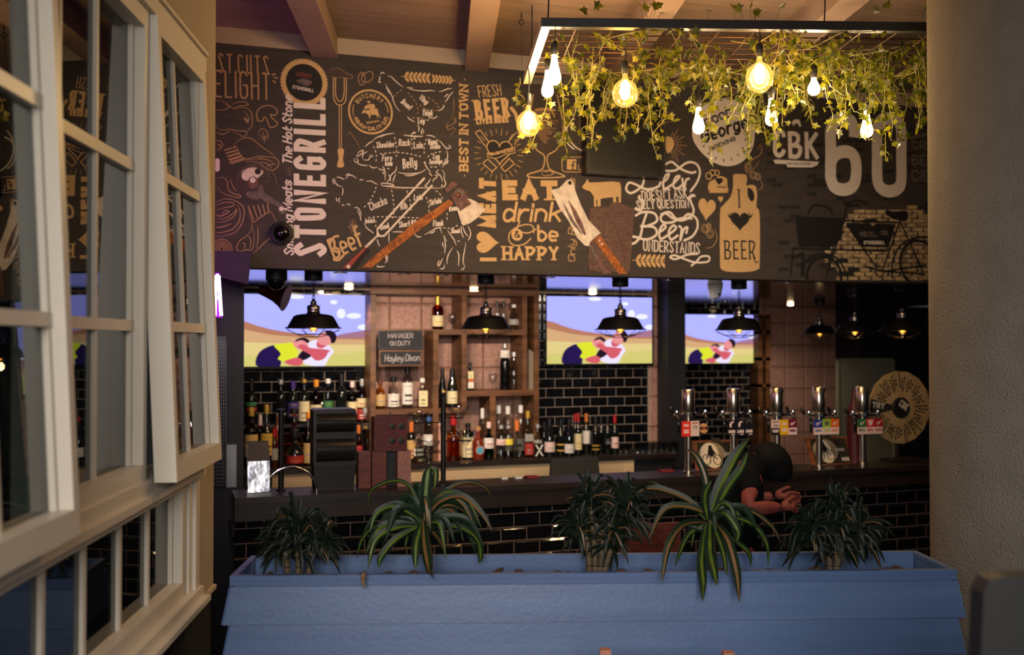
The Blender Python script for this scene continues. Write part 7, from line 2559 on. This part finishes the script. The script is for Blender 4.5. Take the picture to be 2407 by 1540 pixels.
for c in (c0, c1):
    b = MB()
    g0 = Vector((c.x, c.y, 0))
    post(b, g0 + nb * 0.09 + Vector((0, 0, 0)), g0 + nb * 0.1 + Vector((0, 0, 0.5)), 0.034, 0.034)
    post(b, g0 + nb * 0.1 + Vector((0, 0, 0.5)), Vector((c.x, c.y, c.z)), 0.034, 0.03)
    b.build('leg', m_chair, ch, smooth=False)
    b = MB()
    g1 = g0 + nb * 0.5
    post(b, g1, g1 + Vector((0, 0, 0.53)), 0.036, 0.036)
    b.build('leg', m_chair, ch, smooth=False)
m0 = Vector((mid.x, mid.y, 0))
b = MB()
post(b, m0 + nb * 0.31 + Vector((0, 0, 0.531)), m0 + nb * 0.31 + Vector((0, 0, 0.56)), 0.42, 0.44)
b.build('seat', m_chair, ch, smooth=False)
wd = (c1 - c0).length - 0.036
for zz in (0.72, 0.83, 0.94, 1.02):
    b = MB()
    f = (zz - 0.5) / 0.6
    post(b, m0 + nb * (0.1 - 0.1 * f) + Vector((0, 0, zz)), m0 + nb * (0.1 - 0.1 * f) + Vector((0, 0, zz + 0.05)), wd, 0.016)
    b.build('back_slat', m_chair, ch, smooth=False)

# black high chair close to the camera on the right
zc = 1.75
pa = hd(2312, 1356, zc)
t = thing('high_chair', 'black padded high-back bar chair close by in the lower right corner', 'chair', (pa + RIGHT * 0.22).xy.to_3d())
m_vinyl = mat('black_vinyl', (14, 14, 15), 0.6)


def cbox(b, r0, r1, f0, f1, z0, z1, fl=0.0):
    o = Vector((pa.x, pa.y, 0))
    def P_(r, f, z):
        return o + RIGHT * r + VIEW * f + Vector((0, 0, z))
    b.hexa([P_(r0 - fl, f0, z0), P_(r1 + fl, f0, z0), P_(r1 + fl, f1, z0), P_(r0 - fl, f1, z0), P_(r0, f0, z1), P_(r1, f0, z1), P_(r1, f1, z1), P_(r0, f1, z1)])


b = MB()
zt = pa.z
pts = [(-0.006, zt - 0.16), (0.0, zt - 0.03), (0.012, zt - 0.006), (0.04, zt), (0.40, zt), (0.43, zt - 0.006), (0.44, zt - 0.03), (0.446, zt - 0.16), (0.43, zt - 0.5), (0.01, zt - 0.5)]
o = Vector((pa.x, pa.y, 0))
b.prism([o + RIGHT * r + Vector((0, 0, z)) for r, z in pts], VIEW * 0.05)
b.build('backrest', m_vinyl, t, smooth=False)
b = MB()
cbox(b, 0.0, 0.44, -0.40, 0.05, zt - 0.58, zt - 0.501)
b.build('seat', m_vinyl, t, smooth=False)
for r in (0.02, 0.39):
    for f in (-0.38, 0.01):
        b = MB()
        cbox(b, r, r + 0.03, f, f + 0.03, 0.0, zt - 0.581)
        b.build('leg', m_blackmetal, t, smooth=False)
b = MB()
cbox(b, 0.051, 0.389, -0.37, -0.35, 0.36, 0.38)
b.build('footrest', m_blackmetal, t, smooth=False)

# red-brown bench between planter and bar
zc = 5.3
q0 = hd(1478, 1236, zc)
t = thing('wooden_bench', 'red-brown wooden bench back of two boards behind the middle of the planter', 'bench', (q0.x + 0.2, q0.y, 0))
x0, x1 = hy(1470, 1236, q0.y).x, hy(1600, 1236, q0.y).x
for k in range(2):
    b = MB()
    za = q0.z - 0.088 * k
    b.hexa([(x0 - 0.02 * (k + 1), q0.y, za - 0.085), (x1, q0.y, za - 0.085), (x1, q0.y + 0.025, za - 0.085), (x0 - 0.02 * (k + 1), q0.y + 0.025, za - 0.085), (x0 - 0.02 * k, q0.y, za), (x1, q0.y, za), (x1, q0.y + 0.025, za), (x0 - 0.02 * k, q0.y + 0.025, za)])
    b.build('back_board', m_redwood, t, smooth=False)
for xx in (x0 + 0.02, x1 - 0.06):
    b = MB()
    b.box(xx, xx + 0.04, q0.y + 0.026, q0.y + 0.066, 0, q0.z - 0.01)
    b.build('leg', m_redwood, t, smooth=False)
b = MB()
b.box(x0, x1, q0.y + 0.067, q0.y + 0.40, 0.45, 0.49)
b.build('seat', m_redwood, t, smooth=False)
for xx in (x0 + 0.02, x1 - 0.06):
    b = MB()
    b.box(xx, xx + 0.04, q0.y + 0.35, q0.y + 0.39, 0, 0.449)
    b.build('leg', m_redwood, t, smooth=False)

# ================================================================ seated person at the bar
ZPN = 5.35
pc = hd(1752, 1100, ZPN)
org = Vector((pc.x, pc.y, 0))


def pw(x, y, z):
    """Person space: x along the picture, y away from the camera, z up."""
    return org + RIGHT * x + VIEW * y + Vector((0, 0, z))


def skin_mesh(name, chain, m, parent, sub=2):
    """chain: list of (points, radii, index of the point already made to start from or None)."""
    me = bpy.data.meshes.new(name)
    vs, es, rs = [], [], []
    names = {}
    for key, start, pts in chain:
        prev = names.get(start)
        for i, (p, r) in enumerate(pts):
            vs.append(p)
            rs.append(r)
            k = len(vs) - 1
            if prev is not None:
                es.append((prev, k))
            prev = k
            names['%s%d' % (key, i)] = k
    inv = wmat(parent).inverted()
    me.from_pydata([inv @ v for v in vs], es, [])
    o = bpy.data.objects.new(name, me)
    COL.objects.link(o)
    o.parent = parent
    me.materials.append(m)
    md = o.modifiers.new('skin', 'SKIN')
    md.use_smooth_shade = True
    sv = me.skin_vertices[0].data
    for i, r in enumerate(rs):
        sv[i].radius = r if isinstance(r, tuple) else (r, r)
        sv[i].use_root = (i == 0)
    s = o.modifiers.new('sub', 'SUBSURF')
    s.levels = s.render_levels = sub
    return o


per = thing('person', 'person in black sitting bowed at the bar, one bare forearm showing behind the striped plant', 'person', org)
m_skin = mat('skin', (112, 56, 50), 0.6, noise=(30, (96, 46, 42), 3), spec=0.2)
m_cloth = mat('black_cotton', (9, 9, 10), 0.9, spec=0.1)
PEL, SPI, CHE, NEK = pw(-0.06, 0, 0.80), pw(-0.075, 0, 0.98), pw(-0.04, 0, 1.2), pw(0.03, 0, 1.335)
HB, HT = pw(0.075, 0, 1.375), pw(0.135, 0, 1.375)
SHL, ELL, WRL = pw(0.0, -0.17, 1.3), pw(-0.055, -0.26, 1.155), pw(0.135, -0.2, 1.15)
SHR, ELR, WRR = pw(0.0, 0.17, 1.3), pw(-0.03, 0.25, 1.1), pw(0.2, 0.18, 1.15)
body = [('b', None, [(PEL, (0.11, 0.1)), (SPI, (0.12, 0.1)), (CHE, (0.145, 0.115)), (NEK, 0.06), (HB, 0.058), (HT, (0.088, 0.082)), (pw(0.175, 0, 1.34), (0.07, 0.07)), (pw(0.19, 0, 1.305), (0.045, 0.05))]),
        ('l', 'b2', [(SHL, 0.058), (ELL, 0.043), (pw(0.01, -0.25, 1.152), 0.044), (WRL, 0.028)]),
        ('r', 'b2', [(SHR, 0.058), (ELR, 0.043), (WRR, 0.028)]),
        ('p', 'b0', [(pw(0.02, -0.1, 0.77), 0.06), (pw(0.36, -0.13, 0.79), 0.055), (pw(0.345, -0.13, 0.56), 0.055), (pw(0.33, -0.13, 0.4), 0.036), (pw(0.42, -0.14, 0.36), 0.034)]),
        ('q', 'b0', [(pw(0.02, 0.1, 0.77), 0.06), (pw(0.36, 0.13, 0.79), 0.055), (pw(0.345, 0.13, 0.56), 0.055), (pw(0.33, 0.13, 0.4), 0.036), (pw(0.42, 0.14, 0.36), 0.034)])]
skin_mesh('body', body, m_skin, per)
shirt = [('b', None, [(pw(-0.06, 0, 0.79), (0.165, 0.15)), (SPI, (0.148, 0.128)), (CHE, (0.165, 0.135)), (pw(0.015, 0, 1.31), 0.09), (pw(0.06, 0, 1.345), 0.1), (pw(0.085, 0, 1.365), 0.09)]),
         ('l', 'b2', [(SHL, 0.074), (SHL.lerp(ELL, 0.75), 0.062)]), ('r', 'b2', [(SHR, 0.074), (SHR.lerp(ELR, 0.75), 0.062)])]
skin_mesh('shirt', shirt, m_cloth, per)
trs = [('b', None, [(pw(-0.06, 0, 0.84), (0.15, 0.135)), (PEL, (0.155, 0.135))]),
       ('p', 'b1', [(pw(0.02, -0.11, 0.78), 0.125), (pw(0.2, -0.12, 0.79), 0.11), (pw(0.36, -0.13, 0.8), 0.095), (pw(0.345, -0.13, 0.56), 0.08), (pw(0.332, -0.13, 0.42), 0.07)]),
       ('q', 'b1', [(pw(0.02, 0.11, 0.78), 0.125), (pw(0.2, 0.12, 0.79), 0.11), (pw(0.36, 0.13, 0.8), 0.095), (pw(0.345, 0.13, 0.56), 0.08), (pw(0.332, 0.13, 0.42), 0.07)])]
skin_mesh('trousers', trs, m_cloth, per)
hair = [('b', None, [(pw(0.035, 0, 1.385), (0.075, 0.075)), (pw(0.12, 0, 1.39), (0.104, 0.1)), (pw(0.165, 0, 1.37), (0.098, 0.098)), (pw(0.18, 0, 1.31), (0.075, 0.09)), (pw(0.165, 0, 1.25), (0.05, 0.08))])]
skin_mesh('hair', hair, mat('dark_hair', (9, 8, 8), 0.8, spec=0.15), per)
for s, W0, dirv in ((-1, WRL, pw(0.22, -0.17, 1.145) - pw(0.135, -0.2, 1.15)), (1, WRR, pw(0.29, 0.15, 1.15) - pw(0.2, 0.18, 1.15))):
    d = dirv.normalized()
    up = Vector((0, 0, 1))
    side = d.cross(up).normalized()
    pal = W0 + d * 0.075
    chain = [('w', None, [(W0, 0.026), (W0 + d * 0.03, (0.03, 0.022)), (pal, (0.036, 0.02))])]
    for k, L in enumerate((0.062, 0.072, 0.067, 0.052)):
        f0 = pal + up * (0.024 - 0.016 * k) + d * 0.006
        chain.append(('f%d_' % k, 'w2', [(f0, 0.0095), (f0 + d * L * 0.5 - side * 0.008 * -s, 0.0088), (f0 + d * L * 0.85 - side * 0.03 * -s, 0.0082), (f0 + d * L * 0.9 - side * 0.046 * -s, 0.007)]))
    th = W0 + d * 0.035 + up * 0.03
    chain.append(('t', 'w1', [(th, 0.011), (th + d * 0.03 + up * 0.018, 0.0098), (th + d * 0.055 + up * 0.022, 0.0085)]))
    skin_mesh('hand', chain, m_skin, per, 1)
for s in (-1, 1):
    b = MB()
    p = pw(0.345, 0.135 * s, 0.3)
    b.tube([pw(0.315, 0.135 * s, 0.385), pw(0.35, 0.135 * s, 0.37), pw(0.42, 0.14 * s, 0.352), pw(0.49, 0.145 * s, 0.338)], [0.046, 0.05, 0.046, 0.03], 12)
    b.build('shoe', m_black, per)
for s in (-1, 1):
    b = MB()
    c = pw(0.135, 0.066 * s, 1.37)
    b.tube([c - Vector((0, 0, 0.028)), c, c + Vector((0, 0, 0.026))], [0.008, 0.014, 0.009], 8)
    b.build('ear', m_skin, per)
b = MB()
b.tube([pw(0.205, 0, 1.375), pw(0.224, 0, 1.345), pw(0.21, 0, 1.335)], [0.007, 0.014, 0.008], 8)
b.build('nose', m_skin, per)
for s in (-1, 1):
    b = MB()
    c = pw(0.205, 0.03 * s, 1.378)
    b.lathe([(0, -0.009), (0.009, 0), (0, 0.009)], 10, c)
    b.build('eye', m_black, per)
b = MB()
b.tube([pw(0.212, -0.02, 1.308), pw(0.222, 0, 1.308), pw(0.212, 0.02, 1.308)], 0.005, 6)
b.build('mouth', mat('lip', (150, 76, 72), 0.5), per)
st = thing('bar_stool', 'black bar stool under the person in black', 'stool', pw(-0.05, 0, 0))
c = pw(-0.05, 0, 0)
b = MB()
b.lathe([(0, 0.61), (0.19, 0.61), (0.2, 0.63), (0.2, 0.645), (0.18, 0.655), (0, 0.657)], 28, c)
b.build('seat', m_vinyl, st)
for k in range(4):
    a = math.pi / 4 + k * math.pi / 2
    b = MB()
    b.tube([c + Vector((0.12 * math.cos(a), 0.12 * math.sin(a), 0.61)), c + Vector((0.22 * math.cos(a), 0.22 * math.sin(a), 0.0))], 0.012, 8)
    b.build('leg', m_blackmetal, st)
b = MB()
b.tube([c + Vector((0.183 * math.cos(k * math.pi / 14), 0.183 * math.sin(k * math.pi / 14), 0.25)) for k in range(28)], 0.009, 6, closed=True)
b.build('footring', m_blackmetal, st)
